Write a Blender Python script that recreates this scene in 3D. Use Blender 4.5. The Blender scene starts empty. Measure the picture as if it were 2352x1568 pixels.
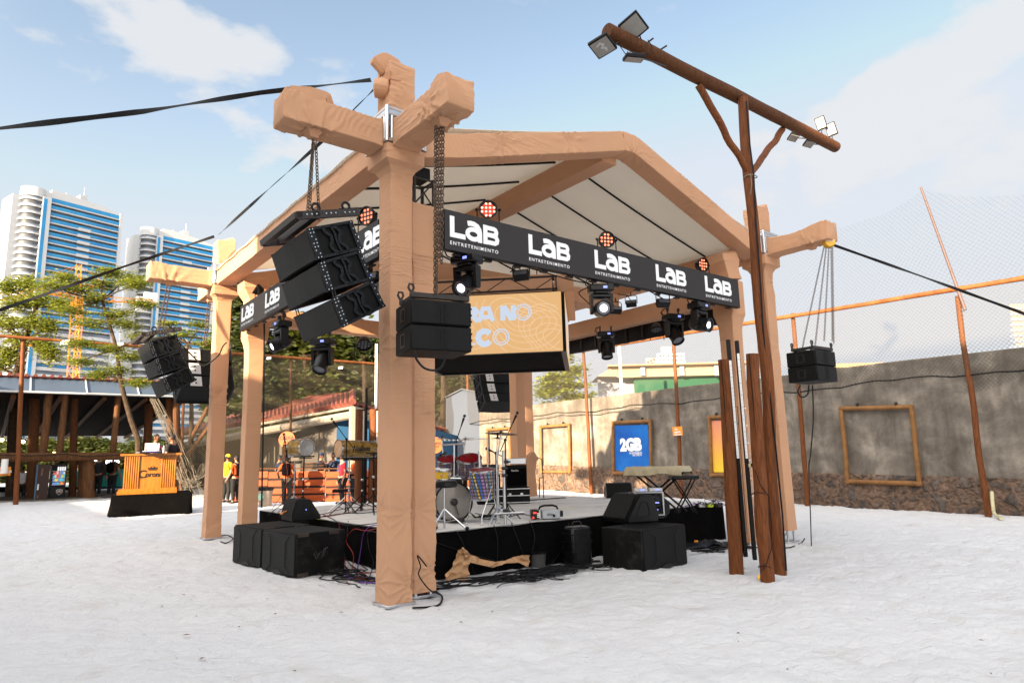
import bpy,bmesh,math,random
import numpy as np
from mathutils import Vector,Matrix,noise as mnoise

# ---------------------------------------------------------------- camera, sky, sun, exposure
SC=bpy.context.scene
COL=SC.collection
PI=math.pi
FPX=1534.2                       # focal length in pixels of a 2352 wide picture
YAW,PITCH,ROLL=math.radians(51.83),math.radians(9.785),math.radians(-1.474)
CAM=Vector((-3.783,-7.087,1.6))
_fw=Vector((math.cos(YAW),math.sin(YAW),0));_rt=Vector((math.sin(YAW),-math.cos(YAW),0));_up=Vector((0,0,1))
_F=_fw*math.cos(PITCH)+_up*math.sin(PITCH);_U=-_fw*math.sin(PITCH)+_up*math.cos(PITCH)
_R=_rt*math.cos(ROLL)+_U*math.sin(ROLL);_U2=-_rt*math.sin(ROLL)+_U*math.cos(ROLL)
cam=bpy.data.objects.new('camera',bpy.data.cameras.new('camera'));COL.objects.link(cam)
cam.matrix_world=Matrix(((_R.x,_U2.x,-_F.x,CAM.x),(_R.y,_U2.y,-_F.y,CAM.y),(_R.z,_U2.z,-_F.z,CAM.z),(0,0,0,1)))
cam.data.sensor_width=36;cam.data.lens=FPX/2352*36
cam.data.clip_start=.05;cam.data.clip_end=6000
SC.camera=cam

SUN_EL=math.radians(15);SUN_AZ=math.radians(198)      # where the sun stands, seen from the stage
sdir=Vector((math.cos(SUN_AZ)*math.cos(SUN_EL),math.sin(SUN_AZ)*math.cos(SUN_EL),math.sin(SUN_EL)))
sl=bpy.data.lights.new('sun','SUN');sl.energy=5.0;sl.angle=math.radians(.6);sl.color=(1,.79,.54)
so=bpy.data.objects.new('sun',sl);COL.objects.link(so)
so.rotation_euler=(-sdir).to_track_quat('-Z','Y').to_euler();so.location=sdir*60

W=bpy.data.worlds.new('World');SC.world=W;W.use_nodes=True
def world_nodes():
 nt=W.node_tree;N=nt.nodes;L=nt.links
 for n in list(N):N.remove(n)
 out=N.new('ShaderNodeOutputWorld');bg=N.new('ShaderNodeBackground');L.new(bg.outputs[0],out.inputs[0])
 sky=N.new('ShaderNodeTexSky');sky.sky_type='NISHITA';sky.sun_disc=False
 sky.sun_elevation=math.radians(26);sky.sun_rotation=math.atan2(sdir.x,sdir.y)
 sky.air_density=1.0;sky.dust_density=1.2;sky.ozone_density=1.0
 hs=N.new('ShaderNodeHueSaturation');hs.inputs['Saturation'].default_value=SKY_SAT;hs.inputs['Value'].default_value=SKY_VAL;tv=N.new('ShaderNodeVectorMath');tv.operation='MULTIPLY';tv.inputs[1].default_value=(1.14,1.07,.92);L.new(sky.outputs[0],tv.inputs[0]);L.new(tv.outputs[0],hs.inputs['Color'])
 tc=N.new('ShaderNodeTexCoord');mp=N.new('ShaderNodeMapping');mp.inputs['Scale'].default_value=(1,1,2.2)
 L.new(tc.outputs['Generated'],mp.inputs[0])
 n1=N.new('ShaderNodeTexNoise');n1.inputs['Scale'].default_value=4.6;n1.inputs['Detail'].default_value=9;n1.inputs['Roughness'].default_value=.56
 L.new(mp.outputs[0],n1.inputs['Vector'])
 total=None
 for (px,py,c0,c1,amt) in CLOUDS:
  d=pray(px,py).normalized()
  dp=N.new('ShaderNodeVectorMath');dp.operation='DOT_PRODUCT';dp.inputs[1].default_value=d
  L.new(tc.outputs['Generated'],dp.inputs[0])
  mr=N.new('ShaderNodeMapRange');mr.interpolation_type='SMOOTHSTEP'
  mr.inputs['From Min'].default_value=math.cos(math.radians(c1));mr.inputs['From Max'].default_value=math.cos(math.radians(c0))
  mr.inputs['To Max'].default_value=amt
  L.new(dp.outputs['Value'],mr.inputs['Value'])
  if total is None:total=mr.outputs[0]
  else:
   mx=N.new('ShaderNodeMath');mx.operation='MAXIMUM';L.new(total,mx.inputs[0]);L.new(mr.outputs[0],mx.inputs[1]);total=mx.outputs[0]
 sep=N.new('ShaderNodeSeparateXYZ');L.new(tc.outputs['Generated'],sep.inputs[0])
 nr_=N.new('ShaderNodeMapRange');nr_.inputs['From Min'].default_value=.3;nr_.inputs['From Max'].default_value=.7;L.new(n1.outputs['Fac'],nr_.inputs['Value'])
 a=N.new('ShaderNodeMath');a.operation='ADD';L.new(nr_.outputs[0],a.inputs[0]);L.new(total,a.inputs[1])
 cm=N.new('ShaderNodeMapRange');cm.interpolation_type='SMOOTHSTEP';cm.inputs['From Min'].default_value=.80;cm.inputs['From Max'].default_value=1.15;cm.inputs['To Max'].default_value=.93
 L.new(a.outputs[0],cm.inputs['Value'])
 hz=N.new('ShaderNodeMapRange');hz.interpolation_type='SMOOTHSTEP';hz.inputs['From Min'].default_value=.62;hz.inputs['From Max'].default_value=-.05;hz.inputs['To Max'].default_value=.97
 L.new(sep.outputs['Z'],hz.inputs['Value'])
 m2=N.new('ShaderNodeMath');m2.operation='MAXIMUM';L.new(cm.outputs[0],m2.inputs[0]);L.new(hz.outputs[0],m2.inputs[1])
 mix=N.new('ShaderNodeMix');mix.data_type='RGBA'
 L.new(m2.outputs[0],mix.inputs[0]);mn=N.new('ShaderNodeVectorMath');mn.operation='MINIMUM';mn.inputs[1].default_value=(1.45,1.62,1.86);L.new(hs.outputs[0],mn.inputs[0]);L.new(mn.outputs[0],mix.inputs[6]);mix.inputs[7].default_value=CLOUD_COL
 # extra brightness added overhead and sunward, outside this view, as fill light
 ov=N.new('ShaderNodeMapRange');ov.interpolation_type='SMOOTHSTEP';ov.inputs['From Min'].default_value=.62;ov.inputs['From Max'].default_value=.95;ov.inputs['To Max'].default_value=OVERHEAD_FILL
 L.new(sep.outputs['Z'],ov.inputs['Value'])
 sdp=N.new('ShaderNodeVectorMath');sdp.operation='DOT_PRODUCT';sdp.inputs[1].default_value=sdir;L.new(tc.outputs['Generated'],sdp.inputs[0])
 sg=N.new('ShaderNodeMapRange');sg.interpolation_type='SMOOTHSTEP';sg.inputs['From Min'].default_value=-.15;sg.inputs['From Max'].default_value=.9;sg.inputs['To Max'].default_value=SUNWARD_FILL
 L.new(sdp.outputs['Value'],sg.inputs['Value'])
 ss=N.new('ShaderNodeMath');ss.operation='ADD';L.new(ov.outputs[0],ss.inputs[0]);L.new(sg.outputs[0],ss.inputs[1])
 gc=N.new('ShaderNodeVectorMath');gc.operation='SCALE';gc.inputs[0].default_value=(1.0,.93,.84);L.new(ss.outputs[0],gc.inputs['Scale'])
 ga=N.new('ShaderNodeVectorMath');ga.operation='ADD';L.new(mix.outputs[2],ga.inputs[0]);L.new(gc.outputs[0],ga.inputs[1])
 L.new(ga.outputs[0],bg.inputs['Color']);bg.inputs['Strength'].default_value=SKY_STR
def pray(x,y):return _F+_R*((x-1176)/FPX)-_U2*((y-784)/FPX)
SKY_SAT=.88;SKY_VAL=.67;SKY_STR=.11;OVERHEAD_FILL=.9;SUNWARD_FILL=5.6
CLOUD_COL=(1.68,1.72,1.78,1)
CLOUDS=[(2240,210,3,11,.62),(2010,330,2,8,.62),(2345,110,1,7,.5),(2150,440,2,8,.55),(330,80,1,8,.50),(540,150,1,9,.52),(750,220,1,7,.50),(1590,230,.5,3.0,.45),(1740,400,.5,5,.42),(120,10,1,5,.4),(560,320,.5,4,.4),(760,330,.5,4,.42)]
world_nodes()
vs=SC.view_settings;vs.view_transform='Standard';vs.look='None';vs.gamma=1;vs.use_curve_mapping=False
vs.exposure=2.15
SC.render.engine='CYCLES'
SC.cycles.max_bounces=7;SC.cycles.diffuse_bounces=4;SC.cycles.transparent_max_bounces=10
SC.cycles.use_denoising=True

# ---------------------------------------------------------------- ground height and points seen from the photo
def gh(x,y):                       # the sand rises gently towards the back and falls towards the wall
 x=max(-30,min(40,x));y=max(-30,min(45,y))
 return .013*y-.012*x
def GP(x,y,dz=0):                 # where the line of sight through a photo point meets the sand
 d=pray(x,y);p=CAM.copy();t=(0-CAM.z)/d.z if d.z<0 else 30
 for _ in range(40):
  p=CAM+d*t
  t=(gh(p.x,p.y)+dz-CAM.z)/d.z if d.z<0 else t
  t=max(.1,min(t,400))
 return CAM+d*t
def ZP(x,y,z):d=pray(x,y);return CAM+d*((z-CAM.z)/d.z)
def XP(x,y,X):d=pray(x,y);return CAM+d*((X-CAM.x)/d.x)
def YP(x,y,Y):d=pray(x,y);return CAM+d*((Y-CAM.y)/d.y)
def DP(x,y,dep):d=pray(x,y);return CAM+d*(dep/d.dot(_fw))
def onsand(p):return Vector((p.x,p.y,gh(p.x,p.y)))

# ---------------------------------------------------------------- naming and linking
WM={}
def tag(o,label=None,cat=None,group=None,kind=None):
 if label:o['label']=label
 if cat:o['category']=cat
 if group:o['group']=group
 if kind:o['kind']=kind
 return o
def thing(name,label,cat,loc=(0,0,0),rz=0,group=None,mat=None):
 o=bpy.data.objects.new(name,None);COL.objects.link(o);o.empty_display_size=.2
 m=mat if mat is not None else Matrix.Translation(Vector(loc)) @ Matrix.Rotation(rz,4,'Z')
 o.matrix_world=m;WM[o.name]=m.copy()
 return tag(o,label,cat,group)
def kids(o):return [c for c in bpy.data.objects if c.parent==o]
KIDS={}
def dup(root,mat,label=None,group=None):
 def cp(o,par):
  c=o.copy();COL.objects.link(c);WM[c.name]=WM[o.name]
  if par is not None:
   c.parent=par;KIDS.setdefault(par.name,[]).append(c)
  for ch in list(KIDS.get(o.name,[])):cp(ch,c)
  return c
 r=cp(root,None);r.matrix_world=mat
 if label:r['label']=label
 if group:r['group']=group
 return r
def move(root,mat):root.matrix_world=mat;return root
def TR(loc,rz=0,ry=0,rx=0,s=1):
 return Matrix.Translation(Vector(loc)) @ Matrix.Rotation(rz,4,'Z') @ Matrix.Rotation(ry,4,'Y') @ Matrix.Rotation(rx,4,'X') @ Matrix.Scale(s,4)

class MB:
 def __init__(s):s.v=[];s.f=[];s.uv=None
 def add(s,v,f):
  n=len(s.v);s.v+=[tuple(p) for p in v];s.f+=[tuple(i+n for i in q) for q in f];return s
 def box(s,c,sz,m=None,bev=0):
  x,y,z=sz[0]/2,sz[1]/2,sz[2]/2
  if bev <= 0:
   v=[Vector((i*x,j*y,k*z)) for i in (-1,1) for j in (-1,1) for k in (-1,1)]
   f=[(0,1,3,2),(4,6,7,5),(0,4,5,1),(2,3,7,6),(0,2,6,4),(1,5,7,3)]
  else:
   b=min(bev,x*.95,y*.95,z*.95);v=[];idx={}
   for i in (-1,1):
    for j in (-1,1):
     for k in (-1,1):
      idx[i,j,k]=len(v)
      v+=[Vector((i*x,j*(y-b),k*(z-b))),Vector((i*(x-b),j*y,k*(z-b))),Vector((i*(x-b),j*(y-b),k*z))]
   I=lambda i,j,k,a:idx[i,j,k]+a
   f=[]
   for i in (-1,1):
    q=[I(i,-1,-1,0),I(i,1,-1,0),I(i,1,1,0),I(i,-1,1,0)];f.append(q if i>0 else q[::-1])
    q=[I(-1,i,-1,1),I(-1,i,1,1),I(1,i,1,1),I(1,i,-1,1)];f.append(q if i>0 else q[::-1])
    q=[I(-1,-1,i,2),I(1,-1,i,2),I(1,1,i,2),I(-1,1,i,2)];f.append(q if i>0 else q[::-1])
   for i in (-1,1):
    for j in (-1,1):
     q=[I(i,j,-1,0),I(i,j,-1,1),I(i,j,1,1),I(i,j,1,0)];f.append(q if i*j>0 else q[::-1])
     q=[I(i,-1,j,0),I(i,1,j,0),I(i,1,j,2),I(i,-1,j,2)];f.append(q if i*j>0 else q[::-1])
     q=[I(-1,i,j,1),I(-1,i,j,2),I(1,i,j,2),I(1,i,j,1)];f.append(q if i*j>0 else q[::-1])
   for i in (-1,1):
    for j in (-1,1):
     for k in (-1,1):
      q=[I(i,j,k,0),I(i,j,k,1),I(i,j,k,2)];f.append(q if i*j*k>0 else q[::-1])
  c=Vector(c)
  v=[(m @ p if m is not None else p)+c for p in v]
  return s.add(v,f)
 def bx(s,x0,x1,y0,y1,z0,z1,bev=0):return s.box(((x0+x1)/2,(y0+y1)/2,(z0+z1)/2),(abs(x1-x0),abs(y1-y0),abs(z1-z0)),None,bev)
 def tube(s,pts,r,n=8,caps=True):
  pts=[Vector(p) for p in pts];k=len(pts);rr=r if isinstance(r,(list,tuple)) else [r]*k
  base=len(s.v);prev=None
  for i,p in enumerate(pts):
   t=(pts[min(i+1,k-1)]-pts[max(i-1,0)])
   t=t.normalized() if t.length>1e-9 else Vector((0,0,1))
   if prev is None:
    a=t.orthogonal().normalized()
   else:
    a=prev-t*prev.dot(t)
    a=a.normalized() if a.length>1e-6 else t.orthogonal().normalized()
   prev=a;b=t.cross(a)
   for j in range(n):
    an=2*PI*j/n;s.v.append(tuple(p+(a*math.cos(an)+b*math.sin(an))*rr[i]))
  for i in range(k-1):
   for j in range(n):
    j2=(j+1) % n;s.f.append((base+i*n+j,base+i*n+j2,base+(i+1)*n+j2,base+(i+1)*n+j))
  if caps:
   s.f.append(tuple(base+j for j in range(n))[::-1]);s.f.append(tuple(base+(k-1)*n+j for j in range(n)))
  return s
 def lathe(s,prof,n=24,m=None,cap=True):                 # prof: (radius, z) pairs about the Z axis
  base=len(s.v);k=len(prof)
  for (r,z) in prof:
   for j in range(n):
    an=2*PI*j/n;p=Vector((r*math.cos(an),r*math.sin(an),z));s.v.append(tuple(m @ p if m is not None else p))
  for i in range(k-1):
   for j in range(n):
    j2=(j+1) % n;s.f.append((base+i*n+j,base+i*n+j2,base+(i+1)*n+j2,base+(i+1)*n+j))
  if cap:s.f.append(tuple(base+j for j in range(n))[::-1]);s.f.append(tuple(base+(k-1)*n+j for j in range(n)))
  return s
 def prism(s,poly,ext,m=None):                  # polygon of 3-D points pushed along ext
  n=len(poly);e=Vector(ext);a=[Vector(p) for p in poly];b=[p+e for p in a]
  v=a+b
  if m is not None:v=[m @ p for p in v]
  f=[tuple(range(n))[::-1],tuple(range(n,2*n))]
  for i in range(n):j=(i+1) % n;f.append((i,j,n+j,n+i))
  return s.add(v,f)
 def quad(s,a,b,c,d):return s.add([a,b,c,d],[(0,1,2,3)])
 def sph(s,c,r,n=12,k=8,sc=(1,1,1),m=None):
  c=Vector(c);base=len(s.v)
  for i in range(k+1):
   th=PI*i/k
   for j in range(n):
    an=2*PI*j/n;p=Vector((r*sc[0]*math.sin(th)*math.cos(an),r*sc[1]*math.sin(th)*math.sin(an),r*sc[2]*math.cos(th)))
    s.v.append(tuple((m @ p if m is not None else p)+c))
  for i in range(k):
   for j in range(n):
    j2=(j+1) % n;s.f.append((base+i*n+j,base+(i+1)*n+j,base+(i+1)*n+j2,base+i*n+j2))
  return s
 def ribbon(s,pts,w,th,m=None,closed=False):  # flat stroke in the XY plane with thickness th in Z
  pts=[Vector((p[0],p[1],0)) for p in pts];k=len(pts);L=[];Rr=[]
  ww=w if isinstance(w,(list,tuple)) else [w]*k
  for i,p in enumerate(pts):
   a=pts[(i-1) % k] if (closed or i>0) else p;b=pts[(i+1) % k] if (closed or i<k-1) else p
   t1=(p-a).normalized() if (p-a).length>1e-9 else (b-p).normalized();t2=(b-p).normalized() if (b-p).length>1e-9 else t1
   n1=Vector((-t1.y,t1.x,0));n2=Vector((-t2.y,t2.x,0));nn=(n1+n2)
   nn=nn.normalized() if nn.length>1e-6 else n1
   sc=1/max(.5,nn.dot(n1));L.append(p+nn*ww[i]/2*sc);Rr.append(p-nn*ww[i]/2*sc)
  rng=range(k if closed else k-1)
  for i in rng:
   j=(i+1) % k
   s.prism([Rr[i],Rr[j],L[j],L[i]],(0,0,th),m)
  return s
 def build(s,name,mat,parent=None,smooth=None,merge=False):
  me=bpy.data.meshes.new(name)
  vv=s.v
  if parent is not None:
   inv=WM[parent.name].inverted();vv=[tuple(inv @ Vector(p)) for p in vv]
  me.from_pydata(vv,[],s.f);me.validate(verbose=False)
  bm=bmesh.new();bm.from_mesh(me)
  if merge:bmesh.ops.remove_doubles(bm,verts=bm.verts,dist=1e-4)
  bmesh.ops.recalc_face_normals(bm,faces=bm.faces);bm.to_mesh(me);bm.free()
  return link(name,me,mat,parent,smooth)
def link(name,me,mat,parent=None,smooth=None):
 mats=mat if isinstance(mat,(list,tuple)) else [mat]
 for m in mats:me.materials.append(m)
 if smooth is None or smooth:
  me.shade_smooth();me.set_sharp_from_angle(angle=math.radians(smooth if smooth and smooth is not True else 38))
 o=bpy.data.objects.new(name,me);COL.objects.link(o)
 if parent is not None:
  o.parent=parent;WM[o.name]=WM[parent.name];KIDS.setdefault(parent.name,[]).append(o)
 else:WM[o.name]=Matrix.Identity(4)
 return o
def np_mesh(name,V,F,mat,parent=None,smooth=None,matidx=None):   # fast path for big meshes: V (n,3), F (m,k)
 me=bpy.data.meshes.new(name);V=np.asarray(V,dtype=np.float64)
 if parent is not None:
  inv=np.array(WM[parent.name].inverted());V=V @ inv[:3,:3].T+inv[:3,3]
 F=np.asarray(F,dtype=np.int32);k=F.shape[1]
 me.vertices.add(len(V));me.vertices.foreach_set('co',V.astype(np.float32).ravel())
 me.loops.add(F.size);me.loops.foreach_set('vertex_index',F.ravel())
 me.polygons.add(len(F));me.polygons.foreach_set('loop_start',np.arange(0,F.size,k,dtype=np.int32));me.polygons.foreach_set('loop_total',np.full(len(F),k,dtype=np.int32))
 if matidx is not None:me.polygons.foreach_set('material_index',np.asarray(matidx,dtype=np.int32))
 me.update(calc_edges=True);me.validate()
 return link(name,me,mat,parent,smooth)

# text as mesh laid on a plane: origin o, along u, up v (unit vectors), letter height h
def text_mb(mb,s,o,u,v,h,depth=.004,bold=0.0,spacing=1.0,align='LEFT',width=None,shear=0):
 cu=bpy.data.curves.new('txt','FONT');cu.body=s;cu.size=1;cu.offset=bold;cu.space_character=spacing;cu.align_x='LEFT';cu.shear=shear
 cu.resolution_u=3
 ob=bpy.data.objects.new('txt',cu);COL.objects.link(ob)
 dg=bpy.context.evaluated_depsgraph_get();me=bpy.data.meshes.new_from_object(ob.evaluated_get(dg))
 P=[p.co.copy() for p in me.vertices];F=[tuple(p.vertices) for p in me.polygons]
 bpy.data.objects.remove(ob);bpy.data.curves.remove(cu);bpy.data.meshes.remove(me)
 if not P:return mb
 x0=min(p.x for p in P);x1=max(p.x for p in P)
 y0=0;y1=.70
 sy=h/(y1-y0);sx=sy if width is None else width/(x1-x0)
 off=0 if align=='LEFT' else-(x1-x0)*sx/2
 o=Vector(o);u=Vector(u).normalized();v=Vector(v).normalized();n=u.cross(v)
 V=[o+u*((p.x-x0)*sx+off)+v*((p.y-y0)*sy)+n*depth for p in P]
 return mb.add(V,F)
# ---------------------------------------------------------------- materials
def mat(name,col,rough=.6,metal=0,var=.12,vscale=6,bump=0,bscale=30,col2=None,spec=.28,emit=None,estr=0,alpha=None,wave=None,stretch=None,coat=0,dirt=0,dirtcol=(.25,.2,.15),trans=0,sub=0):
 m=bpy.data.materials.new(name);m.use_nodes=True;nt=m.node_tree;N=nt.nodes;L=nt.links
 b=N['Principled BSDF'];b.inputs['Roughness'].default_value=rough;b.inputs['Metallic'].default_value=metal
 b.inputs['Specular IOR Level'].default_value=spec
 if coat:b.inputs['Coat Weight'].default_value=coat
 if trans:b.inputs['Transmission Weight'].default_value=trans
 c=(*col,1)
 tc=N.new('ShaderNodeTexCoord');src=tc.outputs['Object']
 if stretch is not None:
  mp=N.new('ShaderNodeMapping');mp.inputs['Scale'].default_value=stretch;L.new(src,mp.inputs[0]);src=mp.outputs[0]
 colout=None
 if var>0:
  n=N.new('ShaderNodeTexNoise');n.inputs['Scale'].default_value=vscale;n.inputs['Detail'].default_value=6;n.inputs['Roughness'].default_value=.62;L.new(src,n.inputs['Vector'])
  mx=N.new('ShaderNodeMix');mx.data_type='RGBA'
  rr=N.new('ShaderNodeMapRange');rr.inputs['From Min'].default_value=.3;rr.inputs['From Max'].default_value=.7;L.new(n.outputs['Fac'],rr.inputs['Value'])
  L.new(rr.outputs[0],mx.inputs[0])
  if col2 is None:lo=tuple(x*(1-var) for x in col);hi=tuple(min(1,x*(1+var)) for x in col)
  else:lo,hi=col,col2
  mx.inputs[6].default_value=(*lo,1);mx.inputs[7].default_value=(*hi,1);colout=mx.outputs[2]
  rm=N.new('ShaderNodeMapRange');rm.inputs['To Min'].default_value=max(0,rough-.08);rm.inputs['To Max'].default_value=min(1,rough+.08);L.new(n.outputs['Fac'],rm.inputs['Value']);L.new(rm.outputs[0],b.inputs['Roughness'])
 if dirt>0:
  n=N.new('ShaderNodeTexNoise');n.inputs['Scale'].default_value=vscale*.45;n.inputs['Detail'].default_value=9;n.inputs['Roughness'].default_value=.72;L.new(src,n.inputs['Vector'])
  rr=N.new('ShaderNodeMapRange');rr.inputs['From Min'].default_value=.55;rr.inputs['From Max'].default_value=.72;rr.inputs['To Max'].default_value=dirt;L.new(n.outputs['Fac'],rr.inputs['Value'])
  mx=N.new('ShaderNodeMix');mx.data_type='RGBA';L.new(rr.outputs[0],mx.inputs[0]);mx.inputs[7].default_value=(*dirtcol,1)
  if colout is not None:L.new(colout,mx.inputs[6])
  else:mx.inputs[6].default_value=c
  colout=mx.outputs[2]
 if colout is not None:L.new(colout,b.inputs['Base Color'])
 else:b.inputs['Base Color'].default_value=c
 if bump>0:
  n=N.new('ShaderNodeTexNoise');n.inputs['Scale'].default_value=bscale;n.inputs['Detail'].default_value=5;L.new(src,n.inputs['Vector'])
  bp=N.new('ShaderNodeBump');bp.inputs['Strength'].default_value=bump;bp.inputs['Distance'].default_value=.02;L.new(n.outputs['Fac'],bp.inputs['Height']);L.new(bp.outputs[0],b.inputs['Normal'])
 if emit is not None:b.inputs['Emission Color'].default_value=(*emit,1);b.inputs['Emission Strength'].default_value=estr
 if alpha is not None:b.inputs['Alpha'].default_value=alpha
 return m
def nn(m,t):return m.node_tree.nodes.new(t)

M={}
M['alu']=mat('aluminium',(.55,.56,.58),.35,1,.1,12)
M['chrome']=mat('chrome',(.5,.51,.53),.2,1,.05,20)
M['steel_dark']=mat('dark steel',(.035,.03,.028),.5,.25,.25,20,.1,60)
M['chain']=mat('rusty chain',(.11,.075,.055),.6,.5,.4,25,.1,60)
M['black']=mat('black paint',(.0045,.0045,.005),.5,0,.3,14,.05,80,spec=.18)
M['blackbox']=mat('black cabinet paint',(.0045,.0045,.0047),.6,0,.35,9,.25,160,spec=.15,dirt=.3,dirtcol=(.02,.018,.016))
M['worn_black']=mat('worn black cabinet',(.0045,.0043,.0042),.6,0,.3,5,.3,140,spec=.15,dirt=.8,dirtcol=(.035,.03,.027))
M['plastic']=mat('black plastic',(.004,.004,.0048),.36,0,.2,30,.03,100,spec=.28)
M['blackcloth']=mat('black cloth',(.0028,.0026,.0026),.95,0,.3,8,.5,14,spec=.05)
M['cable']=mat('cable rubber',(.005,.005,.006),.5,0,.2,10,spec=.2)
M['cable_red']=mat('red cable',(.25,.015,.012),.5,0,.1,10)
M['cable_purple']=mat('purple cable',(.12,.03,.25),.5,0,.1,10)
M['cable_grey']=mat('grey cable',(.35,.34,.3),.5,0,.1,10)
M['strap']=mat('webbing strap',(.012,.012,.013),.8,0,.3,30)
M['wood']=mat('varnished log',(.085,.022,.006),.55,0,.3,5,.4,22,col2=(.20,.066,.017),stretch=(9,9,.9),dirt=.6,dirtcol=(.03,.010,.004),spec=.2)
M['wood_dark']=mat('dark log',(.05,.018,.007),.65,0,.3,5,.4,22,col2=(.13,.05,.018),stretch=(9,9,.9),dirt=.6,dirtcol=(.02,.010,.005),spec=.15)
M['wood_h']=mat('varnished rail',(.13,.04,.012),.55,0,.3,3,.3,14,col2=(.26,.095,.03),dirt=.5,dirtcol=(.05,.018,.007),spec=.15)
M['bamboo']=mat('bamboo',(.15,.068,.022),.5,0,.3,4,.2,20,col2=(.27,.13,.045),dirt=.4,dirtcol=(.07,.035,.014),spec=.2)
M['wood_grey']=mat('weathered timber',(.06,.026,.012),.8,0,.3,3,.4,20,col2=(.15,.07,.032),stretch=(6,6,.8),spec=.1)
M['white']=mat('white paint',(.78,.77,.75),.5,0,.05,5)
M['lightgrey']=mat('light grey plastic',(.5,.5,.5),.45,0,.08,8)
M['yellow']=mat('yellow lacquer',(.75,.40,.02),.3,0,.08,8,coat=.4)
M['orange_sign']=mat('orange board',(.78,.27,.02),.55,0,.06,4)
M['signwhite']=mat('sign white',(.8,.79,.77),.5,0,0)
M['signblack']=mat('sign black',(.015,.012,.01),.5,0,0)
M['rope']=mat('rope',(.20,.17,.13),.8,0,.15,20)
M['pipe']=mat('pale hose',(.55,.5,.3),.6,0,.1,10)
M['skin_a']=mat('light skin',(.42,.22,.15),.55,0,.08,20)
M['skin_b']=mat('tan skin',(.26,.125,.075),.55,0,.08,20)
M['skin_c']=mat('dark skin',(.11,.05,.03),.55,0,.08,20)
M['hair']=mat('dark hair',(.012,.009,.008),.6,0,.3,40,.4,90)
M['leather']=mat('brown leather',(.12,.05,.025),.5,0,.2,10)

def fabric():
 m=mat('peach stretch fabric',(.57,.318,.185),.8,0,.05,1.3,spec=.25)
 nt=m.node_tree;N=nt.nodes;L=nt.links;b=N['Principled BSDF']
 b.inputs['Sheen Weight'].default_value=.12;b.inputs['Sheen Roughness'].default_value=.4
 tc=N.new('ShaderNodeTexCoord')
 h=None
 for (rot,sc,dist) in (((.5,.9,.35),(2.0,2.0,15),.7),((-.7,.4,1.1),(1.7,1.7,11),.9)):
  mp=N.new('ShaderNodeMapping');mp.inputs['Rotation'].default_value=rot;mp.inputs['Scale'].default_value=sc;L.new(tc.outputs['Object'],mp.inputs[0])
  n=N.new('ShaderNodeTexNoise');n.inputs['Scale'].default_value=1.5;n.inputs['Detail'].default_value=3;n.inputs['Distortion'].default_value=dist;L.new(mp.outputs[0],n.inputs['Vector'])
  r=N.new('ShaderNodeMapRange');r.interpolation_type='SMOOTHSTEP';r.inputs['From Min'].default_value=.5;r.inputs['From Max'].default_value=.78;L.new(n.outputs['Fac'],r.inputs['Value'])
  g=N.new('ShaderNodeTexNoise');g.inputs['Scale'].default_value=.9;g.inputs['Detail'].default_value=1;L.new(tc.outputs['Object'],g.inputs['Vector'])
  gm=N.new('ShaderNodeMapRange');gm.interpolation_type='SMOOTHSTEP';gm.inputs['From Min'].default_value=.48;gm.inputs['From Max'].default_value=.65;L.new(g.outputs['Fac'],gm.inputs['Value'])
  mu=N.new('ShaderNodeMath');mu.operation='MULTIPLY';L.new(r.outputs[0],mu.inputs[0]);L.new(gm.outputs[0],mu.inputs[1])
  if h is None:h=mu.outputs[0]
  else:
   ad=N.new('ShaderNodeMath');ad.operation='ADD';L.new(h,ad.inputs[0]);L.new(mu.outputs[0],ad.inputs[1]);h=ad.outputs[0]
 f=N.new('ShaderNodeTexNoise');f.inputs['Scale'].default_value=900;L.new(tc.outputs['Object'],f.inputs['Vector'])
 b1=N.new('ShaderNodeBump');b1.inputs['Strength'].default_value=.08;b1.inputs['Distance'].default_value=.002;L.new(f.outputs['Fac'],b1.inputs['Height'])
 bp=N.new('ShaderNodeBump');bp.inputs['Strength'].default_value=.45;bp.inputs['Distance'].default_value=.03;L.new(h,bp.inputs['Height']);L.new(b1.outputs[0],bp.inputs['Normal']);L.new(bp.outputs[0],b.inputs['Normal'])
 # thin cloth: a little light comes through
 tr=N.new('ShaderNodeBsdfTranslucent');tr.inputs['Color'].default_value=(.75,.40,.20,1);ms=N.new('ShaderNodeMixShader');ms.inputs[0].default_value=.12
 L.new(b.outputs[0],ms.inputs[1]);L.new(tr.outputs[0],ms.inputs[2]);L.new(ms.outputs[0],N['Material Output'].inputs[0])
 return m
M['fabric']=fabric()

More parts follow.
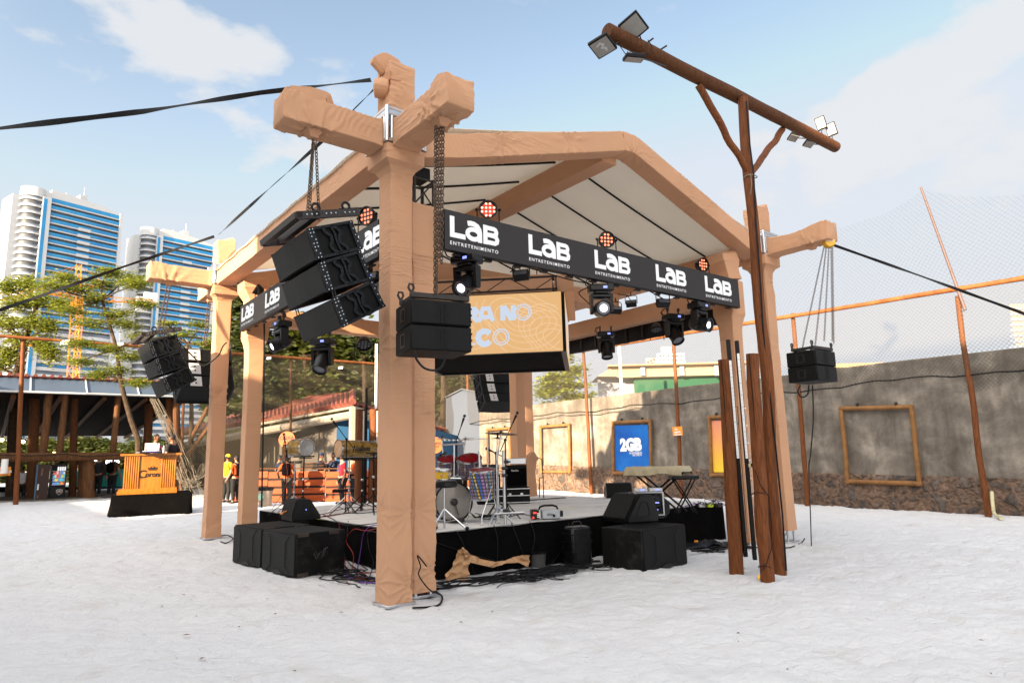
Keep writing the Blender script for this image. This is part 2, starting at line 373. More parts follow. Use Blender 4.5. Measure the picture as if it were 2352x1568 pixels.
def sand():
 m=mat('pale beach sand',(.5,.49,.48),.95,0,.06,.35,spec=.15)
 nt=m.node_tree;N=nt.nodes;L=nt.links;b=N['Principled BSDF']
 tc=N.new('ShaderNodeTexCoord')
 n=N.new('ShaderNodeTexNoise');n.inputs['Scale'].default_value=1.6;n.inputs['Detail'].default_value=8;n.inputs['Roughness'].default_value=.6;L.new(tc.outputs['Object'],n.inputs['Vector'])
 rr=N.new('ShaderNodeMapRange');rr.inputs['From Min'].default_value=.56;rr.inputs['From Max'].default_value=.75;L.new(n.outputs['Fac'],rr.inputs['Value'])
 mx=N.new('ShaderNodeMix');mx.data_type='RGBA';L.new(rr.outputs[0],mx.inputs[0]);mx.inputs[6].default_value=(.585,.58,.585,1);mx.inputs[7].default_value=(.50,.475,.45,1)
 sp=N.new('ShaderNodeTexNoise');sp.inputs['Scale'].default_value=260;sp.inputs['Detail'].default_value=2;L.new(tc.outputs['Object'],sp.inputs['Vector'])
 sr=N.new('ShaderNodeMapRange');sr.inputs['From Min'].default_value=.2;sr.inputs['From Max'].default_value=.8;sr.inputs['To Min'].default_value=.85;sr.inputs['To Max'].default_value=1.12;L.new(sp.outputs['Fac'],sr.inputs['Value'])
 mm=N.new('ShaderNodeMix');mm.data_type='RGBA';mm.blend_type='MULTIPLY';mm.inputs[0].default_value=1;L.new(mx.outputs[2],mm.inputs[6]);L.new(sr.outputs[0],mm.inputs[7])
 # tiny bits of litter and leaves
 vo=N.new('ShaderNodeTexVoronoi');vo.inputs['Scale'].default_value=3.2;vo.inputs['Randomness'].default_value=1;L.new(tc.outputs['Object'],vo.inputs['Vector'])
 lt=N.new('ShaderNodeMath');lt.operation='LESS_THAN';lt.inputs[1].default_value=.015;L.new(vo.outputs['Distance'],lt.inputs[0])
 m3=N.new('ShaderNodeMix');m3.data_type='RGBA';L.new(lt.outputs[0],m3.inputs[0]);L.new(mm.outputs[2],m3.inputs[6]);m3.inputs[7].default_value=(.22,.14,.10,1)
 L.new(m3.outputs[2],b.inputs['Base Color'])
 h1=N.new('ShaderNodeTexNoise');h1.inputs['Scale'].default_value=5.5;h1.inputs['Detail'].default_value=7;h1.inputs['Roughness'].default_value=.55;h1.inputs['Distortion'].default_value=.6
 mp=N.new('ShaderNodeMapping');mp.inputs['Rotation'].default_value=(0,0,.4);mp.inputs['Scale'].default_value=(1,1.5,1);L.new(tc.outputs['Object'],mp.inputs[0]);L.new(mp.outputs[0],h1.inputs['Vector'])
 b1=N.new('ShaderNodeBump');b1.inputs['Strength'].default_value=.8;b1.inputs['Distance'].default_value=.05;L.new(h1.outputs['Fac'],b1.inputs['Height'])
 h2=N.new('ShaderNodeTexNoise');h2.inputs['Scale'].default_value=34;h2.inputs['Detail'].default_value=3;L.new(tc.outputs['Object'],h2.inputs['Vector'])
 b2=N.new('ShaderNodeBump');b2.inputs['Strength'].default_value=.28;b2.inputs['Distance'].default_value=.02;L.new(h2.outputs['Fac'],b2.inputs['Height']);L.new(b1.outputs[0],b2.inputs['Normal']);L.new(b2.outputs[0],b.inputs['Normal'])
 return m
M['sand']=sand()

def leaf_mat(name,c1,c2):
 m=mat(name,c1,.55,0,.3,.9,col2=c2,spec=.3)
 nt=m.node_tree;N=nt.nodes;L=nt.links;b=N['Principled BSDF']
 tr=N.new('ShaderNodeBsdfTranslucent');tr.inputs['Color'].default_value=(c2[0]*1.6,c2[1]*1.6,c2[2]*.8,1);ms=N.new('ShaderNodeMixShader');ms.inputs[0].default_value=.25
 L.new(b.outputs[0],ms.inputs[1]);L.new(tr.outputs[0],ms.inputs[2]);L.new(ms.outputs[0],N['Material Output'].inputs[0])
 return m
M['leaf']=leaf_mat('light leaves',(.07,.10,.012),(.22,.24,.035))
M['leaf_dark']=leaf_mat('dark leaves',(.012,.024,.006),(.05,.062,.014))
M['leaf_mid']=leaf_mat('green leaves',(.018,.032,.006),(.075,.085,.014))
M['bark']=mat('bark',(.025,.017,.011),.85,0,.35,5,.6,18,col2=(.075,.05,.033),spec=.1)

def wall_mat():
 m=mat('stained render',(.17,.145,.12),.9,0,.2,1.1,spec=.08)
 nt=m.node_tree;N=nt.nodes;L=nt.links;b=N['Principled BSDF'];tc=N.new('ShaderNodeTexCoord')
 n=N.new('ShaderNodeTexNoise');n.inputs['Scale'].default_value=1.1;n.inputs['Detail'].default_value=10;n.inputs['Roughness'].default_value=.66;n.inputs['Distortion'].default_value=.3;L.new(tc.outputs['Object'],n.inputs['Vector'])
 cr=N.new('ShaderNodeValToRGB');e=cr.color_ramp.elements;e[0].position=.3;e[0].color=(.095,.08,.066,1);e[1].position=.72;e[1].color=(.34,.30,.25,1);q=cr.color_ramp.elements.new(.5);q.color=(.175,.15,.125,1)
 L.new(n.outputs['Fac'],cr.inputs[0])
 mp=N.new('ShaderNodeMapping');mp.inputs['Scale'].default_value=(3,3,.35);L.new(tc.outputs['Object'],mp.inputs[0])
 st=N.new('ShaderNodeTexNoise');st.inputs['Scale'].default_value=1.4;st.inputs['Detail'].default_value=6;L.new(mp.outputs[0],st.inputs['Vector'])
 sr=N.new('ShaderNodeMapRange');sr.inputs['From Min'].default_value=.35;sr.inputs['From Max'].default_value=.7;sr.inputs['To Min'].default_value=.82;sr.inputs['To Max'].default_value=1.15;L.new(st.outputs['Fac'],sr.inputs['Value'])
 mm=N.new('ShaderNodeMix');mm.data_type='RGBA';mm.blend_type='MULTIPLY';mm.inputs[0].default_value=1;L.new(cr.outputs[0],mm.inputs[6]);L.new(sr.outputs[0],mm.inputs[7])
 fl=N.new('ShaderNodeTexNoise');fl.inputs['Scale'].default_value=2.3;fl.inputs['Detail'].default_value=8;fl.inputs['Roughness'].default_value=.7
 mp2=N.new('ShaderNodeMapping');mp2.inputs['Location'].default_value=(7,3,1);L.new(tc.outputs['Object'],mp2.inputs[0]);L.new(mp2.outputs[0],fl.inputs['Vector'])
 fr=N.new('ShaderNodeMapRange');fr.inputs['From Min'].default_value=.7;fr.inputs['From Max'].default_value=.72;L.new(fl.outputs['Fac'],fr.inputs['Value'])
 m4=N.new('ShaderNodeMix');m4.data_type='RGBA';L.new(fr.outputs[0],m4.inputs[0]);L.new(mm.outputs[2],m4.inputs[6]);m4.inputs[7].default_value=(.30,.23,.16,1)
 L.new(m4.outputs[2],b.inputs['Base Color'])
 g=N.new('ShaderNodeTexNoise');g.inputs['Scale'].default_value=22;g.inputs['Detail'].default_value=8;L.new(tc.outputs['Object'],g.inputs['Vector'])
 bp=N.new('ShaderNodeBump');bp.inputs['Strength'].default_value=.5;bp.inputs['Distance'].default_value=.03;L.new(g.outputs['Fac'],bp.inputs['Height']);L.new(bp.outputs[0],b.inputs['Normal'])
 return m
M['wall']=wall_mat()
def stone_mat():
 m=mat('rubble footing',(.2,.15,.12),.9,0,.1,3,spec=.2)
 nt=m.node_tree;N=nt.nodes;L=nt.links;b=N['Principled BSDF'];tc=N.new('ShaderNodeTexCoord')
 ds=N.new('ShaderNodeTexNoise');ds.inputs['Scale'].default_value=2.5;ds.inputs['Detail'].default_value=5;L.new(tc.outputs['Object'],ds.inputs['Vector'])
 ad=N.new('ShaderNodeMix');ad.data_type='RGBA';ad.blend_type='LINEAR_LIGHT';ad.inputs[0].default_value=.35;L.new(tc.outputs['Object'],ad.inputs[6]);L.new(ds.outputs['Color'],ad.inputs[7])
 v=N.new('ShaderNodeTexVoronoi');v.inputs['Scale'].default_value=2.6;L.new(ad.outputs[2],v.inputs['Vector'])
 v2=N.new('ShaderNodeTexVoronoi');v2.inputs['Scale'].default_value=2.6;v2.feature='DISTANCE_TO_EDGE';L.new(ad.outputs[2],v2.inputs['Vector'])
 sc=N.new('ShaderNodeSeparateColor');L.new(v.outputs['Color'],sc.inputs[0])
 cr=N.new('ShaderNodeValToRGB');e=cr.color_ramp.elements;e[0].color=(.055,.046,.042,1);e[1].color=(.17,.11,.08,1);q=e.new(.5);q.color=(.10,.08,.068,1);L.new(sc.outputs[0],cr.inputs[0])
 n=N.new('ShaderNodeTexNoise');n.inputs['Scale'].default_value=9;n.inputs['Detail'].default_value=8;L.new(tc.outputs['Object'],n.inputs['Vector'])
 mr=N.new('ShaderNodeMapRange');mr.inputs['From Min'].default_value=.02;mr.inputs['From Max'].default_value=.22;L.new(v2.outputs['Distance'],mr.inputs['Value'])
 mx=N.new('ShaderNodeMix');mx.data_type='RGBA';L.new(mr.outputs[0],mx.inputs[0]);mx.inputs[6].default_value=(.15,.095,.065,1);L.new(cr.outputs[0],mx.inputs[7])
 sr=N.new('ShaderNodeMapRange');sr.inputs['From Min'].default_value=.3;sr.inputs['From Max'].default_value=.7;sr.inputs['To Min'].default_value=.6;sr.inputs['To Max'].default_value=1.4;L.new(n.outputs['Fac'],sr.inputs['Value'])
 mm=N.new('ShaderNodeMix');mm.data_type='RGBA';mm.blend_type='MULTIPLY';mm.inputs[0].default_value=1;L.new(mx.outputs[2],mm.inputs[6]);L.new(sr.outputs[0],mm.inputs[7]);L.new(mm.outputs[2],b.inputs['Base Color'])
 hh=N.new('ShaderNodeMath');hh.operation='MULTIPLY_ADD';L.new(n.outputs['Fac'],hh.inputs[0]);hh.inputs[1].default_value=.3;L.new(mr.outputs[0],hh.inputs[2])
 bp=N.new('ShaderNodeBump');bp.inputs['Strength'].default_value=.9;bp.inputs['Distance'].default_value=.06;L.new(hh.outputs[0],bp.inputs['Height']);L.new(bp.outputs[0],b.inputs['Normal'])
 return m
M['stone']=stone_mat()

def led_mat(name,base,strength,stripes=(0,0,260),var=.06):
 m=bpy.data.materials.new(name);m.use_nodes=True;nt=m.node_tree;N=nt.nodes;L=nt.links;b=N['Principled BSDF']
 b.inputs['Base Color'].default_value=(.006,.006,.0065,1);b.inputs['Roughness'].default_value=.6;b.inputs['Specular IOR Level'].default_value=.08
 tc=N.new('ShaderNodeTexCoord');w=N.new('ShaderNodeTexWave');w.wave_type='BANDS';w.bands_direction='Z';w.inputs['Scale'].default_value=22;L.new(tc.outputs['Object'],w.inputs['Vector'])
 mr=N.new('ShaderNodeMapRange');mr.inputs['To Min'].default_value=strength*.82;mr.inputs['To Max'].default_value=strength*1.12;L.new(w.outputs['Fac'],mr.inputs['Value'])
 b.inputs['Emission Color'].default_value=(*base,1);L.new(mr.outputs[0],b.inputs['Emission Strength'])
 return m
M['led_dark']=led_mat('led panel dark',(.05,.046,.047),.2)
M['led_white']=led_mat('led white',(1,1,1),.23)
M['led_tan']=led_mat('led amber picture',(.84,.50,.22),.225)
M['led_tan2']=led_mat('led amber curves',(.90,.60,.34),.235)
M['led_blue']=led_mat('led pale blue letters',(.58,.66,.78),.25)
M['lens_white']=mat('lit lens',(.8,.8,.9),.1,0,0,emit=(.95,.96,1),estr=2)
M['lens_glass']=mat('lens glass',(.12,.13,.16),.08,0,0,spec=.8)
M['lamp_red']=mat('red diode',(1,.2,.1),.3,0,0,emit=(1,.10,.03),estr=1.3)
M['lamp_hot']=mat('hot diode',(1,.7,.5),.3,0,0,emit=(1,.22,.14),estr=.8)
M['lamp_orange']=mat('orange diode',(1,.4,.2),.3,0,0,emit=(1,.13,.06),estr=.6)
M['lamp_redface']=mat('red lit lamp face',(.3,.02,.01),.4,0,0,emit=(.9,.02,.008),estr=.22)
M['bulb']=mat('glowing bulb',(1,.8,.5),.3,0,0,emit=(1,.55,.2),estr=6)
M['display_blue']=mat('blue display',(.1,.1,.4),.3,0,0,emit=(.2,.25,.9),estr=.5)
M['display_red']=mat('red display',(.4,.02,.02),.3,0,0,emit=(1,.05,.03),estr=.6)
M['display_green']=mat('green display',(.02,.4,.1),.3,0,0,emit=(.05,.8,.3),estr=.5)
# ---------------------------------------------------------------- the sand: one sheet out to the horizon
def vnoise(x,y,seed):
 rs=np.random.RandomState(seed);T=rs.rand(256,256)
 xi=np.floor(x).astype(int);yi=np.floor(y).astype(int);fx=x-xi;fy=y-yi
 fx=fx*fx*(3-2*fx);fy=fy*fy*(3-2*fy)
 a=T[xi % 256,yi % 256];b=T[(xi+1) % 256,yi % 256];c=T[xi % 256,(yi+1) % 256];d=T[(xi+1) % 256,(yi+1) % 256]
 return (a*(1-fx)+b*fx)*(1-fy)+(c*(1-fx)+d*fx)*fy
def make_sand():
 near_x=np.arange(-9,16.6,.075);near_y=np.arange(-9,14,.075)
 def ext(a,lo,hi):
  l=[];s=.15;p=a[0]
  while p>lo:p -= s;s *= 1.12;l.append(p)
  r=[];s=.15;p=a[-1]
  while p<hi:p+=s;s *= 1.12;r.append(p)
  return np.concatenate([l[::-1],a,r])
 X=ext(near_x,-2500,2500);Y=ext(near_y,-2500,2500)
 gx,gy=np.meshgrid(X,Y,indexing='ij')
 z=.013*np.clip(gy,-30,45)-.012*np.clip(gx,-30,40)
 fade=np.clip(1-(np.hypot(gx-3,gy-2)-16)/25,0,1)
 b=(vnoise(gx*.7,gy*.7,1)-.5)*.05+(vnoise(gx*2.3,gy*2.3,2)-.5)*.04
 r=vnoise(gx*5.5+40,gy*6.5,3);r=1-np.abs(r*2-1);b+=(r-.5)*.032
 r=vnoise(gx*9.5+10,gy*9.5+7,4);b+=(r-.5)*.018
 z=z+b*fade
 n0,n1=gx.shape
 V=np.stack([gx,gy,z],-1).reshape(-1,3)
 i=np.arange((n0-1)*n1).reshape(n0-1,n1)[:,:-1].ravel()
 F=np.stack([i,i+n1,i+n1+1,i+1],1)
 o=np_mesh('sand_ground',V,F,M['sand'],None,80)
 tag(o,kind='structure')
make_sand()

# ---------------------------------------------------------------- perimeter wall
WX=17.0;WTOP=4.05;WMID=None
def make_wall():
 t=thing('perimeter_wall','long stained grey rendered wall with rough stone footing behind the stage','wall',(WX,8,0))
 # render: subdivided so its face is not perfectly flat
 ys=np.arange(-9,34.01,.25);zf=lambda y:.76+.024*y
 V=[];F=[]
 for side,xo in ((0,0),(1,.3)):
  for y in ys:
   for k in range(9):
    z0=zf(y);z=z0+(WTOP-z0)*k/8+(math.sin(y*.9)*.015 if k==8 else 0)
    w=.02*mnoise.noise(Vector((y*.7,z*.8,3))) if side==0 else 0
    V.append((WX+xo+w,y,z))
 n=len(ys)
 for s in (0,1):
  for i in range(n-1):
   for k in range(8):
    a=s*n*9+i*9+k;F.append((a,a+9,a+10,a+1))
 for i in range(n-1):
  a=i*9+8;F.append((a,a+9,a+9+n*9,a+n*9))
 np_mesh('render',np.array(V),np.array(F),M['wall'],t,80)
 V=[];F=[]
 ys2=np.arange(-9,34.01,.12);K=12
 for y in ys2:
  for k in range(K+1):
   z0=gh(17,y)-.3;z1=zf(y);z=z0+(z1-z0)*k/K
   c=mnoise.cell(Vector((0,0,0))) if 0 else 0
   w=.09+.07*mnoise.noise(Vector((y*2.6,z*2.6,9)))+.03*mnoise.noise(Vector((y*7,z*7,2)))
   if k==K:w=.05
   V.append((WX-w,y,z))
 m=len(ys2)
 for i in range(m-1):
  for k in range(K):
   a=i*(K+1)+k;F.append((a,a+K+1,a+K+2,a+1))
 base=len(V)
 for y in ys2:V.append((WX+.1,y,zf(y)+.004))
 for i in range(m-1):F.append((i*(K+1)+K,(i+1)*(K+1)+K,base+i+1,base+i))
 np_mesh('stone_footing',np.array(V),np.array(F),M['stone'],t,60)
make_wall()

def net_mat(name,cell,w,col,dens=1.0,skew=1.0):
 m=bpy.data.materials.new(name);m.use_nodes=True;nt=m.node_tree;N=nt.nodes;L=nt.links
 b=N['Principled BSDF'];b.inputs['Base Color'].default_value=(*col,1);b.inputs['Roughness'].default_value=.8
 uv=N.new('ShaderNodeUVMap');sp=N.new('ShaderNodeSeparateXYZ');L.new(uv.outputs[0],sp.inputs[0])
 outs=[]
 for sgn in (1,-1):
  ma=N.new('ShaderNodeMath');ma.operation='MULTIPLY_ADD';L.new(sp.outputs['Y'],ma.inputs[0]);ma.inputs[1].default_value=sgn*skew;L.new(sp.outputs['X'],ma.inputs[2])
  dv=N.new('ShaderNodeMath');dv.operation='DIVIDE';L.new(ma.outputs[0],dv.inputs[0]);dv.inputs[1].default_value=cell
  fr=N.new('ShaderNodeMath');fr.operation='FRACT';L.new(dv.outputs[0],fr.inputs[0])
  lt=N.new('ShaderNodeMath');lt.operation='LESS_THAN';L.new(fr.outputs[0],lt.inputs[0]);lt.inputs[1].default_value=w/cell;outs.append(lt.outputs[0])
 mx=N.new('ShaderNodeMath');mx.operation='MAXIMUM';L.new(outs[0],mx.inputs[0]);L.new(outs[1],mx.inputs[1])
 tr=N.new('ShaderNodeBsdfTransparent');ms=N.new('ShaderNodeMixShader');L.new(mx.outputs[0],ms.inputs[0]);L.new(tr.outputs[0],ms.inputs[1]);L.new(b.outputs[0],ms.inputs[2])
 L.new(ms.outputs[0],N['Material Output'].inputs[0])
 return m
M['net']=net_mat('cord net',.11,.011,(.085,.07,.05))
M['net_fine']=net_mat('fine cord net',.13,.006,(.04,.045,.055))
M['net_back']=net_mat('cord net behind the bar',.11,.017,(.10,.08,.05),skew=1.4)
def net(name,bot,top,matl,nu=24,nv=6,sag=.0,parent=None,bulge=None):
 # a sheet between two polylines, with uv in metres
 def at(pl,t):
  L=[0]
  for a,b in zip(pl[:-1],pl[1:]):L.append(L[-1]+(Vector(b)-Vector(a)).length)
  d=t*L[-1]
  for i in range(len(pl)-1):
   if d <= L[i+1] or i==len(pl)-2:
    f=(d-L[i])/max(1e-6,L[i+1]-L[i]);return Vector(pl[i]).lerp(Vector(pl[i+1]),f),d
 V=[];UV=[]
 for i in range(nu+1):
  b,db=at(bot,i/nu);t,dt=at(top,i/nu)
  for j in range(nv+1):
   p=b.lerp(t,j/nv)
   if bulge:p+=Vector(bulge)*math.sin(PI*j/nv)*(.5+mnoise.noise(p*.5))
   V.append(p);UV.append((db*(1-j/nv)+dt*j/nv if abs(db-dt)>.3 else (p.x+p.y),p.z))
 F=[(i*(nv+1)+j,(i+1)*(nv+1)+j,(i+1)*(nv+1)+j+1,i*(nv+1)+j+1) for i in range(nu) for j in range(nv)]
 o=np_mesh(name,np.array([tuple(v) for v in V]),np.array(F),matl,parent,80)
 uvl=o.data.uv_layers.new(name='UVMap');arr=[]
 for l in o.data.loops:arr+=UV[l.vertex_index]
 uvl.data.foreach_set('uv',arr)
 return o

def log(mb,a,b,r0,r1=None,n=12,seg=10,wob=.01,seed=0):
 a=Vector(a);b=Vector(b);r1=r0 if r1 is None else r1;pts=[];rr=[]
 for i in range(seg+1):
  t=i/seg;p=a.lerp(b,t);k=seed*7.3
  p+=Vector((mnoise.noise(Vector((t*4+k,1,2))),mnoise.noise(Vector((t*4+k,5,2))),0))*wob
  pts.append(p);rr.append((r0*(1-t)+r1*t)*(1+.05*mnoise.noise(Vector((t*9+k,8,1)))))
 return mb.tube(pts,rr,n)
# netting fence along the wall
def wall_fence():
 f=thing('netting_fence','tall cord net on log posts and a rail along the grey wall','netting',(16.6,6,0))
 px=[(2270,1187,2200,690),(1358,1131,1341,808),(1562,1110,1547,770),(1075,1080,1073,830),(1853,1150,1822,728)]
 RX=16.62
 for i,(x0,y0,x1,y1) in enumerate(px):
  top=XP(x1,y1,RX);base=Vector((RX+.02,XP(x0,y0,RX).y,0));base.z=gh(base.x,base.y)-.3
  mb=MB();log(mb,base,(RX,top.y,top.z+.12),.078,.066,seed=i+1,wob=.04);mb.build('post',M['wood'],f)
 ys=[-9,-2.2,-.7,4.05,8.85,13.7,23.4];zs=[5.6,5.70,5.74,5.86,6.0,6.08,6.3]
 for i in range(len(ys)-1):
  mb=MB();log(mb,(RX-.13,ys[i]-.2,zs[i]),(RX-.13,ys[i+1]+.2,zs[i+1]),.068,.062,seed=20+i,wob=.05);mb.build('rail',M['wood_h'],f)
 net('lower_net',[(RX-.05,y,3.42) for y in ys],[(RX-.13,y,z-.05) for y,z in zip(ys,zs)],M['net'],50,6,parent=f,bulge=(-.06,0,0))
 # pale pole that carries the high net
 a=XP(2115,430,RX-.1);b=XP(2217,712,RX-.2)
 mb=MB();mb.tube([b,a.lerp(b,.5),a],[.042,.036,.03],10);mb.build('steel_pole',mat('brown tube',(.10,.06,.055),.5,0,.1,3),f)
 tops=[XP(1760,545,RX-.1),XP(1880,530,RX-.1),XP(1940,520,RX-.1),XP(2030,492,RX-.1),XP(2090,458,RX-.1),XP(2118,436,RX-.1),XP(2170,446,RX-.1),XP(2240,453,RX-.1),XP(2352,447,RX-.1),XP(2500,400,RX-.1)]
 net('high_net',[(RX-.15,p.y,5.72+.015*p.y) for p in tops],tops,M['net_fine'],40,8,parent=f,bulge=(-.25,0,0))
 # loose net hanging down the wall
 d0=XP(2215,830,RX+.1).y;d1=XP(2352,815,RX+.1).y
 net('loose_net',[XP(2215,905,16.85),XP(2270,895,16.85),XP(2352,862,16.85),XP(2420,850,16.85)],[XP(2213,848,16.9),XP(2270,842,16.9),XP(2352,826,16.9),XP(2420,818,16.9)],M['net'],12,4,parent=f)
 mb=MB();pts=[(RX-.02,y,3.46+.05*math.sin(y*1.3)+.03*math.sin(y*4.1)) for y in np.arange(-8.8,23,.5)]
 mb.tube(pts,.022,6);mb.build('hem_rope',M['cable'],f)
wall_fence()
def back_fence():
 f=thing('netting_fence','cord net on log posts running from the restaurant to the hut','netting',(6,23.4,0))
 FY=23.4
 for i,(x0,x1,y1,r) in enumerate([(38,54,778,.085),(665,669,822,.06),(415,425,803,.06),(-60,-40,770,.08)]):
  top=YP(x1,y1,FY);b=YP(x0,1150,FY);b.z=gh(b.x,b.y)-.3
  mb=MB();log(mb,b,top,r,r*.85,seed=40+i,wob=.03);mb.build('post',M['wood'] if i in (0,3) else M['wood_dark'],f)
 xs=[-7,-3,.6,4.3,8,11.5,16.4]
 for i in range(6):
  mb=MB();log(mb,(xs[i]-.1,FY-.12,6.42-.01*i),(xs[i+1]+.1,FY-.12,6.41-.01*i),.065,.06,seed=60+i,wob=.05);mb.build('rail',M['wood_h'],f)
 net('back_net',[(2.6,FY,.35),(16.6,FY,.1)],[(2.6,FY-.1,6.35),(16.6,FY-.1,6.3)],M['net_back'],30,8,parent=f,bulge=(0,-.2,0))
 # small floodlights on this rail
 fl=None
 for i,(x,y) in enumerate([(150,787),(275,793),(618,823),(783,845)]):
  p=YP(x,y,FY-.25)
  t=thing('rail_floodlight',['flat floodlight on the log rail above the restaurant eave','flat floodlight on the log rail close to the hanging loudspeakers','small floodlight on the rail in front of the dark tree','small floodlight on the rail close to the thick wrapped post'][i],'floodlight',p,YAW-PI/2,'floodlights on the net rail')
  m=TR(p,YAW-PI/2-.1,0,-.3);w=.42 if i<2 else .26;h=.24 if i<2 else .17
  mb=MB();mb.box(p,(w,.06,h),m.to_3x3(),.01);mb.build('housing',M['black'],t)
  mb=MB();mb.box(m @ Vector((0,-.034,0)),(w*.84,.008,h*.8),m.to_3x3());mb.build('lens',M['lightgrey'],t)
back_fence()
def gathered_net():
 FY=23.1
 t=thing('gathered_net','grey cord net gathered into a sagging bundle in front of the hut','netting',YP(430,1100,FY))
 rng=random.Random(5)
 mb=MB()
 for k in range(34):
  o=rng.uniform(-1,1)
  P=[(355+o*12,915),(385+o*16,975),(408+o*17,1030),(425+o*30,1080),(440+o*26,1120),(450+o*30,1150+rng.uniform(-8,6))]
  if k % 3==0:P=[(470+o*14,1065),(462+o*10,1090),(438+o*10,1108),(415+o*14,1098),(400+o*12,1060),(392+o*8,1020)]
  if k % 3==1:P=P[:5]+[(470+o*30,1100+o*20)]
  pts=[]
  for i in range(len(P)-1):
   for s in range(4):
    f=s/4;q=YP(P[i][0]*(1-f)+P[i+1][0]*f+rng.uniform(-2,2),P[i][1]*(1-f)+P[i+1][1]*f+rng.uniform(-2,2),FY+.25*math.sin(k*1.7+i));pts.append(q)
  mb.tube(pts,.008,4)
 mb.build('net_bundle',M['rope'],t)
gathered_net()

# ---------------------------------------------------------------- frames and posters on the wall
def wall_frame(px,label,mat_=None,poster=None,group=None,name='pole_border',cat='pole frame'):
 X0=16.86
 P=[XP(x,y,X0) for x,y in px]                   # tl, tr, br, bl
 t=thing(name,label,cat,P[3],0,group)
 r=.07
 for i in range(4):
  a,b=P[i],P[(i+1) % 4];d=(b-a).normalized()
  mb=MB();log(mb,a-d*.06,b+d*.06,r,r*.95,10,6,.015,seed=i+len(label));mb.build('pole',M['bamboo'],t)
 for f in (.25,.8):mb=MB();q=P[0].lerp(P[1],f);mb.box(q+Vector((0,0,.1)),(.1,.06,.1),None,.01);mb.build('hook',M['steel_dark'],t)
 return t,P
wall_frame([(1932,938),(2093,934),(2112,1110),(1947,1105)],'large empty square pole frame on the shaded grey wall',group='pole frames on the wall')
wall_frame([(1242,980),(1307,975),(1309,1083),(1243,1083)],'empty upright pole frame on the sunlit pale wall',group='pole frames on the wall')
wall_frame([(1119,987),(1170,983),(1172,1078),(1121,1078)],'empty pole frame on the wall behind the cymbals',group='pole frames on the wall')
wall_frame([(1408,970),(1493,966),(1496,1086),(1409,1086)],'pole frame around the blue poster',group='pole frames on the wall')
wall_frame([(1629,958),(1700,955),(1704,1090),(1634,1090)],'pole frame around the orange and yellow poster',group='pole frames on the wall')
def grad_mat(name,stops,axis='Z',z0=1.6,z1=4,mottled=0):
 m=bpy.data.materials.new(name);m.use_nodes=True;nt=m.node_tree;N=nt.nodes;L=nt.links;b=N['Principled BSDF'];b.inputs['Roughness'].default_value=.4
 g=N.new('ShaderNodeNewGeometry');s=N.new('ShaderNodeSeparateXYZ');L.new(g.outputs['Position'],s.inputs[0])
 mr=N.new('ShaderNodeMapRange');mr.inputs['From Min'].default_value=z0;mr.inputs['From Max'].default_value=z1;L.new(s.outputs[axis],mr.inputs['Value'])
 cr=N.new('ShaderNodeValToRGB');e=cr.color_ramp.elements;e[0].position=0;e[0].color=(*stops[0],1);e[1].position=1;e[1].color=(*stops[-1],1)
 for i,c in enumerate(stops[1:-1]):q=e.new((i+1)/(len(stops)-1));q.color=(*c,1)
 L.new(mr.outputs[0],cr.inputs[0]);L.new(cr.outputs[0],b.inputs['Base Color'])
 return m
def posters():
 X0=16.9
 P=[XP(x,y,X0) for x,y in ((1412,977),(1488,975),(1492,1083),(1413,1083))]
 t=thing('blue_poster','blue sponsor poster with white 2GB lettering on the wall','poster',P[3])
 MB().prism(P,(.02,0,0)).build('sheet',mat('blue print',(.008,.07,.34),.35,0,.25,.9,col2=(.01,.16,.50)),t)
 u=(P[1]-P[0]).normalized();u=Vector((0,-1,0));v=Vector((0,0,1));o=XP(1425,1034,X0-.012)
 S=(P[0]-P[1]).length/75.0
 mb=MB();m4=Matrix(((0,0,-1,o.x),(-1,0,0,o.y),(0,1,0,o.z),(0,0,0,1)))
 text_mb(mb,'2GB',XP(1425,1034,X0-.012),(0,-1,0),(0,0,1),19*S,.006,.07,width=49*S)
 mb.build('logo',M['signwhite'],t)
 mb=MB()
 text_mb(mb,'ENTRETENIMENTO',XP(1446,1037.5+4.5,X0-.012),(0,-1,0),(0,0,1),3.0*S,.003,.02,width=28*S)
 text_mb(mb,'QUE CONECTA.',XP(1453,1042+4.5,X0-.012),(0,-1,0),(0,0,1),3.0*S,.003,.02,width=21*S)
 mb.build('lettering',M['signwhite'],t)
 P=[XP(x,y,X0) for x,y in ((1634,966),(1698,963),(1701,1084),(1638,1084))]
 t=thing('yellow_poster','poster fading from salmon to yellow behind the log posts','poster',P[3])
 MB().prism(P,(.02,0,0)).build('sheet',grad_mat('sunset print',[(.72,.50,.02),(.72,.38,.05),(.68,.28,.10),(.62,.22,.13)],z0=P[3].z,z1=P[0].z),t)
 mb=MB()
 for (x,y) in ((1655,995),(1657,1020)):q=XP(x,y,X0-.012);mb.box(q+Vector((0,-.35,-.15)),(.006,.55,.32))
 mb.build('print_block',M['signwhite'],t)
 # small orange board tied to a fence post
 X1=16.45;P=[XP(x,y,X1) for x,y in ((1544,980),(1566,978.5),(1568,999),(1545.5,1000.5))]
 t=thing('orange_sign','small square orange board tied to a log post by the wall','sign',P[3])
 MB().prism(P,(.02,0,0)).build('board',M['orange_sign'],t)
 mb=MB();k=(P[0]-P[1]).length/22
 for i,s in enumerate(('Seu','pagode','favorito')):
  text_mb(mb,s,P[0]+Vector((-.01,-(6 if i==0 else 5)*k,-(6.0+5*i)*k)),(0,-1,0),(0,0,1),3.4*k,.003,.03)
 mb.build('lettering',M['signwhite'],t)
posters()
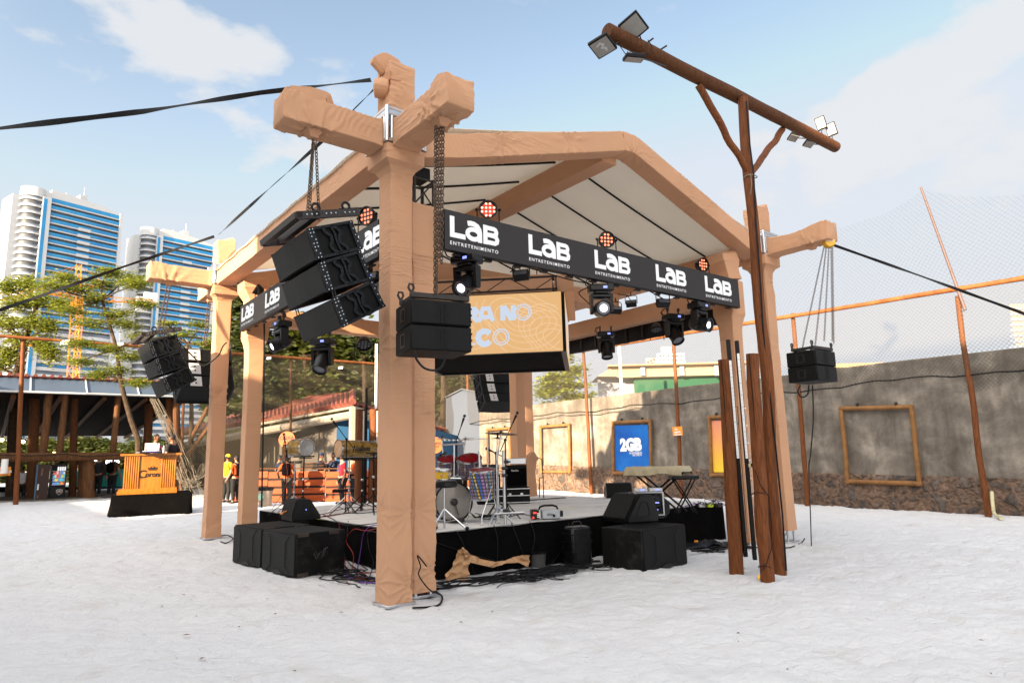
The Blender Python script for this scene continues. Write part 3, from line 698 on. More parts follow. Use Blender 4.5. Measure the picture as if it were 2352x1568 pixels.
# ---------------------------------------------------------------- cloth-wrapped truss
def clothbox(name,parent,st,up=(0,0,1),step=.05,m=5,amp=.012,seed=0,gather=(),caps=True,material=None,pn=9,slack=.0,folds=None):
 """A square sleeve of stretch cloth. st: list of (centre, half width, half height)."""
 S=[(Vector(c),a,b) for c,a,b in st];D=[0]
 for i in range(len(S)-1):D.append(D[-1]+(S[i+1][0]-S[i][0]).length)
 n=max(2,int(D[-1]/step));ts=sorted(set([round(D[-1]*i/n,4) for i in range(n+1)]+[round(d,4) for d in D]))
 per=[]
 for side in range(4):
  for k in range(m):
   f=-.965 if k==0 else .965 if k==m-1 else-.9+1.8*(k-1)/(m-3)
   per.append([(1,f),(-f,1),(-1,-f),(f,-1)][side])
 pp=[]
 pp=per
 V=[];up=Vector(up);rgf=random.Random(seed*13+5);bands=[]
 if folds is None:folds=int(D[-1]*1.6*min(1,.06/step)) if amp else 0
 for q in range(folds):      # groups of parallel drag folds, each on one face
  bands.append((rgf.uniform(0,D[-1]),rgf.randrange(4),rgf.uniform(-.5,.5),rgf.uniform(.10,.34),rgf.uniform(.35,1.25)*rgf.choice((-1,1)),rgf.uniform(.022,.045),rgf.uniform(.005,.014),rgf.random()*6))
 for t in ts:
  for i in range(len(D)-1):
   if t <= D[i+1]+1e-6:break
  f=(t-D[i])/max(1e-6,D[i+1]-D[i]);f=min(1,max(0,f))
  c=S[i][0].lerp(S[i+1][0],f);hw=S[i][1]*(1-f)+S[i+1][1]*f;hh=S[i][2]*(1-f)+S[i+1][2]*f
  tg=(S[min(i+1,len(S)-1)][0]-S[i][0]).normalized()
  if f<.001 and i>0:tg=(S[i+1][0]-S[i-1][0]).normalized()
  s=up.cross(tg)
  s=s.normalized() if s.length>1e-4 else Vector((1,0,0));v=tg.cross(s)
  for pi_,(a,b) in enumerate(pp):
   p=c+s*(a*hw)+v*(b*hh);nrm=(s*a+v*b).normalized()
   d=0
   if amp:
    msk=mnoise.noise(p*1.1+Vector((seed*3.1,0,7)))*.5+.5;msk=max(0,(msk-.42)/.4);msk=min(1,msk)
    q=Vector((p.x+p.y+p.z*.8,p.z*1.0-(p.x+p.y)*.6,seed));r=mnoise.noise(Vector((q.x*1.3+seed,q.y*11,3)))
    d+=amp*msk*((1-abs(r))**5)*.35
    d+=amp*.16*mnoise.noise(p*1.6+Vector((1,seed,1)))
    d+=slack*.5*mnoise.noise(p*.9+Vector((seed,4,1)))
   face=pi_//m;al=(b if face % 2==0 else a)*(hh if face % 2==0 else hw)*(1 if face in (0,3) else-1)
   for (s0,fc,o0,sz,th,lam,am,ph) in bands:
    if fc != face or abs(t-s0)>sz*2:continue
    x_=t-s0;y_=al-o0*hw;e=math.exp(-(x_*x_)/(sz*sz)-(y_*y_)/(hw*hw*.8))
    w_=(x_*math.cos(th)+y_*math.sin(th))/lam+ph+.5*mnoise.noise(p*5);d+=am*e*(abs(math.cos(w_*PI))**2.6*1.5-.45)
   for (g,R,A,K) in gather:
    dv=p-Vector(g);r=dv.length
    if r<R*2.5:
     an=math.atan2(dv.z,dv.x+dv.y) if abs(tg.z)>.7 else math.atan2(dv.dot(v)+dv.dot(s),dv.dot(tg))
     e=math.exp(-(r/R)**2);d+=A*e*(max(0,math.cos(K*an+2*mnoise.noise(p*3)))**3)-A*1.3*math.exp(-(r/(R*.35))**2)
   V.append(tuple(p+nrm*d))
 k=len(pp);nt=len(ts);F=[]
 for i in range(nt-1):
  for j in range(k):
   j2=(j+1) % k;F.append((i*k+j,i*k+j2,(i+1)*k+j2,(i+1)*k+j))
 mb=MB();mb.v=V;mb.f=F
 if caps:
  mb.f.append(tuple(range(k))[::-1]);mb.f.append(tuple((nt-1)*k+j for j in range(k)))
 return mb.build(name,material or M['fabric'],parent,50)

def truss(mb,a,b,w=.29,r=.024,up=(0,0,1),pitch=.42,n=8):
 a=Vector(a);b=Vector(b);t=(b-a).normalized();s=Vector(up).cross(t)
 s=s.normalized() if s.length>1e-4 else Vector((1,0,0));v=t.cross(s);h=w/2-r;L=(b-a).length
 cs=[(1,1),(-1,1),(-1,-1),(1,-1)]
 for (i,j) in cs:mb.tube([a+s*(i*h)+v*(j*h),b+s*(i*h)+v*(j*h)],r,n)
 k=max(1,int(L/pitch))
 for q in range(4):
  c0,c1=cs[q],cs[(q+1) % 4]
  for i in range(k):
   p0=a+t*(L*(i+.08)/k);p1=a+t*(L*(i+.92)/k)
   if i % 2:p0,p1=p1,p0
   mb.tube([p0+s*(c0[0]*h)+v*(c0[1]*h),p1+s*(c1[0]*h)+v*(c1[1]*h)],r*.45,6)
 for e in (a+t*.02,b-t*.02):
  for q in range(4):
   c0,c1=cs[q],cs[(q+1) % 4];mb.tube([e+s*(c0[0]*h)+v*(c0[1]*h),e+s*(c1[0]*h)+v*(c1[1]*h)],r*.6,6)

NZ0,NZ1=5.40,5.865        # sleeve blocks
LX,LY=8.19,7.95
def make_canopy():
 cv=thing('stage_canopy','gabled white stage roof on truss towers wrapped in peach stretch cloth','stage canopy',(0,0,0))
 towers=[(0,0,[(-1,0),(0,-1)],'hi'),(LX,0,[(0,-1)],'mid'),(.04,LY,[(-1,0),(0,1)],'mid'),(LX+.3,LY,[(0,1),(1,0)],'lo')]
 for ti,(x,y,arms,q) in enumerate(towers):
  g=gh(x,y);st={'hi':.018,'mid':.035,'lo':.12}[q];m={'hi':14,'mid':9,'lo':5}[q]
  z0=g+(.03 if ti != 1 else .22)
  # column sleeve with its flared collar
  ga=[]
  if ti==0:
   ga=[((.15,-.15,.22),.42,.022,15),((.15,-.1,2.95),.45,.022,13),((-.15,.0,1.05),.18,.012,9),((.15,-.15,1.0),.5,.014,14),((-.1,-.15,5.0),.2,.014,10)]
  if ti==2:ga=[((x,y-.15,3.1),.3,.03,8),((x-.1,y-.15,.35),.3,.02,7)]
  if ti==1:ga=[((x+.15,y-.1,4.9),.3,.03,8),((x+.15,y-.1,3.6),.3,.02,8)]
  hw=.15
  clothbox('column_sleeve',cv,[((x,y,z0),hw+.006,hw+.006),((x,y,z0+.25),hw,hw),((x,y,z0+.7),hw-.002,hw-.002),((x,y,2.6),hw-.004,hw-.004),((x,y,2.95),hw-.012,hw-.012),((x,y,3.3),hw-.004,hw-.004),((x,y,4.9),hw,hw),((x,y,5.08),hw+.006,hw+.006),((x,y,5.15),.19,.19),((x,y,5.20),.262,.262),((x,y,NZ0-.01),.266,.266)],up=(0,1,0),step=st,m=m,amp=.010 if ti==0 else .008,seed=ti+1,gather=ga)
  mb=MB();mb.box((x,y,g+.015),(.36,.36,.03),None,.004)
  for i in (-1,1):
   for j in (-1,1):mb.tube([(x+i*.105,y+j*.105,g+.02),(x+i*.105,y+j*.105,z0+.3)],.022,10)
  if ti==1:
   for i in (-1,1):mb.tube([(x+i*.125,y-.125,z0+.2),(x+i*.125,y+.125,g+.05)],.012,6)
  mb.build('base_plate',M['alu'],cv)
  # bare sleeve block frame
  mb=MB();nh=.262;r=.026
  for i in (-1,1):
   for j in (-1,1):
    mb.tube([(x+i*nh,y+j*nh,NZ0),(x+i*nh,y+j*nh,NZ1)],r,12)
    mb.tube([(x+i*.2,y+j*nh,NZ0+.05),(x+i*.2,y+j*nh,NZ1-.12)],r*.8,8);mb.tube([(x+i*nh,y+j*.2,NZ0+.05),(x+i*nh,y+j*.2,NZ1-.12)],r*.8,8)
  for z in (NZ0+.03,NZ1-.1,NZ1-.02):
   for i in (-1,1):
    mb.tube([(x-nh,y+i*nh,z),(x+nh,y+i*nh,z)],r*.85,8);mb.tube([(x+i*nh,y-nh,z),(x+i*nh,y+nh,z)],r*.85,8)
  for i in (-1,1):
   mb.box((x,y+i*nh,NZ1-.045),(nh*2,.012,.08));mb.box((x+i*nh,y,NZ1-.045),(.012,nh*2,.08))
  mb.build('sleeve_block',M['alu'],cv)
  mb=MB();truss(mb,(x,y,NZ0-.2),(x,y,NZ1+.05),n=6);mb.build('tower_truss',M['alu'],cv)
  # mast head above the block
  if ti==0:
   stt=[((x,y,NZ1-.02),.165,.165),((x,y,NZ1+.1),.172,.172),((x,y,6.3),.172,.172),((x,y,6.53),.176,.176),((x,y,6.555),.168,.168)]
   clothbox('mast_head_sleeve',cv,stt,up=(0,1,0),step=.02,m=10,amp=.009,seed=11,gather=[((x-.17,y-.1,6.28),.25,.03,9),((x,y-.17,6.0),.3,.02,9)])
   # wrapped hoist head and sheave bulging out on the mast
   clothbox('hoist_head_sleeve',cv,[((x+.05,y+.06,6.55),.10,.07),((x-.04,y+.05,6.60),.12,.075),((x-.16,y+.03,6.585),.13,.085),((x-.24,y+.02,6.53),.12,.06),((x-.27,y+.02,6.49),.09,.03)],up=(0,1,0),step=.015,m=6,amp=.012,seed=12)
   mb=MB();mm=Matrix.Translation((x-.20,y-.02,6.22)) @ Matrix.Rotation(PI/2,4,'Y') @ Matrix.Rotation(.5,4,'X')
   mb.lathe([(.03,-.12),(.115,-.1),(.13,.0),(.115,.06),(.10,.075),(.02,.08)],24,mm);mb.build('sheave_sleeve',M['fabric'],cv,50)
  else:
   top=6.42
   clothbox('mast_head_sleeve',cv,[((x,y,NZ1-.02),.16,.16),((x,y,NZ1+.1),.175,.175),((x-.01,y,top-.2),.18,.18),((x-.015,y,top-.1),.19,.182),((x-.02,y,top),.185,.178),((x-.04,y,top+.04),.14,.14)],up=(0,1,0),step=st,m=m,amp=.03,seed=20+ti,slack=.02)
  # short arms
  for ai,(ax,ay) in enumerate(arms):
   dirv=Vector((ax,ay,0));c=Vector((x,y,0));z=5.54;hh=.165;hw2=.175
   L=1.47;A=lambda d,dz=0:c+dirv*d+Vector((0,0,z+dz))
   sag=ti==1
   base=[(A(.275),hw2+.01,hh+.02),(A(.36),hw2,hh),(A(.7,-.0 if not sag else-.02),hw2-(.01 if sag else 0),hh-(.02 if sag else 0)),(A(1.0,0 if not sag else-.015),hw2,hh-(.015 if sag else 0)),(A(1.16,.0),hw2,hh),(A(L-.14,.012),hw2+.004,hh+.012),(A(L,.012),hw2+.004,hh+.012),(A(L+.015,.012),hw2*.96,hh*.97)]
   gpt=A(1.08,-hh)
   clothbox('arm_sleeve',cv,base,step=st,m=m,amp=.014 if ti==0 else .012,seed=30+ti*3+ai,gather=[(tuple(gpt),.32,.04,11),(tuple(A(L-.05,hh)),.25,.028,10)])
   if ti==0:      # wrapped end roller standing on the arm
    s=Vector((0,0,1)).cross(dirv)
    clothbox('roller_sleeve',cv,[(A(L-.36,hh+.02)-s*.0,.16,.03),(A(L-.2,hh+.045),.165,.06),(A(L-.06,hh+.0),.165,.05)] if ai else [(A(L-.62,hh+.0),.05,.03),(A(L-.5,hh+.09),.11,.085),(A(L-.3,hh+.07),.16,.07),(A(L-.06,hh+.02),.17,.05)],step=.03,m=5,amp=.02,seed=50+ai)
   clothbox('chain_sock',cv,[(A(1.08,-hh+.01),.1,.1),(A(1.08,-hh-.05),.055,.055),(A(1.08,-hh-.075),.05,.05)],up=(0,1,0) if ai else (1,0,0),step=.02,m=5,amp=.012,seed=60+ai)
   mb=MB();truss(mb,A(.27),A(L-.05),n=5);mb.build('arm_truss',M['alu'],cv)
 # gable frames front and back, eave beams, ridge beam
 az=6.70;ax0=4.12
 for y,q in ((0,0),(LY,1)):
  st,m=(.022,12) if q==0 else (.12,5)
  P=[(.27,5.535),(.9,5.70),(3.82,6.60),(4.0,6.655),(4.12,6.70),(4.38,6.705),(4.55,6.66),(7.5,5.64),(LX-.27,5.50)]
  h=.165
  i0=0
  for a,b in ((0,4),(4,8)):
   seg=P[a:b+1]
   clothbox('rafter_sleeve',cv,[((px_,y,pz),.17,h) for px_,pz in seg],step=st,m=m,amp=.016 if q==0 else .01,seed=70+a+q*7,gather=[((1.6,y-.17,5.95),.35,.03,9),((2.9,y-.17,6.35),.35,.025,8),((4.35,y-.17,6.5),.25,.03,9),((5.6,y-.1,6.3),.25,.015,8)] if q==0 else ())
 for x,s in ((0,90),(LX,91)):
  clothbox('eave_beam_sleeve',cv,[((x,.27,5.545),.16,.165),((x,LY/2,5.545),.16,.165),((x,LY-.27,5.56),.16,.165)],step=.03 if x==0 else .12,m=10 if x==0 else 5,amp=.01,seed=s)
 clothbox('ridge_beam_sleeve',cv,[((4.1,.17,6.60),.17,.175),((4.1,LY-.17,6.60),.17,.175)],step=.1,m=5,amp=.012,seed=95)
 # membrane: two planes with a slight sag, black keder seams under it
 mem=mat('white roof membrane',(.80,.765,.70),.6,0,.07,.6,dirt=.35,dirtcol=(.42,.38,.33),spec=.3)
 nt=mem.node_tree;N=nt.nodes;tr=N.new('ShaderNodeBsdfTranslucent');tr.inputs['Color'].default_value=(.9,.84,.74,1);ms=N.new('ShaderNodeMixShader');ms.inputs[0].default_value=.32
 nt.links.new(N['Principled BSDF'].outputs[0],ms.inputs[1]);nt.links.new(tr.outputs[0],ms.inputs[2]);nt.links.new(ms.outputs[0],N['Material Output'].inputs[0])
 for sx in (0,1):
  V=[];nx,ny=24,40
  for i in range(nx+1):
   for j in range(ny+1):
    f=i/nx;yy=-.1+(LY+.2)*j/ny
    x=(-.21+(ax0+.21)*f) if sx==0 else (LX+.21-(LX+.21-ax0)*f)
    z=5.70+(6.885-5.70)*f-.045*math.sin(PI*f)+.012*math.sin(j*1.3)*(1 if i==0 else .3)
    V.append((x,yy,z))
  F=[(i*(ny+1)+j,(i+1)*(ny+1)+j,(i+1)*(ny+1)+j+1,i*(ny+1)+j+1) for i in range(nx) for j in range(ny)]
  V2=[(a,b,c+.006) for a,b,c in V];n=len(V);F2=[tuple(k+n for k in reversed(q)) for q in F]
  np_mesh('roof_membrane',np.array(V+V2),np.array(F+F2),mem,cv,60)
  for k,yy in enumerate((1.25,2.3,3.4,4.5,5.6,6.7)):
   mb=MB();pts=[]
   for i in range(13):
    f=.04+.90*i/12
    x=(-.21+(ax0+.21)*f) if sx==0 else (LX+.21-(LX+.21-ax0)*f)
    z=5.70+(6.885-5.70)*f-.045*math.sin(PI*f)-.022
    pts.append((x,yy,z))
   mb.tube(pts,.02,6);mb.build('membrane_seam',M['black'],cv)
 return cv
make_canopy()

# ---------------------------------------------------------------- inner truss ring that carries the banners and lights
RX0,RX1,RY0,RY1=.45,7.29,.22,6.95
def make_ring():
 rg=thing('lighting_truss','peach wrapped square lighting truss on four columns inside the canopy','truss',(RX0,RY0,0))
 for i,(x,y) in enumerate(((RX0,RY0),(RX1,RY0),(RX0,RY1),(RX1+.25,RY1+.2))):
  g=gh(x,y);hi=i==0;st=.018 if hi else .04;m=13 if hi else 8
  ga=[((x+.15,y-.15,.3),.4,.022,15),((x-.15,y-.15,1.0),.5,.016,14),((x,y-.15,2.2),.4,.01,12)] if hi else ()
  clothbox('column_sleeve',rg,[((x,y,g+.06),.152,.152),((x,y,1.5),.15,.15),((x,y,3.6),.148,.148),((x,y,3.9),.155,.155),((x,y,4.02),.175,.175),((x,y,4.14),.215,.2)],up=(0,1,0),step=st,m=m,amp=.014,seed=110+i,gather=ga)
  clothbox('corner_block_sleeve',rg,[((x,y,4.13),.20,.20),((x,y,4.16),.215,.215),((x,y,4.8),.215,.215),((x,y,4.83),.2,.2)],up=(0,1,0),step=.05,m=6,amp=.012,seed=120+i)
  if i != 0:
   clothbox('column_head_sleeve',rg,[((x,y,4.83),.2,.2),((x-.02,y+.02,5.0),.19,.19),((x-.05,y+.05,5.2),.26,.24),((x-.08,y+.05,5.36),.24,.22),((x-.1,y+.05,5.42),.1,.1)],up=(0,1,0),step=.05,m=5,amp=.03,seed=130+i,slack=.03)
  mb=MB()
  if i==0:truss(mb,(x,y,4.8),(x,y,5.22),w=.34,pitch=.5);mb.build('tower_truss',M['steel_dark'],rg);mb=MB();mb.box((x-.02,y,5.3),(.26,.26,.16),None,.01);mb.build('hoist_motor',M['black'],rg)
  mb=MB();mb.box((x,y,g+.015),(.32,.32,.03),None,.005)
  for a in (-1,1):
   for b in (-1,1):mb.tube([(x+a*.1,y+b*.1,g),(x+a*.1,y+b*.1,g+.2)],.022,8)
  mb.build('base_plate',M['alu'],rg)
 zc=4.62;h=.17
 def beam(a,b,nm='beam_sleeve',step=.09,seed=0,hh=h,hw=.16):clothbox(nm,rg,[(a,hw,hh),(b,hw,hh)],step=step,m=5,amp=.012,seed=seed)
 beam((RX0+.21,RY0,zc),(RX1-.21,RY0,zc),seed=141)
 beam((RX0,RY0+.21,zc),(RX0,RY1-.21,zc),seed=142)
 beam((RX1+.1,RY0+.21,zc-.02),(RX1+.2,RY1,zc-.02),seed=143)
 beam((RX0+.21,RY1,zc),(RX1,RY1+.1,zc),seed=144)
 # cross beams that carry the screen cube
 beam((RX0+.16,3.1,zc+.35),(RX1-.1,3.1,zc+.35),'cross_beam_sleeve',seed=145)
 beam((RX0+.16,4.75,zc+.35),(RX1-.1,4.75,zc+.35),'cross_beam_sleeve',seed=146)
make_ring()

# ---------------------------------------------------------------- LED banners
def lab_logo(mb,m4,h):
 """LaB drawn with thick strokes; origin lower left, height of the L = h. returns width"""
 w=h*.235
 def S(pts,ww=w):mb.ribbon([(x*h,y*h) for x,y in pts],ww,.006,m4)
 S([(.118,1.0),(.118,.118),(.84,.118)],w)
 # a
 cx,cy,rx,ry=1.30,.345,.34,.235
 S([(.98,.82),(1.15,.855),(1.34,.845),(1.52,.77),(1.63,.63),(1.665,.47),(1.665,.0)],w)
 pts=[]
 for k in range(25):
  an=2*PI*k/24;pts.append((cx+rx*math.cos(an),cy+ry*math.sin(an)))
 mb.ribbon([(x*h,y*h) for x,y in pts[:-1]],w*.93,.0052,m4,closed=True)
 # B
 bx=1.98
 S([(bx,0),(bx,.94)],w)
 S([(bx,.825),(bx+.5,.825),(bx+.6,.79),(bx+.65,.70),(bx+.64,.60),(bx+.56,.52),(bx+.45,.50),(bx,.48)],w*.9)
 S([(bx+.3,.485),(bx+.52,.475),(bx+.64,.42),(bx+.70,.31),(bx+.67,.18),(bx+.56,.118),(bx,.118)],w*.9)
 return 2.8*h
def plane_m(o,u,v):
 u=Vector(u).normalized();v=Vector(v).normalized();n=u.cross(v)
 return Matrix(((u.x,v.x,n.x,o[0]),(u.y,v.y,n.y,o[1]),(u.z,v.z,n.z,o[2]),(0,0,0,1)))
def banner(label,a,b,z0,z1,out,logos,sub=True,broken=None):
 """LED strip from a to b (ground plan points), outward normal out; logos: distances along u of each wordmark"""
 a=Vector((*a,0));b=Vector((*b,0));u=(b-a).normalized();out=Vector((*out,0));L=(b-a).length
 t=thing('led_banner',label,'led banner',(a.x,a.y,z0),0,'led banners around the lighting truss')
 mb=MB();c=(a+b)/2+Vector((0,0,(z0+z1)/2))-out*.045
 ang=math.atan2(u.y,u.x)
 mb.box(c,(L,.08,z1-z0),Matrix.Rotation(ang,3,'Z'),.004);mb.build('cabinet',M['black'],t)
 mb=MB();P=[a+Vector((0,0,z0+.008)),b+Vector((0,0,z0+.008)),b+Vector((0,0,z1-.008)),a+Vector((0,0,z1-.008))]
 P[0]+=u*.008;P[3]+=u*.008;P[1] -= u*.008;P[2] -= u*.008
 mb.prism(P,out*.003);mb.build('screen',M['led_dark'],t)
 H=z1-z0
 if logos:
  for k,d in enumerate(logos):
   mb=MB();mb2=MB()
   o=a+u*d+out*.004+Vector((0,0,z0+H*.335))
   m4=plane_m(o,u,(0,0,1));lab_logo(mb,m4,H*.52)
   text_mb(mb2,'ENTRETENIMENTO',a+u*(d+.0)+out*.004+Vector((0,0,z0+H*.15)),u,(0,0,1),H*.085,.003,.012,spacing=1.35,width=H*.52*2.72)
   mb.build('logo',M['led_white'],t);mb2.build('lettering',M['led_white'],t)
 for k in range(int(L/.5)):
  mb=MB()          # brackets under and on the back of the cabinets
  p=a+u*(k*.5+.25)-out*.1;mb.box(p+Vector((0,0,z0-.012)),(.12,.05,.02),Matrix.Rotation(ang,3,'Z'));mb.box(p+Vector((0,0,(z0+z1)/2)),(.05,.03,(z1-z0)*.8),Matrix.Rotation(ang,3,'Z'))
  mb.build('bracket',M['steel_dark'],t)
 return t
def pos_on(x,y,X=None,Y=None):
 return XP(x,y,X) if X is not None else YP(x,y,Y)
bl=[pos_on(x,y,Y=-.14).x-.62 for x,y in ((1033,530),(1214,570),(1366,605),(1507,640),(1620,665))]
banner('dark led banner repeating the white wordmark five times under the front gable',(.62,-.14),(7.12,-.14),4.225,4.77,(0,-1),bl)
ll=[6.76-pos_on(x,y,X=.09).y for x,y in ((556,725),(610,700),(688,640),(820,560))]
ll=[ll[0],ll[1],ll[1]+1.45,ll[3]]
banner('dark led banner with the white wordmark on the side with the big hanging array',(.09,6.76),(.09,.64),4.235,4.765,(-1,0),ll)
banner('back of the dark led banner seen through the stage by the wall',(7.72,.45),(7.78,6.9),4.12,4.62,(1,0),None)

# ---------------------------------------------------------------- LED cube over the middle of the stage
def screen_cube():
 ang=math.radians(-44.0);u=Vector((math.cos(ang),math.sin(ang),0));d=Vector((-u.y,u.x,0));W_=2.75
 nr=DP(1301,805,11.04);z0=nr.z;z1=z0+1.02
 o=nr-u*W_;o.z=0
 c=o+u*(W_/2)+d*(W_/2);c.z=z0
 t=thing('led_cube','square hanging led cube showing pale letters on an amber picture','led cube',c,ang)
 up=Vector((0,0,1));Z0=up*z0;Z1=up*z1
 crn=[o,o+u*W_,o+u*W_+d*W_,o+d*W_]
 for k in range(4):
  a=crn[k];b=crn[(k+1) % 4];uu=(b-a).normalized();out=uu.cross(up)
  ins=.055
  a2=a+uu*ins*1.0;b2=b-uu*ins
  mb=MB();mb.prism([a2+Z0,b2+Z0,b2+Z1,a2+Z1],-out*.09);mb.build('cabinet',M['black'],t)
  mb=MB();mb.prism([a2+Z0,b2+Z0,b2+Z1,a2+Z1],out*.003);sc_=mb.build('screen',M['led_tan'],t)
  mb=MB();H=1.02
  m4=plane_m(a2+Z0+out*.0035,uu,up)
  L=W_-2*ins
  # contour lines of the picture
  mc=MB();rg=random.Random(k+3)
  for (cx,cy,r0,n) in ((L*.74,.55,.14,6),(L*.30,.42,.12,5),(L*.98,.2,.2,5)):
   for q in range(n):
    pts=[]
    for s in range(40):
     an=2*PI*s/39;rr=r0+q*.095;rr *= 1+.22*math.sin(2*an+q*.3+cx)+.1*math.sin(3*an+1)
     x,y=cx+rr*math.cos(an)*1.2,cy+rr*math.sin(an)*.9
     if .01<x<L-.01 and .01<y<H-.01:pts.append((x,y))
     else:
      if len(pts)>1:mc.ribbon(pts,.014,.001,m4)
      pts=[]
    if len(pts)>1:mc.ribbon(pts,.014,.001,m4)
  mc.build('picture_lines',M['led_tan2'],t)
  # letters: ...RA NO / ...LCO
  w=.085;hh=.26
  m4=plane_m(a2+Z0+out*.005,uu,up)
  def S(pts,ox,oy,ww=w,cl=False):mb.ribbon([((x*hh)+ox,y*hh+oy) for x,y in pts],ww,.002,m4,closed=cl)
  def ring(ox,oy,r,ww):mb.ribbon([(ox+r*math.cos(2*PI*q/28),oy+r*math.sin(2*PI*q/28)) for q in range(28)],ww,.002,m4,closed=True)
  y1,y2=.56,.15
  xR=L-1.62                       # R just right of the loudspeaker
  S([(.15,0),(.15,1)],xR-.62,y1);S([(.15,.85),(.6,.85),(.75,.68),(.6,.5),(.15,.5)],xR-.62,y1)       # P
  S([(-.1,0),(.35,.95),(.8,0)],xR-.33,y1);S([(.1,.3),(.6,.3)],xR-.33,y1)
  S([(.15,0),(.15,1)],xR-.02,y1);S([(.15,.85),(.6,.85),(.75,.68),(.6,.5),(.15,.5)],xR-.02,y1);S([(.45,.45),(.8,0)],xR-.02,y1)
  S([(-.05,0),(.22,.86),(.62,.86),(.88,0)],xR+.22,y1,.075);S([(.1,.28),(.75,.28)],xR+.22,y1,.075)
  S([(.15,0),(.15,1)],xR+.58,y1);S([(.2,.95),(.75,.05)],xR+.58,y1,.1);S([(.85,0),(.85,1)],xR+.58,y1)
  ring(xR+.97,y1+.13,.135,.022);ring(xR+.97,y1+.13,.095,.016)
  S([(.15,0),(.15,1)],xR-.6,y2);S([(.15,.85),(.6,.85),(.75,.68),(.6,.5),(.15,.5)],xR-.6,y2)
  S([(-.1,0),(.35,.95),(.8,0)],xR-.33,y2);S([(.1,.3),(.6,.3)],xR-.33,y2)
  S([(.12,1),(.12,.1),(.7,.1)],xR-.04,y2,.03)
  S([(.88,.75),(.7,.9),(.45,.93),(.2,.8),(.1,.5),(.2,.2),(.45,.07),(.7,.1),(.88,.25)],xR+.16,y2,.1)
  ring(xR+.58,y2+.13,.135,.022);ring(xR+.58,y2+.13,.095,.016)
  mb.build('lettering',M['led_blue'],t)
 mb=MB()
 i2=.1;q=[o+u*i2+d*i2,o+u*(W_-i2)+d*i2,o+u*(W_-i2)+d*(W_-i2),o+u*i2+d*(W_-i2)]
 mb.prism([p+Z0+up*.03 for p in q],up*.02);mb.build('base_cover',M['blackcloth'],t)
 # truss frame on top that hangs the cube
 mb=MB()
 for k in range(4):truss(mb,crn[k].lerp(c,.08)+up*(z1+.16-0*c.z)-up*crn[k].lerp(c,.08).z,crn[(k+1) % 4].lerp(c,.08)+up*(z1+.16)-up*crn[(k+1) % 4].lerp(c,.08).z,w=.26,r=.02,n=5)
 mb.build('top_truss',M['steel_dark'],t)
 for k in (0,1):
  a=crn[k]+d*.3*(1 if k==0 else 1);a.z=z1+.32;b=crn[(k+2) % 4 if k else 3]-d*.3;b.z=z1+.32
  clothbox('top_sleeve',t,[((crn[k]+d*.1).to_2d().to_3d()+up*(z1+.17),.16,.15),((crn[3-k]-d*.1).to_2d().to_3d()+up*(z1+.17),.16,.15)],step=.1,m=5,amp=.012,seed=160+k)
 clothbox('top_sleeve',t,[((crn[0]+u*.2).to_2d().to_3d()+d*.16+up*(z1+.17),.16,.15),((crn[1]-u*.2).to_2d().to_3d()+d*.16+up*(z1+.17),.16,.15)],step=.1,m=5,amp=.012,seed=163)
 # four hanging chains up to the cross beams
 for k in range(4):
  p=crn[k].lerp(c,.35);mb=MB();mb.tube([(p.x,p.y,z1+.3),(p.x,p.y,5.1)],.012,6);mb.build('hanging_wire',M['chain'],t)
screen_cube()
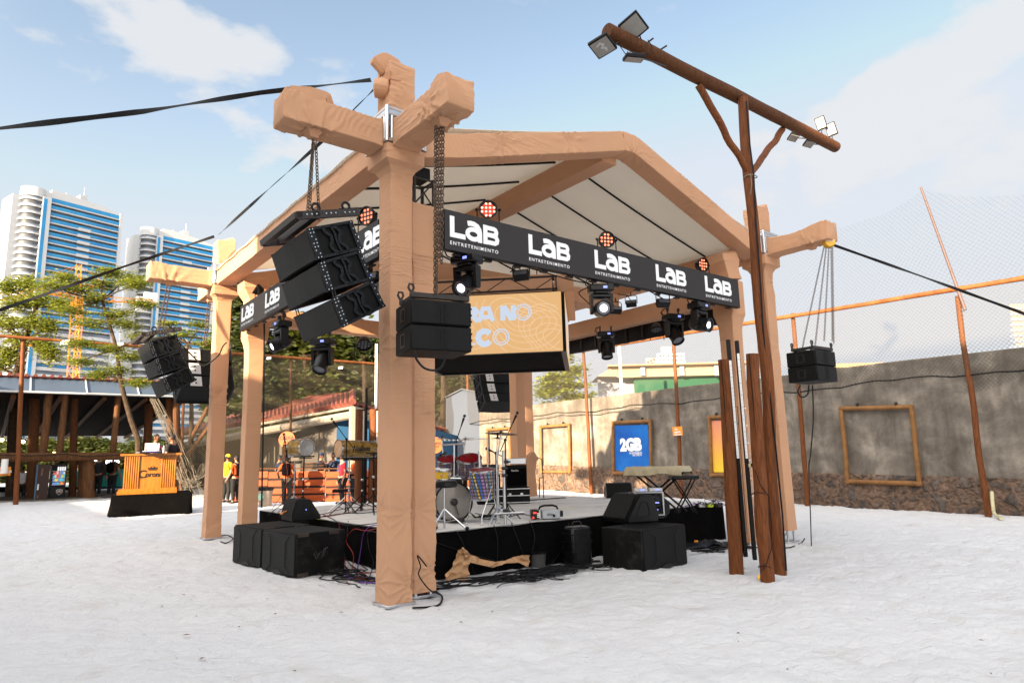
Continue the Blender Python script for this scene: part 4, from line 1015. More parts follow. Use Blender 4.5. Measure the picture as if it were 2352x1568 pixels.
# ---------------------------------------------------------------- stage platform
SZ=.62;SX0,SX1,SY0,SY1=.95,7.65,.95,7.75
def make_platform():
 t=thing('stage_platform','low square stage with scuffed grey deck and black cloth skirt','stage',(SX0,SY0,0))
 dk=mat('scuffed deck',(.66,.64,.61),.8,0,.15,2.2,.15,60,dirt=.75,dirtcol=(.26,.25,.24),stretch=(.9,4,1))
 nt=dk.node_tree;N=nt.nodes;L=nt.links;b=N['Principled BSDF'];bc=b.inputs['Base Color'].links[0].from_socket
 br=N.new('ShaderNodeTexBrick');br.inputs['Color1'].default_value=(1,1,1,1);br.inputs['Color2'].default_value=(.93,.93,.93,1);br.inputs['Mortar'].default_value=(.35,.35,.35,1);br.inputs['Scale'].default_value=1;br.inputs['Mortar Size'].default_value=.006;br.inputs['Brick Width'].default_value=2.2;br.inputs['Row Height'].default_value=1.1;br.offset=0
 tc=N.new('ShaderNodeTexCoord');L.new(tc.outputs['Object'],br.inputs['Vector'])
 mm=N.new('ShaderNodeMix');mm.data_type='RGBA';mm.blend_type='MULTIPLY';mm.inputs[0].default_value=1;L.new(bc,mm.inputs[6]);L.new(br.outputs[0],mm.inputs[7]);L.new(mm.outputs[2],b.inputs['Base Color'])
 mb=MB();mb.bx(SX0,SX1,SY0,SY1,SZ-.05,SZ,.006);mb.build('deck',dk,t)
 # skirt: hanging folds, uneven top hem
 V=[];F=[];path=[]
 for a,b_ in (((SX1,SY1),(SX0,SY1)),((SX0,SY1),(SX0,SY0)),((SX0,SY0),(SX1,SY0)),((SX1,SY0),(SX1,SY1))):
  a=Vector(a);b_=Vector(b_);n=int((b_-a).length/.05)
  for i in range(n):path.append((a.lerp(b_,i/n),(b_-a).normalized()))
 K=8
 for i,(p,d) in enumerate(path):
  nrm=Vector((d.y,-d.x)) if False else Vector((d.y,-d.x))
  s=i*.05
  for k in range(K+1):
   f=k/K;w=.012+.03*f*(.5+.5*math.sin(s*11+2*mnoise.noise(Vector((s*.8,0,0)))))+.02*mnoise.noise(Vector((s*3,f*2,5)))
   top=SZ-.012+.02*mnoise.noise(Vector((s*2.3,1,1)))
   z=top*(1-f)+(gh(p.x,p.y)+.01)*f
   q=p+nrm*w;V.append((q.x,q.y,z))
 n=len(path)
 for i in range(n):
  j=(i+1) % n
  for k in range(K):F.append((i*(K+1)+k,i*(K+1)+k+1,j*(K+1)+k+1,j*(K+1)+k))
 np_mesh('skirt',np.array(V),np.array(F),M['blackcloth'],t,70)
 mb=MB()
 for x in np.linspace(SX0+.3,SX1-.3,5):
  for y in np.linspace(SY0+.3,SY1-.3,5):mb.tube([(x,y,gh(x,y)),(x,y,SZ-.05)],.03,6)
 mb.build('stage_leg',M['alu'],t)
 mb=MB();yl=mat('yellow tape',(.62,.62,.05),.6,0,.1,9)
 for (x0,y0,x1,y1) in ((1205,1148,1240,1146),(1245,1146,1278,1142),(1060,1190,1092,1184),(1280,1168,1330,1166),(700,1188,735,1192),(1300,1140,1320,1139)):
  a=ZP(x0,y0,SZ+.003);b_=ZP(x1,y1,SZ+.003);d=(b_-a).normalized();n_=Vector((-d.y,d.x,0))*.018;mb.prism([a-n_,b_-n_,b_+n_,a+n_],(0,0,.002))
 mb.build('marking_tape',yl,t)
make_platform()

def cable_on(name,pts,r,m,label,cat='cable',z=None,parent=None,group=None,sag=0,smooth=True):
 """pts: list of Vectors; smoothed by Catmull-Rom"""
 P=[Vector(p) for p in pts];out=[]
 for i in range(len(P)-1):
  p0=P[max(0,i-1)];p1=P[i];p2=P[i+1];p3=P[min(len(P)-1,i+2)]
  for s in range(6):
   t=s/6;out.append(.5*((2*p1)+(p2-p0)*t+(2*p0-5*p1+4*p2-p3)*t*t+(3*p1-p0-3*p2+p3)*t**3))
 out.append(P[-1]);mb=MB();mb.tube(out,r,6)
 o=mb.build(name,m,parent)
 if parent is None:tag(o,label,cat,group)
 return o

# ---------------------------------------------------------------- subwoofers
def sub_proto():
 t=thing('subwoofer','x','subwoofer')
 w,d,h=1.06,.78,.585          # grille faces -X, side faces -Y
 mb=MB();mb.bx(.02,d,-w/2,w/2,0,h,.012);mb.build('cabinet',M['worn_black'],t)
 gm=mat('pressed steel grille',(.004,.004,.004),.55,.2,.15,90,.6,260)
 mb=MB();mb.bx(0,.03,-w/2+.02,w/2-.02,.02,h-.02,.008);gr_=mb.build('grille',gm,t)
 rb=mat('grille rib',(.018,.016,.015),.5,0,.2,30)
 mb=MB()
 for s in (-1,1):
  y0=s*w*.22;y1=s*w*.34
  pts=[(-.006,y1,h-.03),(-.006,y0,h-.12),(-.006,y0,.12),(-.006,y1,.03)]
  for a,b in zip(pts[:-1],pts[1:]):
   a=Vector(a);b=Vector(b);mb.tube([a,b],.005,4)
 mb.prism([(-.004,-.16,.02),(-.004,.16,.02),(-.004,.1,.055),(-.004,.03,.07),(-.004,-.03,.07),(-.004,-.1,.055)],(-.01,0,0));mb.build('grille_rib',rb,gr_)
 for s in (-1,1):
  for x in (.2,.57):
   mb=MB();y=s*(w/2+.002)
   mb.prism([(x-.055,y,.26),(x+.055,y,.26),(x+.04,y,.40),(x-.04,y,.40)],(0,s*.008,0));mb.prism([(x-.035,y+s*.004,.275),(x+.035,y+s*.004,.275),(x+.025,y+s*.004,.385),(x-.025,y+s*.004,.385)],(0,s*.006,0));mb.build('handle',M['black'],t)
 mb=MB()
 for z in (.0,h-.05):
  for x in (.12,.6):mb.bx(x-.08,x+.08,-w/2-.006,-w/2+.01,z+.0,z+.05,.003)
 mb.build('skid',mat('worn skid',(.05,.035,.03),.6,0,.3,20),t)
 return t
SUB=sub_proto()
def place_subs():
 # stage corner facing the near tower: two cabinets side by side, grilles towards -X
 c=GP(676,1327);l=GP(525,1287)
 d=(l-c);d.z=0;L=d.length;ang=math.atan2(d.y,d.x)-PI/2;dv=d.normalized()
 for i in range(2):
  p=c+dv*(.53+1.075*i)
  z=gh(p.x,p.y)-.01
  m=TR((p.x,p.y,z),ang)
  if i==0:
   move(SUB,m);SUB['label']='black double subwoofer under the wedge monitor, with an embossed mark on its side';SUB['group']='subwoofer cabinets on the sand'
   o=SUB;WM[o.name]=m
   mb=MB();pts=[(.30,.30),(.34,.22),(.385,.30),(.42,.22),(.46,.34),(.52,.36)]
   mk=mat('embossed mark',(.05,.048,.045),.4,0,.1,9)
   mb.tube([m @ Vector((x-.02,-.535,z_)) for x,z_ in pts],.008,5);mb.tube([m @ Vector((x+.01,-.535,z_+.02)) for x,z_ in pts[:-1]],.006,5)
   b=mb.build('embossed_mark',mk,o)
   for ch in list(bpy.data.objects):
    if ch.parent==o and ch is not b:WM[ch.name]=m
  else:dup(SUBCLEAN,m,'black double subwoofer standing beside the one that has the wedge monitor on it','subwoofer cabinets on the sand')
 c=GP(1478,1315);r=GP(1597,1292)
 d=(r-c);d.z=0;ang=math.atan2(d.y,d.x)+PI/2;dv=d.normalized()
 # grille towards the camera on the right, worn side on the left: grille faces -Y-ish
 p=c+dv*.56
 z=gh(p.x,p.y)-.005
 dup(SUBCLEAN,TR((p.x,p.y,z),ang) @ Matrix.Identity(4),'scratched black subwoofer at the stage corner near the log posts','subwoofer cabinets on the sand')
SUBCLEAN=SUB
# make the clean copies from an untouched prototype
def copy_proto(o):return dup(o,Matrix.Identity(4))
_s=copy_proto(SUB);SUBCLEAN=_s
place_subs()
def kill(o):
 for ch in list(KIDS.get(o.name,[])):kill(ch)
 bpy.data.objects.remove(o)
kill(_s)

# ---------------------------------------------------------------- wedge monitors
def wedge(label,mat4,w=.62,group='stage monitors',led=M['display_blue'],cable=True):
 t=thing('wedge_monitor',label,'stage monitor',mat=mat4,group=group)
 # profile in XZ: baffle slopes towards +X; width along Y
 Mx=mat4
 def pr(s=0):return [(-.22+s,0+s),(.26-s,0+s),(.27-s,.035+s*.5),(.075-s*.3,.335-s),(.05-s*.3,.352-s),(-.13+s,.352-s),(-.17+s,.33-s),(-.235+s,.09)]
 P=pr();mb=MB();mb.prism([Mx @ Vector((x,-w/2+.02,z)) for x,z in P],(Mx.to_3x3() @ Vector((0,w-.04,0))));mb.build('cabinet',M['blackbox'],t)
 P2=pr(.012)
 for s in (-1,1):
  mb=MB();mb.prism([Mx @ Vector((x,s*(w/2-.02),z)) for x,z in P2],Mx.to_3x3() @ Vector((0,s*.022,0)));mb.build('end_cheek',M['plastic'],t)
  mb=MB();hz=[(-.06,.07),(.12,.07),(.13,.1),(.045,.25),(.01,.26),(-.05,.25),(-.08,.1)]
  pts=[Mx @ Vector((x,s*(w/2+.006),z)) for x,z in hz];mb.tube(pts+[pts[0],pts[1]],.005,5);mb.build('handle_recess',M['black'],t)
 mb=MB();a=Vector((.272,0,.05));b=Vector((.085,0,.335));dd=(b-a)
 nrm=Vector((dd.z,0,-dd.x)).normalized()
 mb.prism([Mx @ (a+Vector((0,-w/2+.05,0))+nrm*.003),Mx @ (a+Vector((0,w/2-.05,0))+nrm*.003),Mx @ (b+Vector((0,w/2-.05,0))+nrm*.003),Mx @ (b+Vector((0,-w/2+.05,0))+nrm*.003)],Mx.to_3x3() @ (nrm*.008));mb.build('grille',mat('monitor grille',(.004,.004,.004),.5,.2,.2,60,.5,200),t)
 for k,c in enumerate(led if isinstance(led,list) else [led]):
  mb=MB();mb.box(Mx @ Vector((.0+.03*k,-w/2-.004,.18)),(.014,.01,.02),Mx.to_3x3());mb.build('display',c,t)
 if cable:
  mb=MB();mb.tube([Mx @ Vector(p) for p in ((-.20,.12,.13),(-.26,.12,.13),(-.3,.13,.10))],.011,8);mb.tube([Mx @ Vector(p) for p in ((-.21,.04,.15),(-.27,.05,.14),(-.3,.05,.1))],.011,8);mb.build('plug',mat('orange plug',(.6,.2,.05),.5,0,.1,9),t)
 return t
wp=ZP(680,1195,.6+gh(.2,3.4));subtop=gh(.0,3.2)+.575
wedge('black wedge monitor lying on the subwoofers with a tiny blue display',TR((ZP(688,1192,subtop).x,ZP(688,1192,subtop).y,subtop),math.radians(-2)),w=.64)
st2=gh(3.6,-.3)+.582
q=ZP(1450,1195,st2)
wedge('large black wedge monitor with orange plugs on the scratched subwoofer',TR((q.x,q.y,st2),math.radians(-192),0,0,1.22) ,w=.6,led=[M['display_red'],M['display_green']])
q=ZP(1420,1142,SZ+.002)
wedge('black wedge monitor on the deck in front of the blue poster',TR((q.x,q.y,SZ+.002),math.radians(52),0,0,.95),led=[],cable=False)

# ---------------------------------------------------------------- cases by the scratched subwoofer
def cases():
 # hard upright case on the sand
 a=GP(1315,1305);b=GP(1365,1300)
 c=(a+b)/2;c.z=gh(c.x,c.y);ang=math.radians(-8)
 m=TR(c,ang);t=thing('hard_case','black ribbed hard case standing upright against the stage skirt','case',mat=m)
 w,h=.36,.58;R3=m.to_3x3()
 mb=MB();mb.box(m @ Vector((0,.13,h/2)),(w,.26,h),R3,.03);mb.build('shell',M['plastic'],t)
 mb=MB()
 for z in (.1,.22,.36,.48):mb.box(m @ Vector((0,.13,z)),(w+.014,.275,.014),R3,.004)
 for x in (-.12,.12):mb.box(m @ Vector((x,.13,h/2)),(.02,.28,h-.06),R3,.004)
 mb.build('rib',M['black'],t)
 mb=MB();mb.tube([m @ Vector(p) for p in ((-.08,.13,h),(-.08,.13,h+.05),(-.05,.13,h+.07),(.05,.13,h+.07),(.08,.13,h+.05),(.08,.13,h))],.009,6);mb.build('handle',M['steel_dark'],t)
 # drum case and guitar case on top of the subwoofer
 z=gh(4.2,-.2)+.585
 q=ZP(1517,1190,z);m=TR((q.x,q.y,z+.0),math.radians(-18))
 t=thing('drum_case','small round black drum case standing on edge beside the large wedge monitor','case',mat=m)
 rr=.17;mm=m @ Matrix.Translation((0,.16,rr+.002)) @ Matrix.Rotation(PI/2,4,'X')
 mb=MB();mb.lathe([(.0,-.0),(rr-.015,0),(rr,.015),(rr,.10),(rr+.004,.105),(rr+.004,.12),(rr,.125),(rr,.2),(rr-.015,.215),(0,.215)],28,mm);mb.build('shell',M['plastic'],t)
 mb=MB();mb.box(mm @ Vector((rr*.9,.1,.112)),(.05,.03,.05),m.to_3x3(),.005);mb.build('latch',M['chrome'],t)
 q2=q+Vector((.02,.42,0));m=TR((q2.x+.05,q2.y,z),math.radians(-14))
 t=thing('guitar_case','flat black rounded guitar case standing behind the drum case','case',mat=m)
 o=[]
 for k in range(24):
  an=2*PI*k/24;s=.42;o.append(m @ Vector((s*math.copysign(abs(math.cos(an))**.35,math.cos(an)),0,.21+.20*math.copysign(abs(math.sin(an))**.35,math.sin(an)))))
 mb=MB();mb.prism(o,m.to_3x3() @ Vector((0,.13,0)));mb.build('shell',M['plastic'],t)
 mb=MB();mb.tube(o+[o[0]],.008,5)
 mb.build('rim',M['black'],t);mb=MB()
 for x in (-.22,.05,.3):mb.box(m @ Vector((x,.06,.415)),(.05,.03,.012),m.to_3x3(),.003)
 mb.build('latch',M['chrome'],t)
cases()

# ---------------------------------------------------------------- smoke machine at the stage edge
def smoke_machine():
 q=ZP(1258,1193,SZ+.004);m=TR(q,math.radians(-32));R3=m.to_3x3()
 t=thing('smoke_machine','grey smoke machine with black ends at the edge of the deck','smoke machine',mat=m)
 L,d,h=.40,.2,.13
 mb=MB();mb.box(m @ Vector((.06,.1,h/2+.015)),(L-.12,d,h),R3,.006);mb.build('body',mat('grey enamel',(.36,.38,.4),.4,.2,.1,20),t)
 mb=MB();mb.box(m @ Vector((-.19,.1,h/2+.02)),(.12,d+.01,h+.01),R3,.01);mb.box(m @ Vector((.23,.1,h/2+.015)),(.05,d*.6,h*.7),R3,.01);mb.build('end_panel',M['plastic'],t)
 mb=MB();mb.tube([m @ Vector(p) for p in ((-.12,.1,h+.02),(-.1,.1,h+.06),(-.03,.1,h+.08),(.1,.1,h+.08),(.16,.1,h+.06),(.18,.1,h+.02))],.016,8);mb.build('handle',M['black'],t)
 mb=MB()
 for i in range(9):mb.box(m @ Vector((.0+i*.012,-.003,h*.6)),(.004,.006,.035),R3)
 mb.lathe([(.0,0),(.02,0),(.02,.02),(0,.02)],12,m @ Matrix.Translation((.1,-.0,h*.45)) @ Matrix.Rotation(PI/2,4,'X'));mb.build('vent',M['black'],t)
 mb=MB();mb.box(m @ Vector((-.2,-.008,h*.85)),(.05,.006,.02),R3);mb.box(m @ Vector((-.225,-.008,h*.3)),(.02,.006,.03),R3);mb.build('display',M['display_red'],t)
 mb=MB()
 for i in range(3):mb.box(m @ Vector((-.145,-.008,h*(.35+.2*i))),(.04,.004,.016),R3)
 text_mb(mb,'DF3',m @ Vector((.06,-.004,h*.65)),R3 @ Vector((1,0,0)),(0,0,1),.022,.002)
 mb.build('lettering',M['signwhite'],t)
smoke_machine()

# ---------------------------------------------------------------- small builders
def tripod(mb,m,h,spread=.32,r=.011,hub=.28,n=3,rot=0):
 mb.tube([m @ Vector((0,0,.03)),m @ Vector((0,0,h))],r*1.1,8)
 for k in range(n):
  an=rot+2*PI*k/n;mb.tube([m @ Vector((0,0,hub)),m @ Vector((spread*math.cos(an),spread*math.sin(an),0))],r*.9,6);mb.tube([m @ Vector((0,0,hub*.35)),m @ Vector((spread*.45*math.cos(an),spread*.45*math.sin(an),hub*.55))],r*.6,5)
def mic_stand(label,base,h,tip,group='microphone stands',mic=True,dark=True,spread=.3):
 t=thing('microphone_stand',label,'microphone stand',base,0,group)
 m=Matrix.Translation(base);mm=M['black'] if dark else M['chrome']
 mb=MB();tripod(mb,m,h,spread,.010,.24,rot=base.x*3);mb.build('stand',M['black'] if dark else M['chrome'],t)
 top=base+Vector((0,0,h));tip=Vector(tip);d=(tip-top).normalized()
 mb=MB();mb.tube([top-d*.22,tip-d*.12],.008,7);mb.sph(top,.026,10,6);mb.build('boom',mm,t)
 if mic:
  mb=MB();mb.tube([tip-d*.2,tip-d*.13,tip-d*.04],[.010,.014,.021],10);mb.build('microphone',M['black'],t)
  mb=MB();mb.sph(tip-d*.0,.027,12,8);mb.build('microphone_grille',M['steel_dark'],t)
 return t
def drum(parent,name,m,r,h,shellmat,headmat,lugs=8,hoop=M['chrome'],both=True):
 """drum along local Z with its top head at z=h"""
 mb=MB();mb.lathe([(r,.01),(r,h-.01)],36,m);parent=mb.build(name+'_shell',shellmat,parent)
 mb=MB();mb.lathe([(0,h-.004),(r*.985,h-.004),(r*.985,h+.001),(0,h+.003)],36,m)
 mb.build(name+'_head',headmat,parent)
 if both:mb=MB();mb.lathe([(0,.0),(r*.985,0.0),(r*.985,.006),(0,.006)],36,m);mb.build(name+'_bottom_head',M['lightgrey'],parent)
 for z in (0,h):
  mb=MB();mb.lathe([(r*1.005,z-.018),(r*1.04,z-.018),(r*1.05,z),(r*1.04,z+.012),(r*1.0,z+.012),(r*.99,z),(r*1.005,z-.018)],36,m,False);mb.build('hoop',hoop,parent)
 mb=MB()
 for k in range(lugs):
  an=2*PI*(k+.5)/lugs;c=Vector((r*1.02*math.cos(an),r*1.02*math.sin(an),h/2));Rz=Matrix.Rotation(an,4,'Z')
  mb.box(m @ c,(.022,.018,min(.05,h*.4)),(m @ Rz).to_3x3().normalized(),.004);mb.tube([m @ Vector((c.x*1.02,c.y*1.02,.0)),m @ Vector((c.x*1.02,c.y*1.02,h))],.0035,5)
 mb.build('tension_lug',M['chrome'],parent)
def dots_mat(name,cols):
 m=bpy.data.materials.new(name);m.use_nodes=True;nt=m.node_tree;N=nt.nodes;L=nt.links;b=N['Principled BSDF'];b.inputs['Roughness'].default_value=.3
 tc=N.new('ShaderNodeTexCoord');sp=N.new('ShaderNodeSeparateXYZ');sv_=N.new('ShaderNodeVectorMath');sv_.operation='SUBTRACT';sv_.inputs[1].default_value=(.5,.5,0);L.new(tc.outputs['Generated'],sv_.inputs[0]);L.new(sv_.outputs[0],sp.inputs[0])
 an=N.new('ShaderNodeMath');an.operation='ARCTAN2';L.new(sp.outputs['Y'],an.inputs[0]);L.new(sp.outputs['X'],an.inputs[1])
 sh=N.new('ShaderNodeMath');sh.operation='MULTIPLY_ADD';L.new(sp.outputs['Z'],sh.inputs[0]);sh.inputs[1].default_value=.5;L.new(an.outputs[0],sh.inputs[2])
 cb=N.new('ShaderNodeCombineXYZ');ma=N.new('ShaderNodeMath');ma.operation='MULTIPLY';L.new(sh.outputs[0],ma.inputs[0]);ma.inputs[1].default_value=22/(2*PI)
 mz=N.new('ShaderNodeMath');mz.operation='MULTIPLY';L.new(sp.outputs['Z'],mz.inputs[0]);mz.inputs[1].default_value=9
 fr=[];
 for o in (ma,mz):
  f=N.new('ShaderNodeMath');f.operation='FRACT';L.new(o.outputs[0],f.inputs[0]);s=N.new('ShaderNodeMath');s.operation='SUBTRACT';L.new(f.outputs[0],s.inputs[0]);s.inputs[1].default_value=.5;q=N.new('ShaderNodeMath');q.operation='MULTIPLY';L.new(s.outputs[0],q.inputs[0]);L.new(s.outputs[0],q.inputs[1]);fr.append(q)
 ad=N.new('ShaderNodeMath');ad.operation='ADD';L.new(fr[0].outputs[0],ad.inputs[0]);L.new(fr[1].outputs[0],ad.inputs[1]);lt=N.new('ShaderNodeMath');lt.operation='LESS_THAN';L.new(ad.outputs[0],lt.inputs[0]);lt.inputs[1].default_value=.12
 cr=N.new('ShaderNodeValToRGB');cr.color_ramp.interpolation='CONSTANT';e=cr.color_ramp.elements;e[0].color=(*cols[0],1);e[1].position=.2;e[1].color=(*cols[1],1)
 for i,c in enumerate(cols[2:]):q=e.new(.4+.2*i);q.color=(*c,1)
 mo=N.new('ShaderNodeMath');mo.operation='FRACT';d3=N.new('ShaderNodeMath');d3.operation='MULTIPLY';L.new(sh.outputs[0],d3.inputs[0]);d3.inputs[1].default_value=.8;L.new(d3.outputs[0],mo.inputs[0]);L.new(mo.outputs[0],cr.inputs[0])
 mx=N.new('ShaderNodeMix');mx.data_type='RGBA';L.new(lt.outputs[0],mx.inputs[0]);mx.inputs[6].default_value=(.045,.05,.045,1);L.new(cr.outputs[0],mx.inputs[7]);L.new(mx.outputs[2],b.inputs['Base Color'])
 return m

# ---------------------------------------------------------------- drum kit
def drum_kit():
 base=ZP(1090,1190,SZ);C0=Vector((base.x,base.y,SZ))
 t=thing('drum_kit','drum kit with spotted toms, red heads and chrome stands behind the thick wrapped post','drum kit',C0)
 dots=dots_mat('spotted wrap',[(.75,.42,.03),(.03,.12,.5),(.35,.16,.5),(.45,.16,.2),(.05,.25,.55)])
 dots2=dots_mat('plum spotted wrap',[(.22,.04,.12),(.08,.06,.18),(.16,.05,.2),(.3,.1,.1),(.12,.1,.1)])
 red=mat('red drum head',(.17,.004,.007),.4,0,.1,4,spec=.15)
 # floor tom: px centre 1107, top 1077 - bottom 1140
 def pt(x,y,dep):return DP(x,y,dep)
 D=10.35
 p=pt(1108,1141,D);r=25.5*D/FPX*1.13;top=pt(1108,1078,D)
 m=Matrix.Translation(p) @ Matrix.Rotation(YAW,4,'Z') @ Matrix.Rotation(math.radians(-9),4,'Y');drum(t,'floor_tom',m,r,top.z-p.z,dots,red)
 mb=MB()
 for k in range(3):
  an=YAW+PI+(-1+k)*1.5;a=m @ Vector((r*1.06*math.cos(an),r*1.06*math.sin(an),.22));b=Vector((p.x+r*1.1*math.cos(an),p.y+r*1.1*math.sin(an),SZ+.12));mb.tube([a,b,Vector((b.x+.03*math.cos(an),b.y+.03*math.sin(an),SZ+.02))],.007,6)
  mb.sph(Vector((b.x+.03*math.cos(an),b.y+.03*math.sin(an),SZ+.015)),.018,8,6)
 mb.build('tom_leg',M['chrome'],t)
 # rack toms
 for (x,yt,yb,hw,D2,tilt) in ((1081,1049,1086,24.5,10.9,-24),(1030,1052,1086,21.5,11.1,-22)):
  p=pt(x,yb,D2);tp=pt(x,yt,D2);r=hw*D2/FPX*1.05
  m=Matrix.Translation(p) @ Matrix.Rotation(YAW,4,'Z') @ Matrix.Rotation(math.radians(tilt),4,'Y')
  drum(t,'rack_tom',m,r,(tp.z-p.z)*1.0,dots2,red)
 # snare, yellow
 D3=10.0;p=pt(1010,1099,D3);tp=pt(1010,1078,D3);r=21*D3/FPX*1.1
 drum(t,'snare',Matrix.Translation(p) @ Matrix.Rotation(.1,4,'X'),r,tp.z-p.z,mat('yellow snare shell',(.62,.36,.02),.3,0,.08,9,coat=.4),M['white'])
 # bass drum: head seen past the throne
 D4=10.6;c=pt(1042,1147,D4);r=43*D4/FPX;c.z=SZ+r+.02
 m=Matrix.Translation(c) @ Matrix.Rotation(YAW+PI+.35,4,'Z') @ Matrix.Rotation(PI/2,4,'Y')
 clear=mat('clear smoked head',(.22,.20,.18),.12,0,.1,3,coat=.6)
 mb=MB();mb.lathe([(r*.97,-.38),(r*.97,0)],40,m);mb.build('bass_drum_shell',dots2,t)
 mb=MB();mb.lathe([(0,-.002),(r*.96,-.002),(r*.96,.004),(0,.004)],40,m);mb.build('bass_drum_head',clear,t)
 for z in (0,-.38):
  mb=MB();mb.lathe([(r*.94,z-.022),(r*1.03,z-.022),(r*1.04,z+.012),(r*.95,z+.018),(r*.94,z-.022)],40,m,False);mb.build('bass_drum_hoop',M['plastic'],t)
 mb=MB();q=m @ Vector((0,0,.05));mb.sph(q+Vector((0,0,.0)),.055,14,10,(1,1,1));mb.tube([q,Vector((q.x+.04,q.y-.05,SZ+.12))],.009,6);mb.box(Vector((q.x+.02,q.y-.06,SZ+.05)),(.12,.2,.06),Matrix.Rotation(YAW,3,'Z'),.01);mb.build('kick_pedal',M['steel_dark'],t)
 # throne
 D5=9.45;s=pt(1020,1119,D5);g=Vector((s.x,s.y,SZ))
 mb=MB();mb.lathe([(0,0),(.165,0),(.185,.02),(.185,.07),(.165,.09),(0,.1)],28,Matrix.Translation(s));mb.build('throne_seat',M['plastic'],t)
 mb=MB();mb.tube([g+Vector((0,0,.04)),s],.016,10)
 for k in range(3):
  an=YAW+.5+2*PI*k/3;mb.tube([g+Vector((0,0,.3)),g+Vector((.3*math.cos(an),.3*math.sin(an),.03))],.012,6);mb.tube([g+Vector((0,0,.12)),g+Vector((.17*math.cos(an),.17*math.sin(an),.15))],.008,5)
 mb.build('throne_stand',M['chrome'],t)
 mb=MB()
 for k in range(3):an=YAW+.5+2*PI*k/3;mb.sph(g+Vector((.31*math.cos(an),.31*math.sin(an),.03)),.03,8,6)
 mb.build('rubber_foot',M['black'],t)
 # cymbals and their stands
 def cym(x,y,hw,dep,bx=None,tilt=(.02,.06),nm='cymbal'):
  c=pt(x,y,dep);r=hw*dep/FPX
  m=Matrix.Translation(c) @ Matrix.Rotation(tilt[0],4,'X') @ Matrix.Rotation(tilt[1],4,'Y')
  mb=MB();mb.lathe([(0,.028),(r*.1,.026),(r*.2,.014),(r*.5,.006),(r,-.006),(r,-.008),(r*.5,.003),(r*.2,.01),(0,.02)],36,m);mb.build(nm,M['bronze'],t)
  mb=MB();mb.tube([c+Vector((0,0,.0)),c+Vector((0,0,.05))],.012,8);b=c if bx is None else pt(bx,y+60,dep)
  mb2=MB();g=Vector((b.x,b.y,SZ));mb2.tube([c-Vector((0,0,.01)),Vector((b.x,b.y,c.z-.35)),Vector((b.x,b.y,SZ+.05))],.011,8)
  for k in range(3):an=k*2.1+x;mb2.tube([g+Vector((0,0,.25)),g+Vector((.22*math.cos(an),.22*math.sin(an),.02))],.008,5)
  mb2.build('cymbal_stand',M['chrome'],t);mb.build('cymbal_felt',M['black'],t)
 M['bronze']=mat('bronze cymbal',(.42,.27,.16),.25,1,.15,8)
 cym(1151,995,37,10.1,1143,(.0,.09));cym(1069,1009,21,11.4,1062,(.0,.0));cym(1015,1007,16,11.8,1018);cym(1143,1006,14,10.3,1140)
 # upright pipe clamp stand at the deck edge
 a=pt(1160,1181,10.0);a.z=SZ+.02;b=pt(1155,1012,10.0)
 b=pt(1155.5,1034,10.0)
 mb=MB();mb.tube([a,b],.02,12);mb.build('rack_post',M['alu'],t)
 mb=MB();mb.tube([pt(1135,1180,9.95),pt(1205,1176,9.9)],.016,8);mb.build('rack_foot',M['alu'],t)
 for (x,y) in ((1157,1091),(1157,1075),(1163,1060),(1160,1172)):mb=MB();mb.box(pt(x,y,10.0),(.06,.06,.05),None,.012);mb.tube([pt(x-4,y,9.95),pt(x+9,y,9.9)],.012,8);mb.build('clamp',M['steel_dark'],t)
 # percussion shelf with jingles and horizontal rods
 mb=MB();mb.tube([pt(1015,1022,10.9),pt(1069,1018,10.9)],.02,10);mb.tube([pt(1062,1004,10.8),pt(1120,1008,10.6)],.009,8);mb.tube([pt(1120,1005,10.6),pt(1120,1090,10.6)],.012,8);mb.tube([pt(1043,1018,10.9),pt(1043,1100,10.9)],.014,8);mb.tube([pt(1100,1035,10.6),pt(1102,1075,10.6)],.018,8)
 mb.tube([pt(1030,1098,10.9),pt(1120,1100,10.7)],.018,8)
 mb.build('rack_rail',M['alu'],t)
 mb=MB()
 for i,x in enumerate((1020,1030,1040,1050)):mb.lathe([(0,0),(.045,0),(.045,.02),(0,.02)],14,Matrix.Translation(pt(x,1012,10.9)))
 mb.build('jingle',M['chrome'],t)
 # small blinking module plus loose cable coil by the foot
 for k in range(3):
  pts=[]
  for i in range(26):an=i*.6;rr=.12+.05*math.sin(i*1.7+k);q=ZP(1115+k*10,1186-k,SZ+.012);pts.append(q+Vector((rr*1.5*math.cos(an+k),rr*math.sin(an+k),.006*k+.004*(i % 3))))
  MB().tube(pts,.006,5).build('cable_coil',M['cable'],t)
 return t
drum_kit()
for args in (('microphone on a boom over the cymbal at the back of the kit',(1065,1130),11.4,1000,(1050+2,962+4-0)),):
 pass
def stand_px(label,bx,by,hz,tx,ty,dep,**k):
 b=DP(bx,by,dep);b=Vector((b.x,b.y,SZ));top=DP(bx,hz,dep);tip=DP(tx,ty,dep-.15)
 return mic_stand(label,b,top.z-SZ,tip,**k)
stand_px('boom microphone pointing right above the small cymbal',1050,1120,1010,1067,955+0,11.6)
stand_px('black boom microphone rising above the widest cymbal',1163,1120,1010,1192-4,948,11.2)
stand_px('low microphone aimed at the rack toms',1013,1120,1045,1022,1040,11.5,dark=True)
stand_px('thin black stand with a mic clamp between the toms and the amplifier',1140,1115,1040,1118,1030,11.8)
